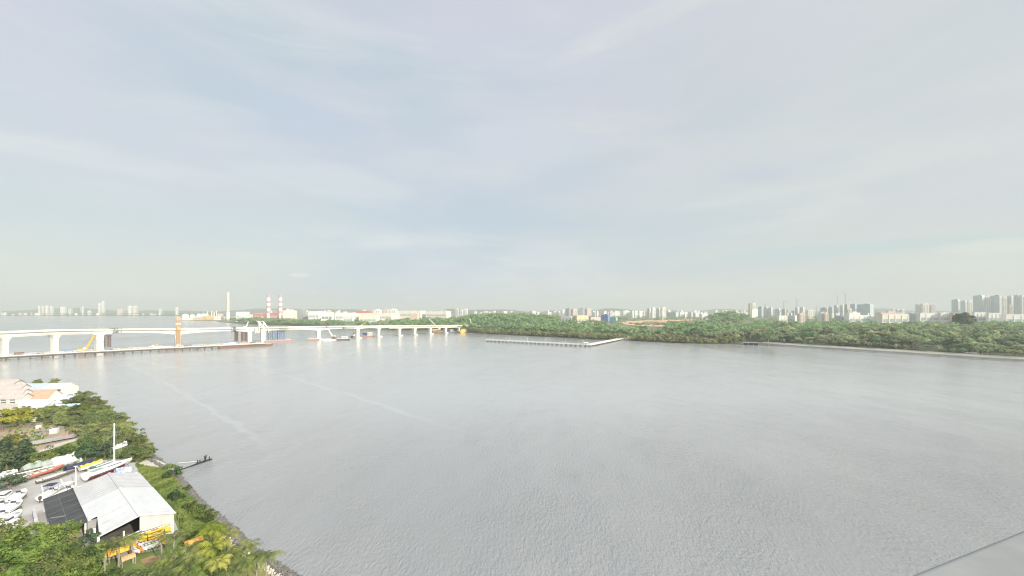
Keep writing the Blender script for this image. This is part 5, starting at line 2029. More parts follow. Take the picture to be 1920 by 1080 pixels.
hk = math.atan2(V.y, V.x)
for j, (s_, v0, z0, L, n, nm) in enumerate(((LS + 1.6, 2.6, 3.0, 3.9, 4, "shorter"), (LS + 1.0, 7.4, 3.0, 4.6, 5, "longer"))):
    for k in range(n):
        row, lay = k % 2, k // 2
        q = sh(s_ + 0.75 * row, v0, z0 + 0.5 * lay + 0.12 * row)
        pos = ["bottom", "bottom outer", "middle", "middle outer", "topmost"][k]
        kayak(q, hk, 0.1 * row, L, 0.72, M_ky[(k + j) % 2], f"yellow kayak, {pos} of the {nm} yellow rack by the shed wall", f"yellow kayaks on the {nm} rack")
    r = empty("kayak_rack", sh(s_ + 0.4, v0, GZ), hk, f"{nm} timber rack holding yellow kayaks before the shed wall", "rack")
    for t in (-1.2, 1.2):
        b = MB()
        for ds in (-0.45, 1.2):
            b.beam(sh(s_ + ds, v0 + t, GZ), sh(s_ + ds, v0 + t, 4.1), 0.12)
        for z in (2.75,):
            b.beam(sh(s_ - 0.5, v0 + t, z), sh(s_ + 1.25, v0 + t, z), 0.12)
        b.build("rack_frame", M_timber, r)
stripe = [(3, "first in the striped row, white, at the end by the green palms"), (2, "second of the striped row, orange"), (3, "third of the striped row, white after the orange one"),
          (4, "fourth of the striped row, pale green"), (3, "fifth of the striped row, white beside the pale green one"), (5, "sixth of the striped row, cream"),
          (3, "seventh of the striped row, white between cream and gold"), (1, "eighth of the striped row, gold"), (2, "last of the striped row, orange, nearest the thin palm")]
pa, pb = gp(254, 1031, GZ + 0.7), gp(306, 1013, GZ + 0.7)
hs_ = math.atan2((pb - pa).y, (pb - pa).x) - math.pi / 2
for i, (mi, lab) in enumerate(stripe):
    q = pa.lerp(pb, i / (len(stripe) - 1))
    kayak(Vector((q.x, q.y, GZ + 0.75)), hs_ + 0.12, 0.0, 4.2, 0.98, M_ky[mi], "kayak lying " + lab, "striped row of kayaks")
r = empty("kayak_rack", Vector(((pa + pb) / 2).to_tuple()[:2] + (GZ,)), hs_, "low timber rack under the striped row of kayaks", "rack")
for sx in (-0.9, 0.9):
    b = MB()
    o = Vector((math.cos(hs_), math.sin(hs_), 0)) * sx
    a_, c_ = Vector((pa.x, pa.y, GZ + 0.42)) + o, Vector((pb.x, pb.y, GZ + 0.42)) + o
    b.beam(a_, c_, 0.14)
    for t in (0.02, 0.5, 0.98):
        q = a_.lerp(c_, t)
        b.beam(q, q - Vector((0, 0, 0.42)), 0.14)
    b.build("rail", M_timber, r)


def canopy(px, py, L, W, z, hd, m, label):
    p = gp(px, py, GZ)
    r = empty("canvas_canopy", p, hd, label, "canopy")
    R = Matrix.Rotation(hd, 3, 'Z')
    b = MB()
    n = 8
    b.loft([[Vector((x, y, z + 0.55 * (1 - (2 * y / W) ** 2) - 0.12 * math.sin(i * 1.7) ** 2)) for y in (-W / 2, -W / 4, 0, W / 4, W / 2)] for i, x in enumerate([-L / 2 + L * k / n for k in range(n + 1)])], closed=False)
    b.build("canvas", m, r, local=True)
    for sx in (-1, 1):
        for sy in (-1, 1):
            b = MB()
            b.beam((sx * L * 0.47, sy * W * 0.47, 0), (sx * L * 0.47, sy * W * 0.47, z), 0.08)
            b.build("pole", M_alu, r, local=True)
    return r


M_canv = mat("orange_canvas", (0.60, 0.30, 0.06), 0.8, scale=0.7, second=(0.50, 0.24, 0.06), bump=0.3)
M_canvy = mat("yellow_canvas", (0.68, 0.42, 0.05), 0.8, scale=0.7, second=(0.58, 0.34, 0.05), bump=0.3)
canopy(152, 1068, 4.6, 2.2, 1.5, hk, M_canv, "orange canvas canopy low between the dark trees")
canopy(178, 1062, 2.6, 1.8, 1.4, hk, M_canv, "small orange canvas flap beside the orange canopy and white cabinet")
canopy(222, 1046, 2.8, 2.4, 1.3, hk, M_canvy, "yellow canvas cover left of the striped kayaks")
canopy(240, 1058, 1.8, 1.6, 1.2, hk, mat("peach_canvas", (0.62, 0.34, 0.18), 0.8), "small peach canvas cover below the yellow one")
canopy(362, 1024, 2.8, 1.8, 0.9, hk, M_canv, "orange cover on the grass among the palms")
c = gp(160, 1070, GZ)
r = empty("white_cabinet", c, hk, "small white cabinet beside the orange canvas canopy", "cabinet")
b = MB()
b.box(c + Vector((0, 0, 0.7)), (0.9, 0.8, 1.4), hk)
b.build("cabinet", M_white, r)
b = MB()
b.box(c + Vector((0, 0, 1.44)), (1.0, 0.9, 0.08), hk)
b.build("lid", M_alu, r)

# ------------------------------------------------------------------ broken jetty in the water
base = gp(337, 882, 0)
tip = gp(397, 862, 0)
r = empty("broken_jetty", base, 0, "black broken timber jetty sagging into the water off the slipway", "jetty")
d = (tip - base)
b = MB()
pts = [base.lerp(tip, t) for t in (0.0, 0.25, 0.5, 0.72, 1.0)]
zz_ = (0.25, 0.3, 0.45, 0.55, 0.35)
wid = (0.22, 0.3, 0.5, 0.9, 0.45)
b.loft([[p + Vector((0.0, -w_ / 2, z)), p + Vector((0, w_ / 2, z)), p + Vector((0, w_ / 2, z - 0.7)), p + Vector((0, -w_ / 2, z - 0.7))] for p, z, w_ in zip(pts, zz_, wid)])
M_black = mat("wet_black_timber", (0.022, 0.020, 0.018), 0.6, scale=1.0)
b.build("sunken_deck", M_black, r)
for t, hgt, ln in ((0.50, 1.4, 0.3), (0.62, 1.1, -0.2), (0.76, 2.1, 0.4), (0.80, 1.7, -0.5), (0.9, 1.2, 0.1)):
    q = base.lerp(tip, t)
    b = MB()
    b.tube([q + Vector((0, 0, -1)), q + Vector((ln, 0.2, hgt))], [0.2, 0.14], 6)
    b.build("post", M_black, r)
b = MB()
q0, q1 = gp(334, 868, 0.3), gp(372, 865, 0.3)
b.beam(q0, q1, 0.12, 0.08)
b.build("floating_boom", M_white, r)
c = gp(331, 877, 0.4)
r = empty("driftwood", c, 0.3, "short black log at the foot of the slipway", "log")
b = MB()
b.tube([c + Vector((-1.4, -0.5, -0.2)), c + Vector((0, 0, 0.2)), c + Vector((1.5, 0.4, 0.1))], [0.25, 0.28, 0.16], 7)
b.build("log", M_timber, r)
b = MB()
b.tube([c + Vector((0.2, 0, 0.2)), c + Vector((0.5, 0.3, 0.7))], [0.1, 0.05], 6)
b.build("branch_stub", M_timber, r)

# ------------------------------------------------------------------ clearing: machine, scrap, boxes
p = gp(136, 821, GZ)
r = empty("red_machine", p, 0.7, "red steel machine with two masts at the end of the clearing", "machine")
b = MB()
b.box((0, 0, 0.6), (4.0, 1.8, 0.9), 0, 0.95)
b.build("chassis", M_redp, r, local=True)
for x in (-1.3, 0.9):
    b = MB()
    b.beam((x, 0, 1.0), (x + 0.2, 0, 2.7), 0.4)
    b.beam((x - 0.6, 0.3, 1.0), (x + 0.2, 0.2, 2.3), 0.2)
    b.build("mast", M_pink, r, local=True)
b = MB()
for x in (-1.4, 1.4):
    for sy in (-1, 1):
        b.tube([(x, sy * 0.8, 0.4), (x, sy * 1.15, 0.4)], 0.4, 10)
b.build("axle_wheels", M_darkst, r, local=True)
p = gp(92, 829, GZ)
r = empty("sheet_metal_roof", p, H_(58), "long low grey corrugated cover beside the red machine", "cover")
b = MB()
b.loft([[(x, -2.0, 0.5), (x, 0, 1.25), (x, 2.0, 0.5)] for x in (-6.0, 0, 6.0)], closed=False)
b.build("sheet", mat("grey_corrugated", (0.28, 0.27, 0.25), 0.7, scale=0.5, second=(0.20, 0.19, 0.19)), r, local=True)
for x in (-5.8, 0, 5.8):
    b = MB()
    for sy in (-1.9, 1.9):
        b.beam((x, sy, 0), (x, sy, 0.5), 0.15)
    b.beam((x, -1.9, 0.45), (x, 1.9, 0.45), 0.12)
    b.build("frame", M_timber, r, local=True)


def heap(px, py, L, W, Ht, m, seed, label, hd=1.0):
    rng = random.Random(seed)
    p = gp(px, py, GZ)
    r = empty("scrap_heap", p, hd, label, "scrap heap")
    b = MB()
    n, k = 9, 8
    b.loft([[(-L / 2 + L * i / n + rng.uniform(-.2, .2), W / 2 * (-1 + 2 * j / (k - 1)), max(0.0, Ht * (1 - (-1 + 2 * j / (k - 1)) ** 2) * math.sin(math.pi * (i + 0.3) / (n + 0.6)) * rng.uniform(0.55, 1.2))) for j in range(k)] for i in range(n + 1)], closed=False)
    b.build("mound", m, r, local=True)
    for _ in range(6):
        a = rng.uniform(0, 3.14)
        x, y = rng.uniform(-L * .35, L * .35), rng.uniform(-W * .3, W * .3)
        b2 = MB()
        l2 = rng.uniform(0.5, 1.2)
        b2.beam((x - math.cos(a) * l2, y - math.sin(a) * l2, Ht * 0.5), (x + math.cos(a) * l2, y + math.sin(a) * l2, Ht * rng.uniform(0.6, 1.0)), 0.16)
        b2.build("loose_plank", M_timber if rng.random() < .6 else M_deckp, r, local=True)
    return r


M_scrap = mat("brown_scrap", (0.20, 0.15, 0.11), 0.95, scale=1.2, second=(0.11, 0.09, 0.08), bump=0.6)
M_scrapg = mat("grey_scrap", (0.20, 0.20, 0.18), 0.95, scale=1.4, second=(0.10, 0.10, 0.10), bump=0.6)
heap(52, 799, 4.5, 2.4, 1.0, M_scrap, 1, "brown timber heap farthest back in the clearing, below the pale box", 1.1)
heap(78, 798, 6.0, 2.6, 1.3, M_scrap, 2, "larger brown timber heap in the middle of the clearing", 1.0)
heap(86, 812, 5.5, 2.6, 1.1, M_scrapg, 3, "dark grey scrap heap in front of the brown timber", 1.0)
heap(110, 806, 4.0, 2.4, 1.4, M_scrapg, 4, "dark scrap heap at the scrub edge beside the pale crate", 1.0)
heap(55, 826, 4.5, 1.6, 0.8, M_timber, 5, "dark plank heap next to the feathery tree", 0.9)
for px, py, s_, lab in ((63, 790, 1.5, "pale box standing at the back edge of the clearing"), (102, 812, 1.6, "pale crate beside the dark scrap heap"), (73, 803, 1.1, "small pale box between the two brown heaps")):
    p = gp(px, py, GZ)
    r = empty("pale_crate", p, 0.5, lab, "crate")
    b = MB()
    b.box((0, 0, s_ * 0.45), (s_ * 1.2, s_, s_ * 0.9))
    b.build("crate_body", M_conc2, r, local=True)
    b = MB()
    b.box((0, 0, s_ * 0.93), (s_ * 1.26, s_ * 1.06, s_ * 0.06))
    b.build("lid", M_white, r, local=True)

# ------------------------------------------------------------------ houses on the bank
M_pinkroof = mat("pale_pink_roof", (0.42, 0.365, 0.34), 0.85, scale=0.8, second=(0.31, 0.275, 0.26))
M_blueroof = mat("pale_blue_roof", (0.45, 0.54, 0.62), 0.6, scale=0.4, second=(0.38, 0.46, 0.56))
M_greyroof = mat("blue_grey_roof", (0.36, 0.41, 0.46), 0.65, scale=0.5, second=(0.30, 0.34, 0.38))
M_greenroof = mat("pale_green_roof", (0.48, 0.60, 0.57), 0.6, scale=0.4, second=(0.42, 0.53, 0.52))
M_orroof = mat("orange_brown_roof", (0.40, 0.28, 0.20), 0.85, scale=0.5, second=(0.32, 0.24, 0.18))
M_cream = mat("cream_render", (0.68, 0.64, 0.54), 0.85, scale=0.5, second=(0.60, 0.56, 0.48))
M_whiter = mat("white_render", (0.60, 0.595, 0.58), 0.85, scale=0.4, second=(0.42, 0.41, 0.39))
M_window = mat("dark_window", (0.06, 0.07, 0.08), 0.25, var=0.05)


def house(px0, px1, pyb, hw, dep, hr, mw, mr, label, nwin=3, name="house", storeys=2, cat="house"):
    """gabled house: px0..px1 and the foot line in the photo, eaves height, depth away, roof rise; ridge across the view"""
    d = F * (H - GZ) / (pyb - HY)
    x0, x1 = (px0 - CX) * d / F, (px1 - CX) * d / F
    W = x1 - x0
    r = empty(name, ((x0 + x1) / 2, d + dep / 2, GZ), 0.12, label, cat)
    b = MB()
    b.box((0, 0, hw / 2), (W * 0.95, dep * 0.94, hw))
    b.build("wall", mw, r, local=True)
    b = MB()
    b.loft([[(x, -dep / 2, hw - 0.05), (x, 0, hw + hr), (x, dep / 2, hw - 0.05), (x, 0, hw + hr - 0.16)] for x in (-W / 2, W / 2)])
    b.build("roof", mr, r, local=True)
    for sx in (-1, 1):
        b = MB()
        b.add([(sx * W * 0.47, -dep * 0.47, hw), (sx * W * 0.47, dep * 0.47, hw), (sx * W * 0.47, 0, hw + hr * 0.9)], [(0, 1, 2)])
        b.build("gable", mw, r, local=True)
    for st in range(storeys):
        z = hw * (st + 0.55) / storeys
        for k in range(nwin):
            x = -W * 0.40 + W * 0.80 * (k + 0.5) / nwin
            b = MB()
            b.box((x, -dep * 0.47 - 0.02, z), (W * 0.45 / nwin, 0.1, hw / storeys * 0.42))
            b.build("window", M_window, r, local=True)
            b = MB()
            b.box((x, -dep * 0.47 - 0.05, z - hw / storeys * 0.26), (W * 0.52 / nwin, 0.2, 0.12))
            b.build("sill", M_whiter, r, local=True)
    return r


house(-42, 33, 758, 2.3, 6.0, 2.3, M_whiter, M_pinkroof, "nearest white terraced house with a pale pink roof, at the picture edge", 4)
house(-48, 33, 749, 2.3, 6.0, 2.3, M_whiter, M_pinkroof, "second white terraced house with a pale pink roof, counted from the near end", 4)
house(-58, 30, 740, 2.4, 6.5, 2.4, M_whiter, M_pinkroof, "third white terraced house with a pale pink roof, behind the long grey roof's end", 4)
house(-66, 17, 731, 2.6, 7.0, 2.4, M_whiter, M_pinkroof, "farthest terraced house with a pale pink roof, against the water", 4)
house(36, 73, 736, 1.4, 8.0, 2.8, M_whiter, M_greyroof, "low house under a long blue grey roof between the terraces and the cream house", 3, storeys=1)
house(79, 117, 742, 3.6, 8.0, 2.2, M_cream, M_greenroof, "cream house with a pale green roof at the head of the bank", 2)
house(46, 84, 753, 0.9, 9.0, 4.0, M_cream, M_orroof, "low building with a ridged orange brown roof in front of the cream house", 3, storeys=1)
house(90, 128, 760, 1.0, 8.0, 3.4, M_whiter, M_blueroof, "pale blue roofed shed below the cream house", 3, storeys=1, name="storage_shed", cat="shed")
house(98, 139, 769, 1.0, 4.0, 1.4, M_whiter, M_blueroof, "lowest blue roofed shed touching the green trees", 3, storeys=1, name="storage_shed", cat="shed")
house(34, 84, 764, 0.9, 6.0, 2.0, M_whiter, mat("white_blue_roof", (0.62, 0.66, 0.70), 0.6), "long white roofed shed below the orange roof", 4, storeys=1, name="storage_shed", cat="shed")
house(56, 80, 771, 1.8, 3.4, 0.8, M_whiter, M_roofw, "small white hut below the long white roofed shed, by the yellow tree", 2, storeys=1, name="garden_hut", cat="hut")
# ------------------------------------------------------------------ skyline
def bm(name, c, c2=None):
    return mat(name, c, 0.85, var=0.08, scale=0.05, second=c2)


B_white = bm("facade_white", (0.74, 0.72, 0.67), (0.66, 0.64, 0.60))
B_cream = bm("facade_cream", (0.70, 0.66, 0.56), (0.62, 0.58, 0.49))
B_grey = bm("facade_grey", (0.58, 0.59, 0.585), (0.52, 0.53, 0.53))
B_blue = bm("facade_blue_grey", (0.38, 0.44, 0.46), (0.34, 0.39, 0.42))
B_tan = bm("facade_tan", (0.48, 0.40, 0.30), (0.40, 0.33, 0.26))
B_pink = bm("facade_pink", (0.58, 0.44, 0.40), (0.50, 0.38, 0.35))
B_peach = bm("facade_peach", (0.58, 0.46, 0.38), (0.52, 0.41, 0.34))
B_dark = bm("facade_dark", (0.24, 0.26, 0.27), (0.19, 0.21, 0.22))
B_yellow = bm("facade_yellow", (0.58, 0.50, 0.32), (0.52, 0.45, 0.29))
B_azure = bm("facade_azure", (0.13, 0.20, 0.42), (0.11, 0.17, 0.36))
B_ochre = bm("plant_ochre", (0.62, 0.40, 0.15), (0.52, 0.34, 0.14))
B_red = bm("plant_red", (0.48, 0.14, 0.13), (0.42, 0.13, 0.12))
B_glass = mat("tower_glass", (0.55, 0.62, 0.62), 0.2, var=0.08, scale=0.06, second=(0.44, 0.52, 0.53))
B_win = mat("window_glass", (0.38, 0.41, 0.42), 0.3, var=0.08, scale=0.2)
B_teal = bm("teal_roof", (0.20, 0.42, 0.40))


def view_frame(px, d):
    x = (px - CX) * d / F
    ph = math.atan2(x, d)
    return Vector((x, d, 0)), ph


def block(px0, px1, ytop, d, m, label, th=28, k=0.35, style='flats', base=None, name="apartment_block", cat="apartment block", mr=None, ms=None, group=None, plant_=True, depth=None):
    pc = (px0 + px1) / 2
    c, ph = view_frame(pc, d)
    if pc > 1000 and m in (B_white, B_cream, B_peach, B_pink, B_yellow) and style != 'glass':
        th = -abs(th)                       # these turn their broad side to the afternoon sun
    s = (px1 - px0) / F * d * math.cos(ph)
    t = math.radians(th)
    W, D = (1 - k) * s / math.cos(t), k * s / math.sin(abs(t))
    if depth:
        D = depth
    z0 = (float(terrain_z(c.x, c.y)) if d < 3000 else 2.5) - 0.3 if base is None else base
    z1 = H - (ytop - HY) * d / F
    hgt = max(3.0, z1 - z0)
    rz = -ph - t * (1 if k > 0 else -1)
    r = empty(name, (c.x, c.y, z0), -ph - t if True else 0, label, cat, group)
    # local x: along the front face, local -y: towards the viewer, +x face turned to the right
    r.rotation_euler = (0, 0, -ph - 0 + 0)
    r.rotation_euler[2] = -ph - t
    b = MB()
    b.box((0, 0, hgt / 2), (W, D, hgt))
    wb = b.build("wall", m, r, local=True)
    ms = ms or B_win
    if style == 'flats':
        n = max(2, min(5, int(W / 9)))
        for i in range(n):
            x = -W / 2 + W * (i + 0.5) / n
            b = MB()
            b.box((x, -D / 2 - 0.15, hgt * 0.50), (W / n * 0.42, 0.5, hgt * 0.88))
            b.build("window_strip", ms, r, local=True)
        n = max(1, min(3, int(D / 10)))
        for i in range(n):
            y = -D / 2 + D * (i + 0.5) / n
            b = MB()
            b.box((W / 2 + 0.15, y, hgt * 0.50), (0.5, D / n * 0.30, hgt * 0.86))
            b.build("window_strip", ms, r, local=True)
        if hgt > 25:
            fl = int(hgt / 9)
            b = MB()
            for i in range(1, fl):
                b.box((0, -D / 2 - 0.25, hgt * i / fl), (W * 0.97, 0.7, 1.0))
            b.build("balcony_slab", m, r, local=True)
    elif style == 'glass':
        b = MB()
        b.box((0, -D / 2 - 0.2, hgt * 0.5), (W * 0.93, 0.5, hgt * 0.96))
        g = b.build("glazing", B_glass, r, local=True)
        fl = max(3, int(hgt / 7))
        b = MB()
        for i in range(1, fl):
            b.box((0, -D / 2 - 0.5, hgt * i / fl), (W * 0.92, 0.3, 0.9))
        for x in (-0.22, 0.22):
            b.box((W * x, -D / 2 - 0.55, hgt * 0.5), (0.9, 0.3, hgt * 0.95))
        b.build("floor_band", B_grey, g, local=True)
        for i in range(2):
            y = -D / 2 + D * (i + 0.5) / 2
            b = MB()
            b.box((W / 2 + 0.15, y, hgt * 0.5), (0.5, D * 0.16, hgt * 0.86))
            b.build("window_strip", ms, r, local=True)
    elif style == 'long':
        b = MB()
        b.box((0, -D / 2 - 0.1, hgt * 0.55), (W * 0.94, 0.4, hgt * 0.22))
        b.build("window_band", ms, r, local=True)
        n = max(3, min(14, int(W / 10)))
        b = MB()
        for i in range(n + 1):
            b.box((-W / 2 + W * i / n, -D / 2 - 0.3, hgt * 0.48), (W / n * 0.14, 0.6, hgt * 0.94))
        b.build("pilaster", m, r, local=True)
    b = MB()
    if style == 'long':
        b.box((0, 0, hgt + 0.6), (W * 1.01, D * 1.01, 1.2))
        b.build("roof", mr or m, r, local=True)
    else:
        b.box((0, 0, hgt + 0.45), (W * 0.99, D * 0.99, 0.9))
        rf = b.build("roof", mr or m, r, local=True)
        if plant_:
            b = MB()
            b.box((W * 0.12, 0, hgt + 2.4), (W * 0.36, D * 0.45, 3.0))
            b.build("plant_room", m, rf, local=True)
    return r


FD = 3230
for a in [  # distant western town
    (71.5, 77, 574, FD, B_white, "first white slab of the distant western tower cluster"),
    (78, 84, 574.6, FD + 60, B_cream, "second slab of the distant western tower cluster, slightly cream"),
    (85, 92.5, 573.6, FD, B_white, "third and tallest white slab of the distant western tower cluster"),
    (93.5, 101.5, 575, FD + 40, B_white, "last white slab of the distant western tower cluster"),
    (113, 126, 575.8, FD, B_white, "broad white block standing alone right of the western cluster"),
    (127.5, 137, 579.2, FD + 90, B_grey, "lower greyish block beside the broad white one"),
    (151, 153.4, 578.5, FD + 100, B_grey, "very thin grey tower touching a thin white one on the far shore"),
    (153.8, 158, 575.6, FD, B_white, "thin white tower right of the thin grey one on the far shore"),
    (164, 172, 583, FD, B_white, "low white block left of the tall far twin towers"),
    (184, 190.4, 569.5, FD, B_white, "left and lower of the tall far twin towers"),
    (190.8, 197.6, 565.6, FD + 60, B_white, "right and taller of the tall far twin towers"),
    (219, 238, 580, FD, B_pink, "wide low pinkish block right of the far twin towers"),
    (240, 249, 574, FD, B_white, "white block, left of the pair beyond the bridge middle"),
    (249.6, 259, 574.2, FD + 50, B_cream, "cream block, right of the pair beyond the bridge middle"),
    (329, 335, 577, FD, B_white, "lone pale block far behind the orange hoist tower"),
    (298, 305, 579.5, FD + 200, B_grey, "lone dark grey block on the far shore left of the hoist tower"),
    (-4, 3, 577, FD, B_grey, "grey block on the far shore at the picture edge"),
]:
    block(*a, th=24, k=0.4)
rk = random.Random(33)
for k in range(30):
    x = [rk.uniform(2, 76), rk.uniform(102, 300)][k % 2]
    w_ = rk.uniform(3, 8)
    block(x, x + w_, rk.uniform(586.3, 589.0), FD - 40 + rk.uniform(-30, 60), rk.choice([B_white, B_white, B_cream, B_pink]), "tiny pale low building on the far western shoreline", 20, 0.3, 'none', None,
          "low_building", "building", group="low buildings of the far western shore", plant_=False)

# plant on the point: tanks, process blocks, chimneys
def tank(px, ytop, wpx, d, label):
    c, ph = view_frame(px, d)
    rad = wpx / F * d / 2
    z0 = 2.0
    z1 = H - (ytop - HY) * d / F
    r = empty("storage_tank", (c.x, c.y, z0), 0, label, "storage tank")
    hw = (z1 - z0) * 0.6
    b = MB()
    b.tube([(0, 0, 0), (0, 0, hw)], rad, 20)
    b.build("shell", B_white, r, local=True)
    b = MB()
    prof = [(rad * math.cos(a), hw + (z1 - z0 - hw) * math.sin(a)) for a in [math.pi / 2 * i / 6 for i in range(7)]]
    n = 20
    vs, fs = [], []
    for rr, z in prof:
        vs += [(rr * math.cos(2 * math.pi * k / n), rr * math.sin(2 * math.pi * k / n), z) for k in range(n)]
    for i in range(6):
        for k in range(n):
            fs.append((i * n + k, i * n + (k + 1) % n, (i + 1) * n + (k + 1) % n, (i + 1) * n + k))
    b.add(vs, fs)
    b.build("dome", B_white, r, local=True)
    return r


PD = 1760
tank(347.5, 588.5, 11, PD, "white domed tank at the tip of the industrial point")
tank(361, 589.5, 9, PD + 40, "white domed tank second from the tip of the industrial point")
tank(373, 588.0, 8, PD + 60, "white domed tank next to the ochre plant")
for a in [(364, 386, 594.5, PD - 30, B_ochre, "low ochre process building at the water edge of the point"), (385, 402, 592.5, PD, B_ochre, "taller ochre process building in the middle of the point"),
          (401, 421, 594, PD - 20, B_cream, "cream process building left of the banded chimney"), (378, 391, 588.5, PD + 60, B_cream, "cream upper block behind the ochre plant"),
          (406, 419, 588.8, PD + 50, B_peach, "peach upper block just left of the banded chimney"), (346, 366, 597.2, PD - 40, B_cream, "low cream quay building below the white tanks")]:
    block(*a, th=22, k=0.2, style='long', name="plant_building", cat="plant building", mr=B_cream)
for px, yt, lab in ((389, 584, "slender pale vent stack, leftmost over the ochre plant"), (397, 583.2, "slender pale vent stack, second over the ochre plant"),
                    (401.5, 585.0, "slender short vent stack over the ochre plant"), (406, 582.8, "slender vent stack nearest the banded chimney")):
    c, ph = view_frame(px, PD + 10)
    r = empty("vent_stack", (c.x, c.y, 2), 0, lab, "vent stack")
    zt_ = H - (yt - HY) * (PD + 10) / F
    b = MB()
    b.tube([(0, 0, 0), (0, 0, zt_ - 2)], [2.4, 1.7], 10)
    b.build("shaft", B_cream, r, local=True)
    b = MB()
    b.tube([(0, 0, zt_ - 3.4), (0, 0, zt_ - 1.9)], 2.3, 10)
    b.build("rim", B_white, r, local=True)


def chimney(px0, y0, px1, ytop, d, r0, r1, bands, mbase, label):
    c, ph = view_frame(px1, d)
    zt_ = H - (ytop - HY) * d / F
    r = empty("chimney", (c.x, c.y, 2), 0, label, "chimney")
    hgt = zt_ - 2
    rad = lambda z: r0 + (r1 - r0) * z / hgt
    b = MB()
    b.tube([(0, 0, 0), (0, 0, hgt)], [r0, r1], 18)
    b.build("shaft", mbase, r, local=True)
    for ya, yb, m in bands:
        za, zb = H - (yb - HY) * d / F - 2, H - (ya - HY) * d / F - 2
        b = MB()
        b.tube([(0, 0, za), (0, 0, zb)], [rad(za) + 0.25, rad(zb) + 0.25], 18)
        b.build("paint_band", m, r, local=True)
    b = MB()
    b.tube([(0, 0, hgt - 1.0), (0, 0, hgt + 0.6)], r1 + 0.9, 18)
    b.build("rim", mbase if bands[0][2] is not B_chred else B_chred, r, local=True)


B_chgrey = bm("chimney_grey", (0.42, 0.43, 0.42))
B_chtan = bm("chimney_cream", (0.66, 0.60, 0.46), (0.60, 0.54, 0.42))
B_chgap = bm("chimney_tan", (0.46, 0.42, 0.35), (0.42, 0.38, 0.32))
B_chred = bm("chimney_red", (0.56, 0.27, 0.27), (0.50, 0.26, 0.27))
chimney(427, 596, 427.5, 547.5, 1690, 6.4, 4.6, [(547.6 + 3.75 * i, 549.5 + 3.75 * i, B_chtan) for i in range(10)] + [(585.3, 597, B_white)], B_chgap,
        "tall white chimney with grey bands standing at the industrial point")
for x0, x1, d, lab in ((503, 503.6, 1520, "red and white banded chimney, left of the pair over the red power hall"), (524, 525.8, 1500, "red and white banded chimney, right of the pair over the red power hall")):
    chimney(x0, 600, x1, 553.4, d, 7.0, 5.2, [(553.5, 558, B_chred), (558.1, 564, B_white), (564.1, 568, B_chred), (568.1, 573.2, B_white), (573.3, 577.5, B_chred), (577.6, 583, B_white),
                                            (583.1, 587.5, B_chred), (587.6, 601, B_cream)], B_chred, lab)
for a, kw in [((443, 468, 585.3, 1480, B_white, "white power building left of the red hall"), dict(style='long')),
              ((452, 474, 590.3, 1420, B_cream, "lower cream building in front of the white power building"), dict(style='long')),
              ((476, 499, 587.8, 1480, B_red, "dark red power hall left of the first red and white chimney"), dict(style='long', mr=B_tan)),
              ((506, 523, 587.3, 1470, B_red, "dark red power hall between the two red and white chimneys"), dict(style='long')),
              ((507, 518, 583.0, 1540, B_white, "white upper block behind the red power hall"), dict(style='none')),
              ((530, 557, 582.6, 1440, B_cream, "large plain cream hall right of the red and white chimneys"), dict(style='none')),
              ((536, 542, 580.4, 1470, B_white, "white block rising above the large plain cream hall"), dict(style='none')),
              ((579, 602, 584.4, 1350, B_white, "white works hall right of the steel framework"), dict(style='long')),
              ((603, 627, 586.5, 1260, B_white, "white shed with a row of dark openings above the trees"), dict(style='long', ms=B_dark)),
              ((612, 622, 583.8, 1400, B_yellow, "small peach and yellow block above the white shed"), dict(style='none')),
              ((629, 668, 587.0, 1300, B_white, "long pale grey warehouse behind the shore trees"), dict(style='long')),
              ((644, 664, 593.5, 1180, B_grey, "grey fronted warehouse low behind the shore trees"), dict(style='long')),
              ((668, 698, 583.2, 1480, B_red, "warehouse with a faded red roof and wall"), dict(style='long', mr=B_peach)),
              ((664, 750, 587.8, 1330, B_cream, "longest cream warehouse in the middle of the far bank"), dict(style='long')),
              ((674, 712, 594.0, 1190, B_cream, "low cream warehouse right of the grey fronted one"), dict(style='long')),
              ((699, 716, 581.6, 1600, B_white, "white factory block left of the small peach factory"), dict(style='flats')),
              ((717, 729, 581.2, 1620, B_peach, "small peach factory block among the white ones"), dict(style='flats')),
              ((729, 745, 580.6, 1640, B_white, "white factory block at the start of the long cream roof"), dict(style='flats')),
              ((746, 798, 583.2, 1620, B_cream, "long plain cream factory above the woods, left half"), dict(style='long')),
              ((799, 846, 583.8, 1600, B_cream, "long plain cream factory above the woods, right half"), dict(style='long')),
              ((769, 786, 588.5, 1300, B_peach, "brown roofed house in the trees below the long cream factory"), dict(style='none', mr=B_tan)),
              ((853.5, 860, 579.2, 1700, B_grey, "single slim grey tower above the woods at the bridge end"), dict()),
              ((862, 868, 581.2, 1750, B_white, "white block right of the slim grey tower"), dict()),
              ((869, 877, 580.4, 1780, B_white, "second white block right of the slim grey tower"), dict())]:
    block(*a, th=24, k=0.2, name="industrial_hall" if kw.get('style') in ('long', 'none') else "apartment_block", cat="industrial hall" if kw.get('style') in ('long', 'none') else "apartment block", **kw)
# steel framework
c, ph = view_frame(568, 1380)
r = empty("steel_framework", (c.x, c.y, 3), 0, "open grey steel framework between the cream hall and the white works hall", "framework")
for k, x in enumerate((-12, 0, 12)):
    b = MB()
    lattice(b, (c.x + x, c.y, 0), 9, 9, 3, 40 if x != 0 else 50, 0, 5, 1.2, 0.8)
    b.build("frame_tower", B_chgrey, r)

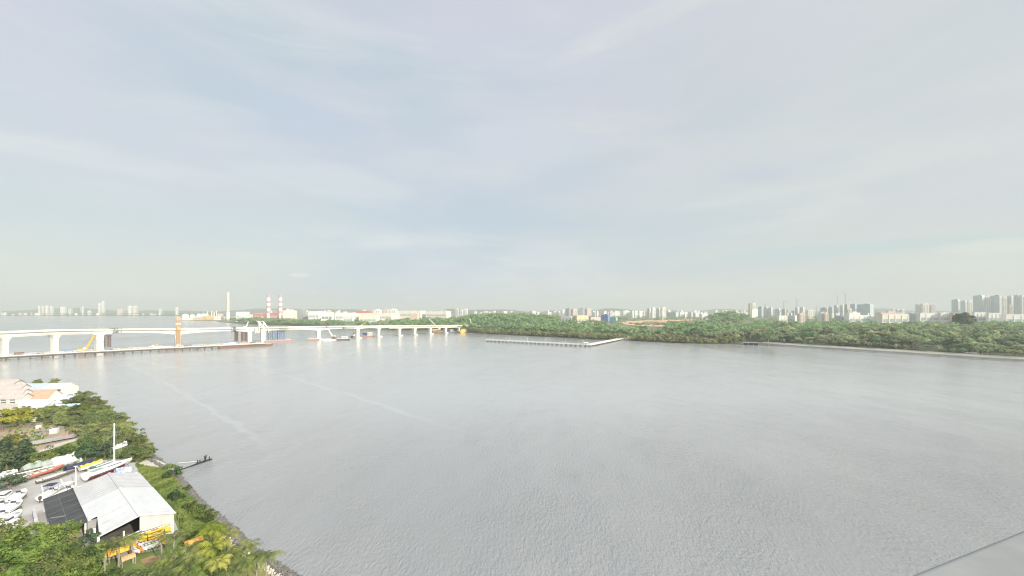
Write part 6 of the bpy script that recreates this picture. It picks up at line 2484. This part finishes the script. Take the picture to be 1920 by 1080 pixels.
# middle skyline
MID = [
    (1046, 1059, 579.4, 1750, B_grey, 'flats', "grey slab left of the dark one on the central rise"), (1060.5, 1070, 577.2, 1700, B_dark, 'flats', "dark block on the central rise"),
    (1070.5, 1083, 578.4, 1720, B_pink, 'flats', "pinkish block between the dark block and the dark glass one"), (1084, 1096, 577.3, 1500, B_dark, 'glass', "dark glass block on the central rise"),
    (1097, 1109, 577.5, 1650, B_pink, 'flats', "pink block right of the dark glass one"), (1076, 1103, 592.3, 1050, B_yellow, 'long', "yellow building with dark openings behind the mangroves"),
    (1052, 1076, 594.2, 1060, B_grey, 'long', "grey shed left of the yellow building"), (1103, 1126, 595.6, 1080, B_pink, 'long', "pale pink shed between the yellow and the bright blue building"),
    (1127, 1143, 591.0, 1120, B_azure, 'none', "bright blue building with a white panel"), (1143, 1158, 595.4, 1180, B_teal, 'none', "low teal roofed building beside the bright blue one"),
    (1147, 1163, 584.4, 1700, B_cream, 'flats', "cream block above the bright blue building"), (1164, 1181, 583.2, 1750, B_white, 'flats', "wide white block above the teal roof"),
    (1182, 1196, 583.8, 1720, B_cream, 'flats', "cream block right of the wide white block"), (1197, 1209, 584.6, 1760, B_white, 'flats', "white block left of the four slim towers"),
    (1213.5, 1220, 578.4, 1260, B_grey, 'flats', "grey tower, first of the four slim towers"), (1221, 1229, 577.6, 1240, B_white, 'flats', "white tower, second of the four slim towers"),
    (1230.5, 1237.5, 578.2, 1260, B_grey, 'flats', "grey tower, third of the four slim towers"), (1238.2, 1248.5, 577.2, 1240, B_cream, 'flats', "cream tower, last and brightest of the four slim towers"),
    (1251, 1271, 586.0, 1400, B_blue, 'long', "low bluish block right of the cream slim tower"), (1272, 1289, 585.6, 1450, B_white, 'long', "white block right of the low bluish one"),
    (1290, 1308, 586.8, 1420, B_grey, 'long', "grey low block in the middle of the pale town"), (1311, 1328, 589.0, 1250, B_white, 'flats', "white housing block above the woods"),
    (1328.5, 1343, 589.6, 1260, B_pink, 'flats', "pink trimmed housing block beside the dark wooded knoll"), (1296, 1310, 583.5, 1900, B_white, 'flats', "white block in the pale town, farther back"),
    (1403, 1408, 569.5, 1500, B_tan, 'none', "brown side wing of the cream tower with a crane"), (1408.3, 1417, 569.0, 1480, B_cream, 'flats', "cream tower carrying a crane above the knoll"),
    (1407, 1421, 580.5, 1380, B_white, 'none', "pale podium below the cream tower with a crane"), (1421.5, 1431, 575.4, 1420, B_blue, 'flats', "blue grey tower right of the cream tower"),
    (1432, 1440, 576.4, 1440, B_grey, 'flats', "grey tower under construction, left of a twin"), (1440.5, 1448.5, 577.0, 1430, B_grey, 'flats', "grey tower under construction, right of a twin"),
    (1453, 1464.5, 579.2, 1400, B_grey, 'flats', "grey block alone between two tower cranes"), (1466, 1474, 580.0, 1380, B_tan, 'flats', "brownish unfinished tower below the tallest crane mast"),
    (1474.8, 1482, 580.6, 1390, B_pink, 'flats', "pale pink unfinished tower beside the brownish one"), (1485, 1490, 583.8, 1400, B_dark, 'flats', "small dark block in the construction row"),
    (1490.5, 1498, 577.2, 1420, B_grey, 'flats', "grey slab, left of the pair by the leaning crane"), (1499.5, 1508.5, 576.4, 1430, B_grey, 'flats', "grey slab, right of the pair by the leaning crane"),
    (1510, 1527, 582.2, 1380, B_cream, 'flats', "low cream and dark block behind the peach house"), (1457, 1476, 592.8, 1000, B_white, 'long', "white building just above the woods"),
    (1477, 1494, 592.4, 1020, B_grey, 'long', "grey building just above the woods, beside the peach house"), (1495, 1510, 588.6, 960, B_peach, 'flats', "peach house standing out above the woods"),
    (1532.5, 1543, 588.4, 1010, B_grey, 'none', "grey wing left of the peach tower block"), (1543.3, 1553.5, 587.8, 1000, B_peach, 'flats', "peach tower block with a grey wing"),
    (1538, 1552, 577.2, 1450, B_blue, 'flats', "blue grey block left of the white sliver tower"), (1553, 1563, 576.6, 1430, B_blue, 'flats', "second blue grey block left of the white sliver tower"),
    (1563.6, 1571.5, 572.6, 1300, B_grey, 'flats', "tall grey tower left of the white sliver"), (1571.9, 1574.4, 573.4, 1290, B_white, 'none', "white sliver of a tower between two grey ones"),
    (1575, 1582.5, 572.2, 1300, B_grey, 'flats', "tall grey tower right of the white sliver"), (1583, 1591, 571.4, 1280, B_tan, 'flats', "brownish unfinished tower under the leaning crane"),
    (1591.4, 1597.5, 579.8, 1270, B_white, 'flats', "short white block at the foot of the unfinished tower"), (1594, 1606, 570.8, 1360, B_blue, 'none', "long blue grey tower block, rounded left bay"),
    (1606.5, 1638, 571.0, 1350, B_blue, 'none', "long blue grey tower block, wide right bay"), (1566, 1581, 592.4, 1080, B_blue, 'long', "pale blue low hall at the left of the white podium"),
    (1581.5, 1632, 591.6, 1060, B_white, 'long', "long white hall with a grey roof above the woods"), (1586, 1613, 586.8, 1160, B_white, 'none', "stepped white upper storey behind the long white hall"),
    (1641.5, 1703, 589.6, 930, B_cream, 'long', "large cream hall with pilasters, nearest the woods"), (1641, 1690, 586.6, 1030, B_pink, 'none', "low pinkish roofs behind the large cream hall"),
    (1672.5, 1678, 579.6, 1500, B_white, 'flats', "white block, left of a low white trio"), (1679.5, 1688, 580.2, 1510, B_white, 'flats', "white block, middle of a low white trio"),
    (1689, 1697, 580.4, 1500, B_white, 'flats', "white block, right of a low white trio"), (1703.5, 1716, 588.0, 1060, B_blue, 'long', "blue fronted hall right of the large cream hall"),
    (1716.2, 1760, 587.6, 1040, B_white, 'long', "long white hall with many pillars"), (1760.5, 1779, 587.0, 1020, B_white, 'long', "white hall with grey pillars left of the dark umbrella tree"),
    (1716, 1724.6, 571.2, 1330, B_grey, 'none', "grey block painted as the shaded side of the twin cream tower"), (1724.9, 1742, 569.9, 1320, B_cream, 'flats', "cream tower beside that grey block, above the pillared hall"),  # grey block stands for the cream tower's shaded side, shade in its colour
    (1742.4, 1754, 572.4, 1340, B_pink, 'flats', "pale lower tower right of the cream tower"),
]
for x0, x1, yt, d, m, st, lab in MID:
    low = st in ('long', 'none') and (x1 - x0) > 9
    d = d * 1.35 if d > 1200 else d
    yt = yt + 1.6 if x1 < 1112 and yt < 585 else yt
    block(x0, x1, yt, d, m, lab, th=30 if x0 > 1300 else 24, k=0.30 if not low else 0.22, style=st, name="hall_building" if low else "apartment_block", cat="building" if low else "apartment block")
TOW = [(1784, 1800, 562.2, 1120, B_grey, 'glass', "grey glass block, leftmost of the eastern glass towers"), (1800.5, 1813, 564.6, 1130, B_grey, 'glass', "lower glass block second from the left of the eastern towers"),
       (1813.3, 1824, 564.8, 1140, B_cream, 'flats', "bright cream tower between the glass blocks"), (1824.4, 1846.5, 554.6, 1080, B_grey, 'glass', "tall grey green glass tower with a pale crown band"),
       (1847, 1856.4, 556.2, 1070, B_white, 'flats', "narrow white tower with a dark central slot"), (1857, 1878.5, 554.8, 1060, B_blue, 'glass', "tall bluish glass tower with a white grid"),
       (1879, 1888, 556.6, 1060, B_cream, 'flats', "cream tower right of the bluish glass tower"), (1888.4, 1899, 555.4, 1120, B_grey, 'flats', "grey tower behind a lower cream block"),
       (1890, 1900, 572.4, 1000, B_peach, 'flats', "lower peach cream block before the grey tower"), (1900.5, 1912, 554.0, 1060, B_grey, 'flats', "tall plain grey tower near the picture edge"),
       (1912.6, 1930, 553.4, 1050, B_white, 'flats', "white tower cut by the picture edge")]
for x0, x1, yt, d, m, st, lab in TOW:
    d *= 1.3
    block(x0, x1, yt, d, m, lab, th=32, k=0.22, style=st, name="tower_block", cat="tower block")
for x0, x1, yt, d, m, lab in ((1822, 1848, 586.4, 960, B_white, "pale podium below the tall grey green glass tower"), (1848.5, 1876, 587.6, 940, B_white, "white podium hall below the bluish glass tower"),
                              (1877, 1930, 590.2, 930, B_white, "long low white podium at the picture edge"), (1780, 1821, 587.2, 1000, B_pink, "low pale podium behind the dark umbrella tree")):
    block(x0, x1, yt, d, m, lab, th=30, k=0.2, style='long', name="podium_hall", cat="building")
# white sign panel of the blue building is part of it
c, ph = view_frame(1133, 1112)

for k in range(0, 150, 1):
    if k % 3 == 2 and k < 128:
        continue
    if k < 34:
        x, y, d, lab, g = rk.uniform(884, 1046), rk.uniform(582.4, 586.0), rk.uniform(2300, 2700), "tiny pale block on the skyline above the central woods", "tiny blocks over the central woods"
    elif k < 72:
        x, y, d, lab, g = rk.uniform(1110, 1212), rk.uniform(582.5, 587.5), rk.uniform(1900, 2500), "small pale block crowded behind the blue and teal buildings", "crowded pale blocks behind the blue building"
    elif k < 128:
        x, y, d, lab, g = rk.uniform(1249, 1402), rk.uniform(581.5, 588.0), rk.uniform(1700, 2600), "small pale block of the crowded town between the slim towers and the wooded knoll", "crowded pale blocks of the middle town"
    else:
        x, y, d, lab, g = rk.uniform(560, 850), rk.uniform(580.8, 585.0), rk.uniform(1800, 2300), "tiny pale roof behind the long factories", "tiny roofs behind the factories"
    w_ = rk.uniform(3.0, 8.0)
    block(x, x + w_, y, d, rk.choice([B_white, B_white, B_white, B_cream, B_pink, B_grey]), lab, 26, 0.35, 'flats' if w_ > 5.5 else 'none', None, "small_block", "building", group=g, plant_=False)
for k in range(20):
    x = rk.uniform(1470, 1790)
    w_ = rk.uniform(3, 8)
    block(x, x + w_, rk.uniform(585, 589), rk.uniform(1350, 1900), rk.choice([B_white, B_grey, B_grey, B_cream, B_blue]), "small block tucked between the eastern towers and halls", 28, 0.35, 'flats' if w_ > 5.5 else 'none', None,
          "small_block", "building", group="small blocks between the eastern towers", plant_=False)


def tower_crane(px, ytop, d, luff, jl, label, hgt_below=45):
    d *= 1.35
    jl *= 0.8
    c, ph = view_frame(px, d)
    zt_ = H - (ytop - HY) * d / F
    r = empty("tower_crane", (c.x, c.y, zt_ - hgt_below), 0, label, "tower crane")
    zm = zt_ - (jl * math.sin(luff))
    b = MB()
    z0 = zt_ - hgt_below
    lattice(b, (c.x, c.y), 2.0, 2.0, z0, zm, 0, 10, 0.34, 0.2)
    b.build("mast", B_chgrey, r)
    rt_ = Vector((math.cos(ph), -math.sin(ph), 0))
    sgn = 1 if jl > 0 else -1
    jl = abs(jl)
    top = Vector((c.x, c.y, zm))
    b = MB()
    b.beam(top, top + rt_ * sgn * jl * math.cos(luff) + Vector((0, 0, jl * math.sin(luff))), 0.7)
    b.build("jib", B_chgrey, r)
    b = MB()
    b.beam(top, top - rt_ * sgn * 4, 0.7)
    b.box(top - rt_ * sgn * 3.6 - Vector((0, 0, 1.0)), (2.2, 1.5, 2.0), -ph)
    b.build("counterweight", B_grey, r)
    b = MB()
    b.box(top + Vector((0, 0, 1.6)), (2.6, 2.6, 2.6), -ph)
    b.build("cab", B_white, r)
    return r


for px, yt, d, luff, jl, lab in ((1412.5, 560, 1490, 1.45, 16, "upright tower crane on the cream tower"), (1434.5, 564.5, 1440, 1.2, 20, "tower crane over the grey twin towers"),
                                 (1469.5, 565, 1390, 0.05, 22, "tower crane with the tallest mast and a level jib"), (1494, 568.5, 1430, 1.05, -22, "tower crane leaning over the grey slab pair"),
                                 (1531, 570.5, 1390, 1.35, 18, "slim upright tower crane above the low cream and dark block"), (1556, 568.5, 1430, 0.9, 20, "tower crane over the blue grey blocks"),
                                 (1570, 563, 1300, 1.15, -22, "tower crane on the grey tower by the white sliver"), (1585, 561, 1280, 1.1, -24, "tower crane leaning from the brownish unfinished tower")):
    tower_crane(px, yt, d, luff, jl, lab)

# trees between the far buildings: one mass nobody could count
rw = random.Random(77)
allv = []
for _ in range(1500):
    px = rw.uniform(430, 1960)
    d = rw.uniform(870, 1950)
    if px < 860:
        d = rw.uniform(1090, 1900)
    X = (px - CX) * d / F
    Y = d
    if float(shore_dist(np.array([X]), np.array([Y]))[0]) < 70:
        continue
    if 1150 < px < 1310 and 1000 < d < 1240:
        continue
    z = float(terrain_z(X, Y))
    v = protos[rw.randrange(6)]
    v = v.reshape(-1, 4, 3)[::3].reshape(-1, 3)
    s = rw.uniform(0.75, 1.25)
    q = v * np.array([s * 1.4, s * 1.4, s * rw.uniform(0.6, 0.95)]) + np.array([X, Y, z])
    allv.append(q)
av = np.concatenate(allv)
me = quad_mesh("far_woodland", av, np.arange(len(av)).reshape(-1, 4))
me.materials.append(L_forest)
tag(link("far_woodland", me), "hazy green trees scattered between the far buildings", "woodland", kind='stuff')
allv = []
for _ in range(900):
    px = rw.uniform(-30, 420)
    d = rw.uniform(3165, 3900)
    X = (px - CX) * d / F
    v = protos[rw.randrange(6)].reshape(-1, 4, 3)[::6].reshape(-1, 3)
    q = v * np.array([3.2, 3.2, rw.uniform(0.9, 1.5)]) + np.array([X, d, 2])
    allv.append(q)
av = np.concatenate(allv)
me = quad_mesh("shore_woodland", av, np.arange(len(av)).reshape(-1, 4))
me.materials.append(L_forest)
tag(link("shore_woodland", me), "dim green belt of trees along the far western shore", "woodland", kind='stuff')
# ------------------------------------------------------------------ L-shaped pier on the far shore
M_pier = mat("pier_concrete", (0.60, 0.58, 0.53), 0.85, scale=0.2, second=(0.48, 0.46, 0.42))
JP = [gp(911, 640.0, 0), gp(1105, 650.0, 0), gp(1178, 635.2, 0)]
jt = empty("waterfront_pier", JP[1], 0, "long pale L-shaped pier on dark piles reaching out from the mangroves", "pier")
for k, (a, c, wd) in enumerate(((JP[0], JP[1], 4.5), (JP[1], JP[2] + Vector((4, 7, 0)), 4.5))):
    d = (c - a).normalized()
    s = Vector((d.y, -d.x, 0))
    e = c - d * (2.26 if k == 0 else 0) if k == 0 else c
    a2 = a if k == 0 else a - d * 2.25
    b = MB()
    b.loft([[q + s * u + Vector((0, 0, z)) for u, z in ((-wd / 2, 1.75), (wd / 2, 1.75), (wd / 2, 2.35), (-wd / 2, 2.35))] for q in (a2, e)])
    b.build("deck", M_pier, jt)
    for sg in (-1, 1):
        b = MB()
        L = (e - a2).length
        n = int(L / 3)
        for t in range(n + 1):
            q = a2.lerp(e, t / n) + s * sg * wd * 0.46 + Vector((0, 0, 2.36))
            b.beam(q, q + Vector((0, 0, 1.1)), 0.14)
        for z in (2.9, 3.45):
            b.beam(a2 + s * sg * wd * 0.46 + Vector((0, 0, z)), e + s * sg * wd * 0.46 + Vector((0, 0, z)), 0.16)
        b.build("railing", M_white, jt)
    n = int((e - a2).length / 6.4)
    for t in range(n):
        q = a2.lerp(e, (t + 0.5) / n)
        b = MB()
        for sg in (-1, 1):
            b.tube([q + s * sg * 1.5 + Vector((0, 0, -1.5)), q + s * sg * 1.5 + Vector((0, 0, 1.76))], 0.45, 7)
        b.beam(q - s * 2.0 + Vector((0, 0, 1.45)), q + s * 2.0 + Vector((0, 0, 1.45)), 0.6, 0.5)
        b.build("pile_bent", M_darkst, jt)
p0 = JP[1] + Vector((-4, 1.5, 2.36))
r = empty("pier_shelter", p0, 0.3, "small pale roofed shelter at the bend of the L-shaped pier", "shelter")
for dx, dy in ((-2, -1.2), (2, -1.2), (2, 1.2), (-2, 1.2)):
    b = MB()
    b.tube([p0 + Vector((dx, dy, 0)), p0 + Vector((dx, dy, 2.4))], 0.1, 6)
    b.build("post", M_white, r)
b = MB()
b.loft([[p0 + Vector((x, y, z)) for y, z in ((-1.9, 2.4), (0, 3.2), (1.9, 2.4), (0, 2.55))] for x in (-2.7, 2.7)])
b.build("roof", M_white, r)
lamp_pts = []
for i, t in enumerate((0.08, 0.26, 0.44, 0.62, 0.8, 0.95)):
    q = JP[0].lerp(JP[1], t)
    b = MB()
    b.tube([(q.x, q.y + 1.6, 2.36), (q.x, q.y + 1.6, 8.2)], 0.12, 6)
    r = empty("lamp_post", (q.x, q.y + 1.6, 2.36), 0, "thin white lamp post standing on the long arm of the L-shaped pier", "lamp post", "lamp posts along the pier")
    b.build("post", M_white, r)
    b = MB()
    b.beam((q.x, q.y + 1.6, 8.1), (q.x, q.y + 0.2, 8.3), 0.2)
    b.build("lamp_arm", M_white, r)

# ------------------------------------------------------------------ sea wall and promenade
M_wall = mat("sea_wall_stone", (0.36, 0.34, 0.30), 0.9, scale=0.15, second=(0.25, 0.235, 0.21))
M_prom = mat("promenade_paving", (0.30, 0.285, 0.24), 0.9, scale=0.05, second=(0.20, 0.205, 0.14))
i_c = far_shore.index((321, 520))
wl = [Vector((x, y, 0)) for x, y in far_shore[i_c:-2]]
fr = []
for i, p in enumerate(wl):
    d = (wl[min(i + 1, len(wl) - 1)] - wl[max(i - 1, 0)]).normalized()
    fr.append((p, Vector((-d.y, d.x, 0))))
sw = empty("sea_wall", wl[1], 0, "long pale sloping sea wall along the tree lined promenade", "sea wall")
b = MB()
b.loft([[p + n * u + Vector((0, 0, z)) for u, z in ((-1.2, -1.2), (1.6, 2.1), (2.2, 2.1), (3.0, -1.2))] for p, n in fr])
b.build("stone_face", M_wall, sw)
b = MB()
b.loft([[p + n * u + Vector((0, 0, z)) for u, z in ((1.2, 1.9), (2.5, 1.9), (2.5, 3.0), (1.2, 3.0))] for p, n in fr])
b.build("coping", mat("weathered_coping", (0.44, 0.42, 0.38), 0.9, scale=0.1, second=(0.33, 0.31, 0.28)), sw)
b = MB()
for (p, n), (p2, n2) in zip(fr[:-1], fr[1:]):
    L = (p2 - p).length
    k_ = max(1, int(L / 3.5))
    for k in range(k_):
        q = (p + n * 2.9).lerp(p2 + n2 * 2.9, k / k_) + Vector((0, 0, 2.2))
        b.beam(q, q + Vector((0, 0, 1.2)), 0.12)
    b.beam(p + n * 2.9 + Vector((0, 0, 3.4)), p2 + n2 * 2.9 + Vector((0, 0, 3.4)), 0.12)
b.build("railing", M_white, sw)
b = MB()
b.loft([[p + n * u + Vector((0, 0, z)) for u, z in ((2.4, 2.5), (6.0, 2.9), (12.5, 4.3))] for p, n in fr], closed=False)
tag(b.build("promenade_path", M_prom), "grey promenade behind the sea wall", "path", kind='structure')
# tidal gate at the end of the mangroves
c = Vector((313.6, 524.6, 0))
r = empty("tidal_gate", c, 0.15, "dark low outfall gate with a pale deck where the mangroves end", "gate")
b = MB()
b.box(c + Vector((0, 0, 3.0)), (19, 4, 0.6), -0.67)
b.build("deck", M_pier, r)
for k in range(4):
    b = MB()
    q = c + Matrix.Rotation(-0.67, 3, 'Z') @ Vector((-8.6 + 5.7 * k, 0, 0))
    b.box(q + Vector((0, 0, 0.9)), (0.7, 3.6, 3.56), -0.67)
    b.build("pillar", M_wall, r)
for k in range(3):
    b = MB()
    q = c + Matrix.Rotation(-0.67, 3, 'Z') @ Vector((-5.7 + 5.7 * k, 1, 0))
    b.box(q + Vector((0, 0, 0.9)), (4.9, 0.3, 3.4), -0.67)
    b.build("gate_leaf", M_darkst, r)
c = gp(1822, 667.0, 2.2)
r = empty("promenade_shelter", c, -0.5, "small white roofed shelter on the promenade by the sea wall", "shelter")
for dx, dy in ((-3, -1.2), (3, -1.2), (3, 1.2), (-3, 1.2)):
    b = MB()
    q = c + Matrix.Rotation(-0.5, 3, 'Z') @ Vector((dx, dy, 0))
    b.tube([q, q + Vector((0, 0, 2.5))], 0.12, 6)
    b.build("post", M_white, r)
b = MB()
b.box(c + Vector((0, 0, 2.65)), (8.2, 3.6, 0.3), -0.5)
b.build("roof", M_white, r)

# ------------------------------------------------------------------ balcony parapet beside the camera
M_par = mat("grey_coping_stone", (0.225, 0.232, 0.228), 0.75, scale=5.0, second=(0.185, 0.19, 0.188), bump=0.06)
zt = H - 0.5
a, c = gp(1722, 1081, zt), gp(1921, 1000, zt)
d = (c - a).normalized()
n = Vector((d.y, -d.x, 0))
a, c = a - n * 0.014, c - n * 0.014
rz = math.atan2(d.y, d.x)
r = empty("balcony_parapet", (a.x, a.y, zt - 1.1), rz, "smooth grey balcony coping with a pale rounded edge in the bottom corner", "parapet")
mid = (a + c) / 2
b = MB()
prof = [(0.0, -0.16)] + [(0.016 - 0.016 * math.cos(a), -0.016 + 0.016 * math.sin(a)) for a in [math.pi / 2 * k / 8 for k in range(9)]] + [(0.30, 0.0), (0.30, -0.16)]
b.loft([[mid + d * t + n * u + Vector((0, 0, v)) for u, v in prof] for t in (-1.6, 4.5)])
b.build("coping", M_par, r)
b = MB()
b.loft([[mid + d * t + n * u + Vector((0, 0, v)) for u, v in ((0.05, -1.15), (0.26, -1.15), (0.26, -0.162), (0.05, -0.162))] for t in (-1.55, 4.45)])
b.build("upstand", M_par, r)

# ------------------------------------------------------------------ haze
def haze_box():
    m = bpy.data.materials.new("haze_air")
    m.use_nodes = True
    t = NT(m.node_tree)
    v = t.n('ShaderNodeVolumePrincipled', inp={'Color': (0.635, 0.688, 0.662, 1), 'Density': HAZE, 'Anisotropy': 0.0})
    t.n('ShaderNodeOutputMaterial', inp={'Volume': v.outputs[0]})
    b = MB()
    b.box((0, 4300, 84), (18400, 9800, 176))
    o = b.build("haze", m)
    o['kind'] = 'stuff'
    o['label'] = "thin pale haze over the strait"


HAZE = 2.2e-4
haze_box()
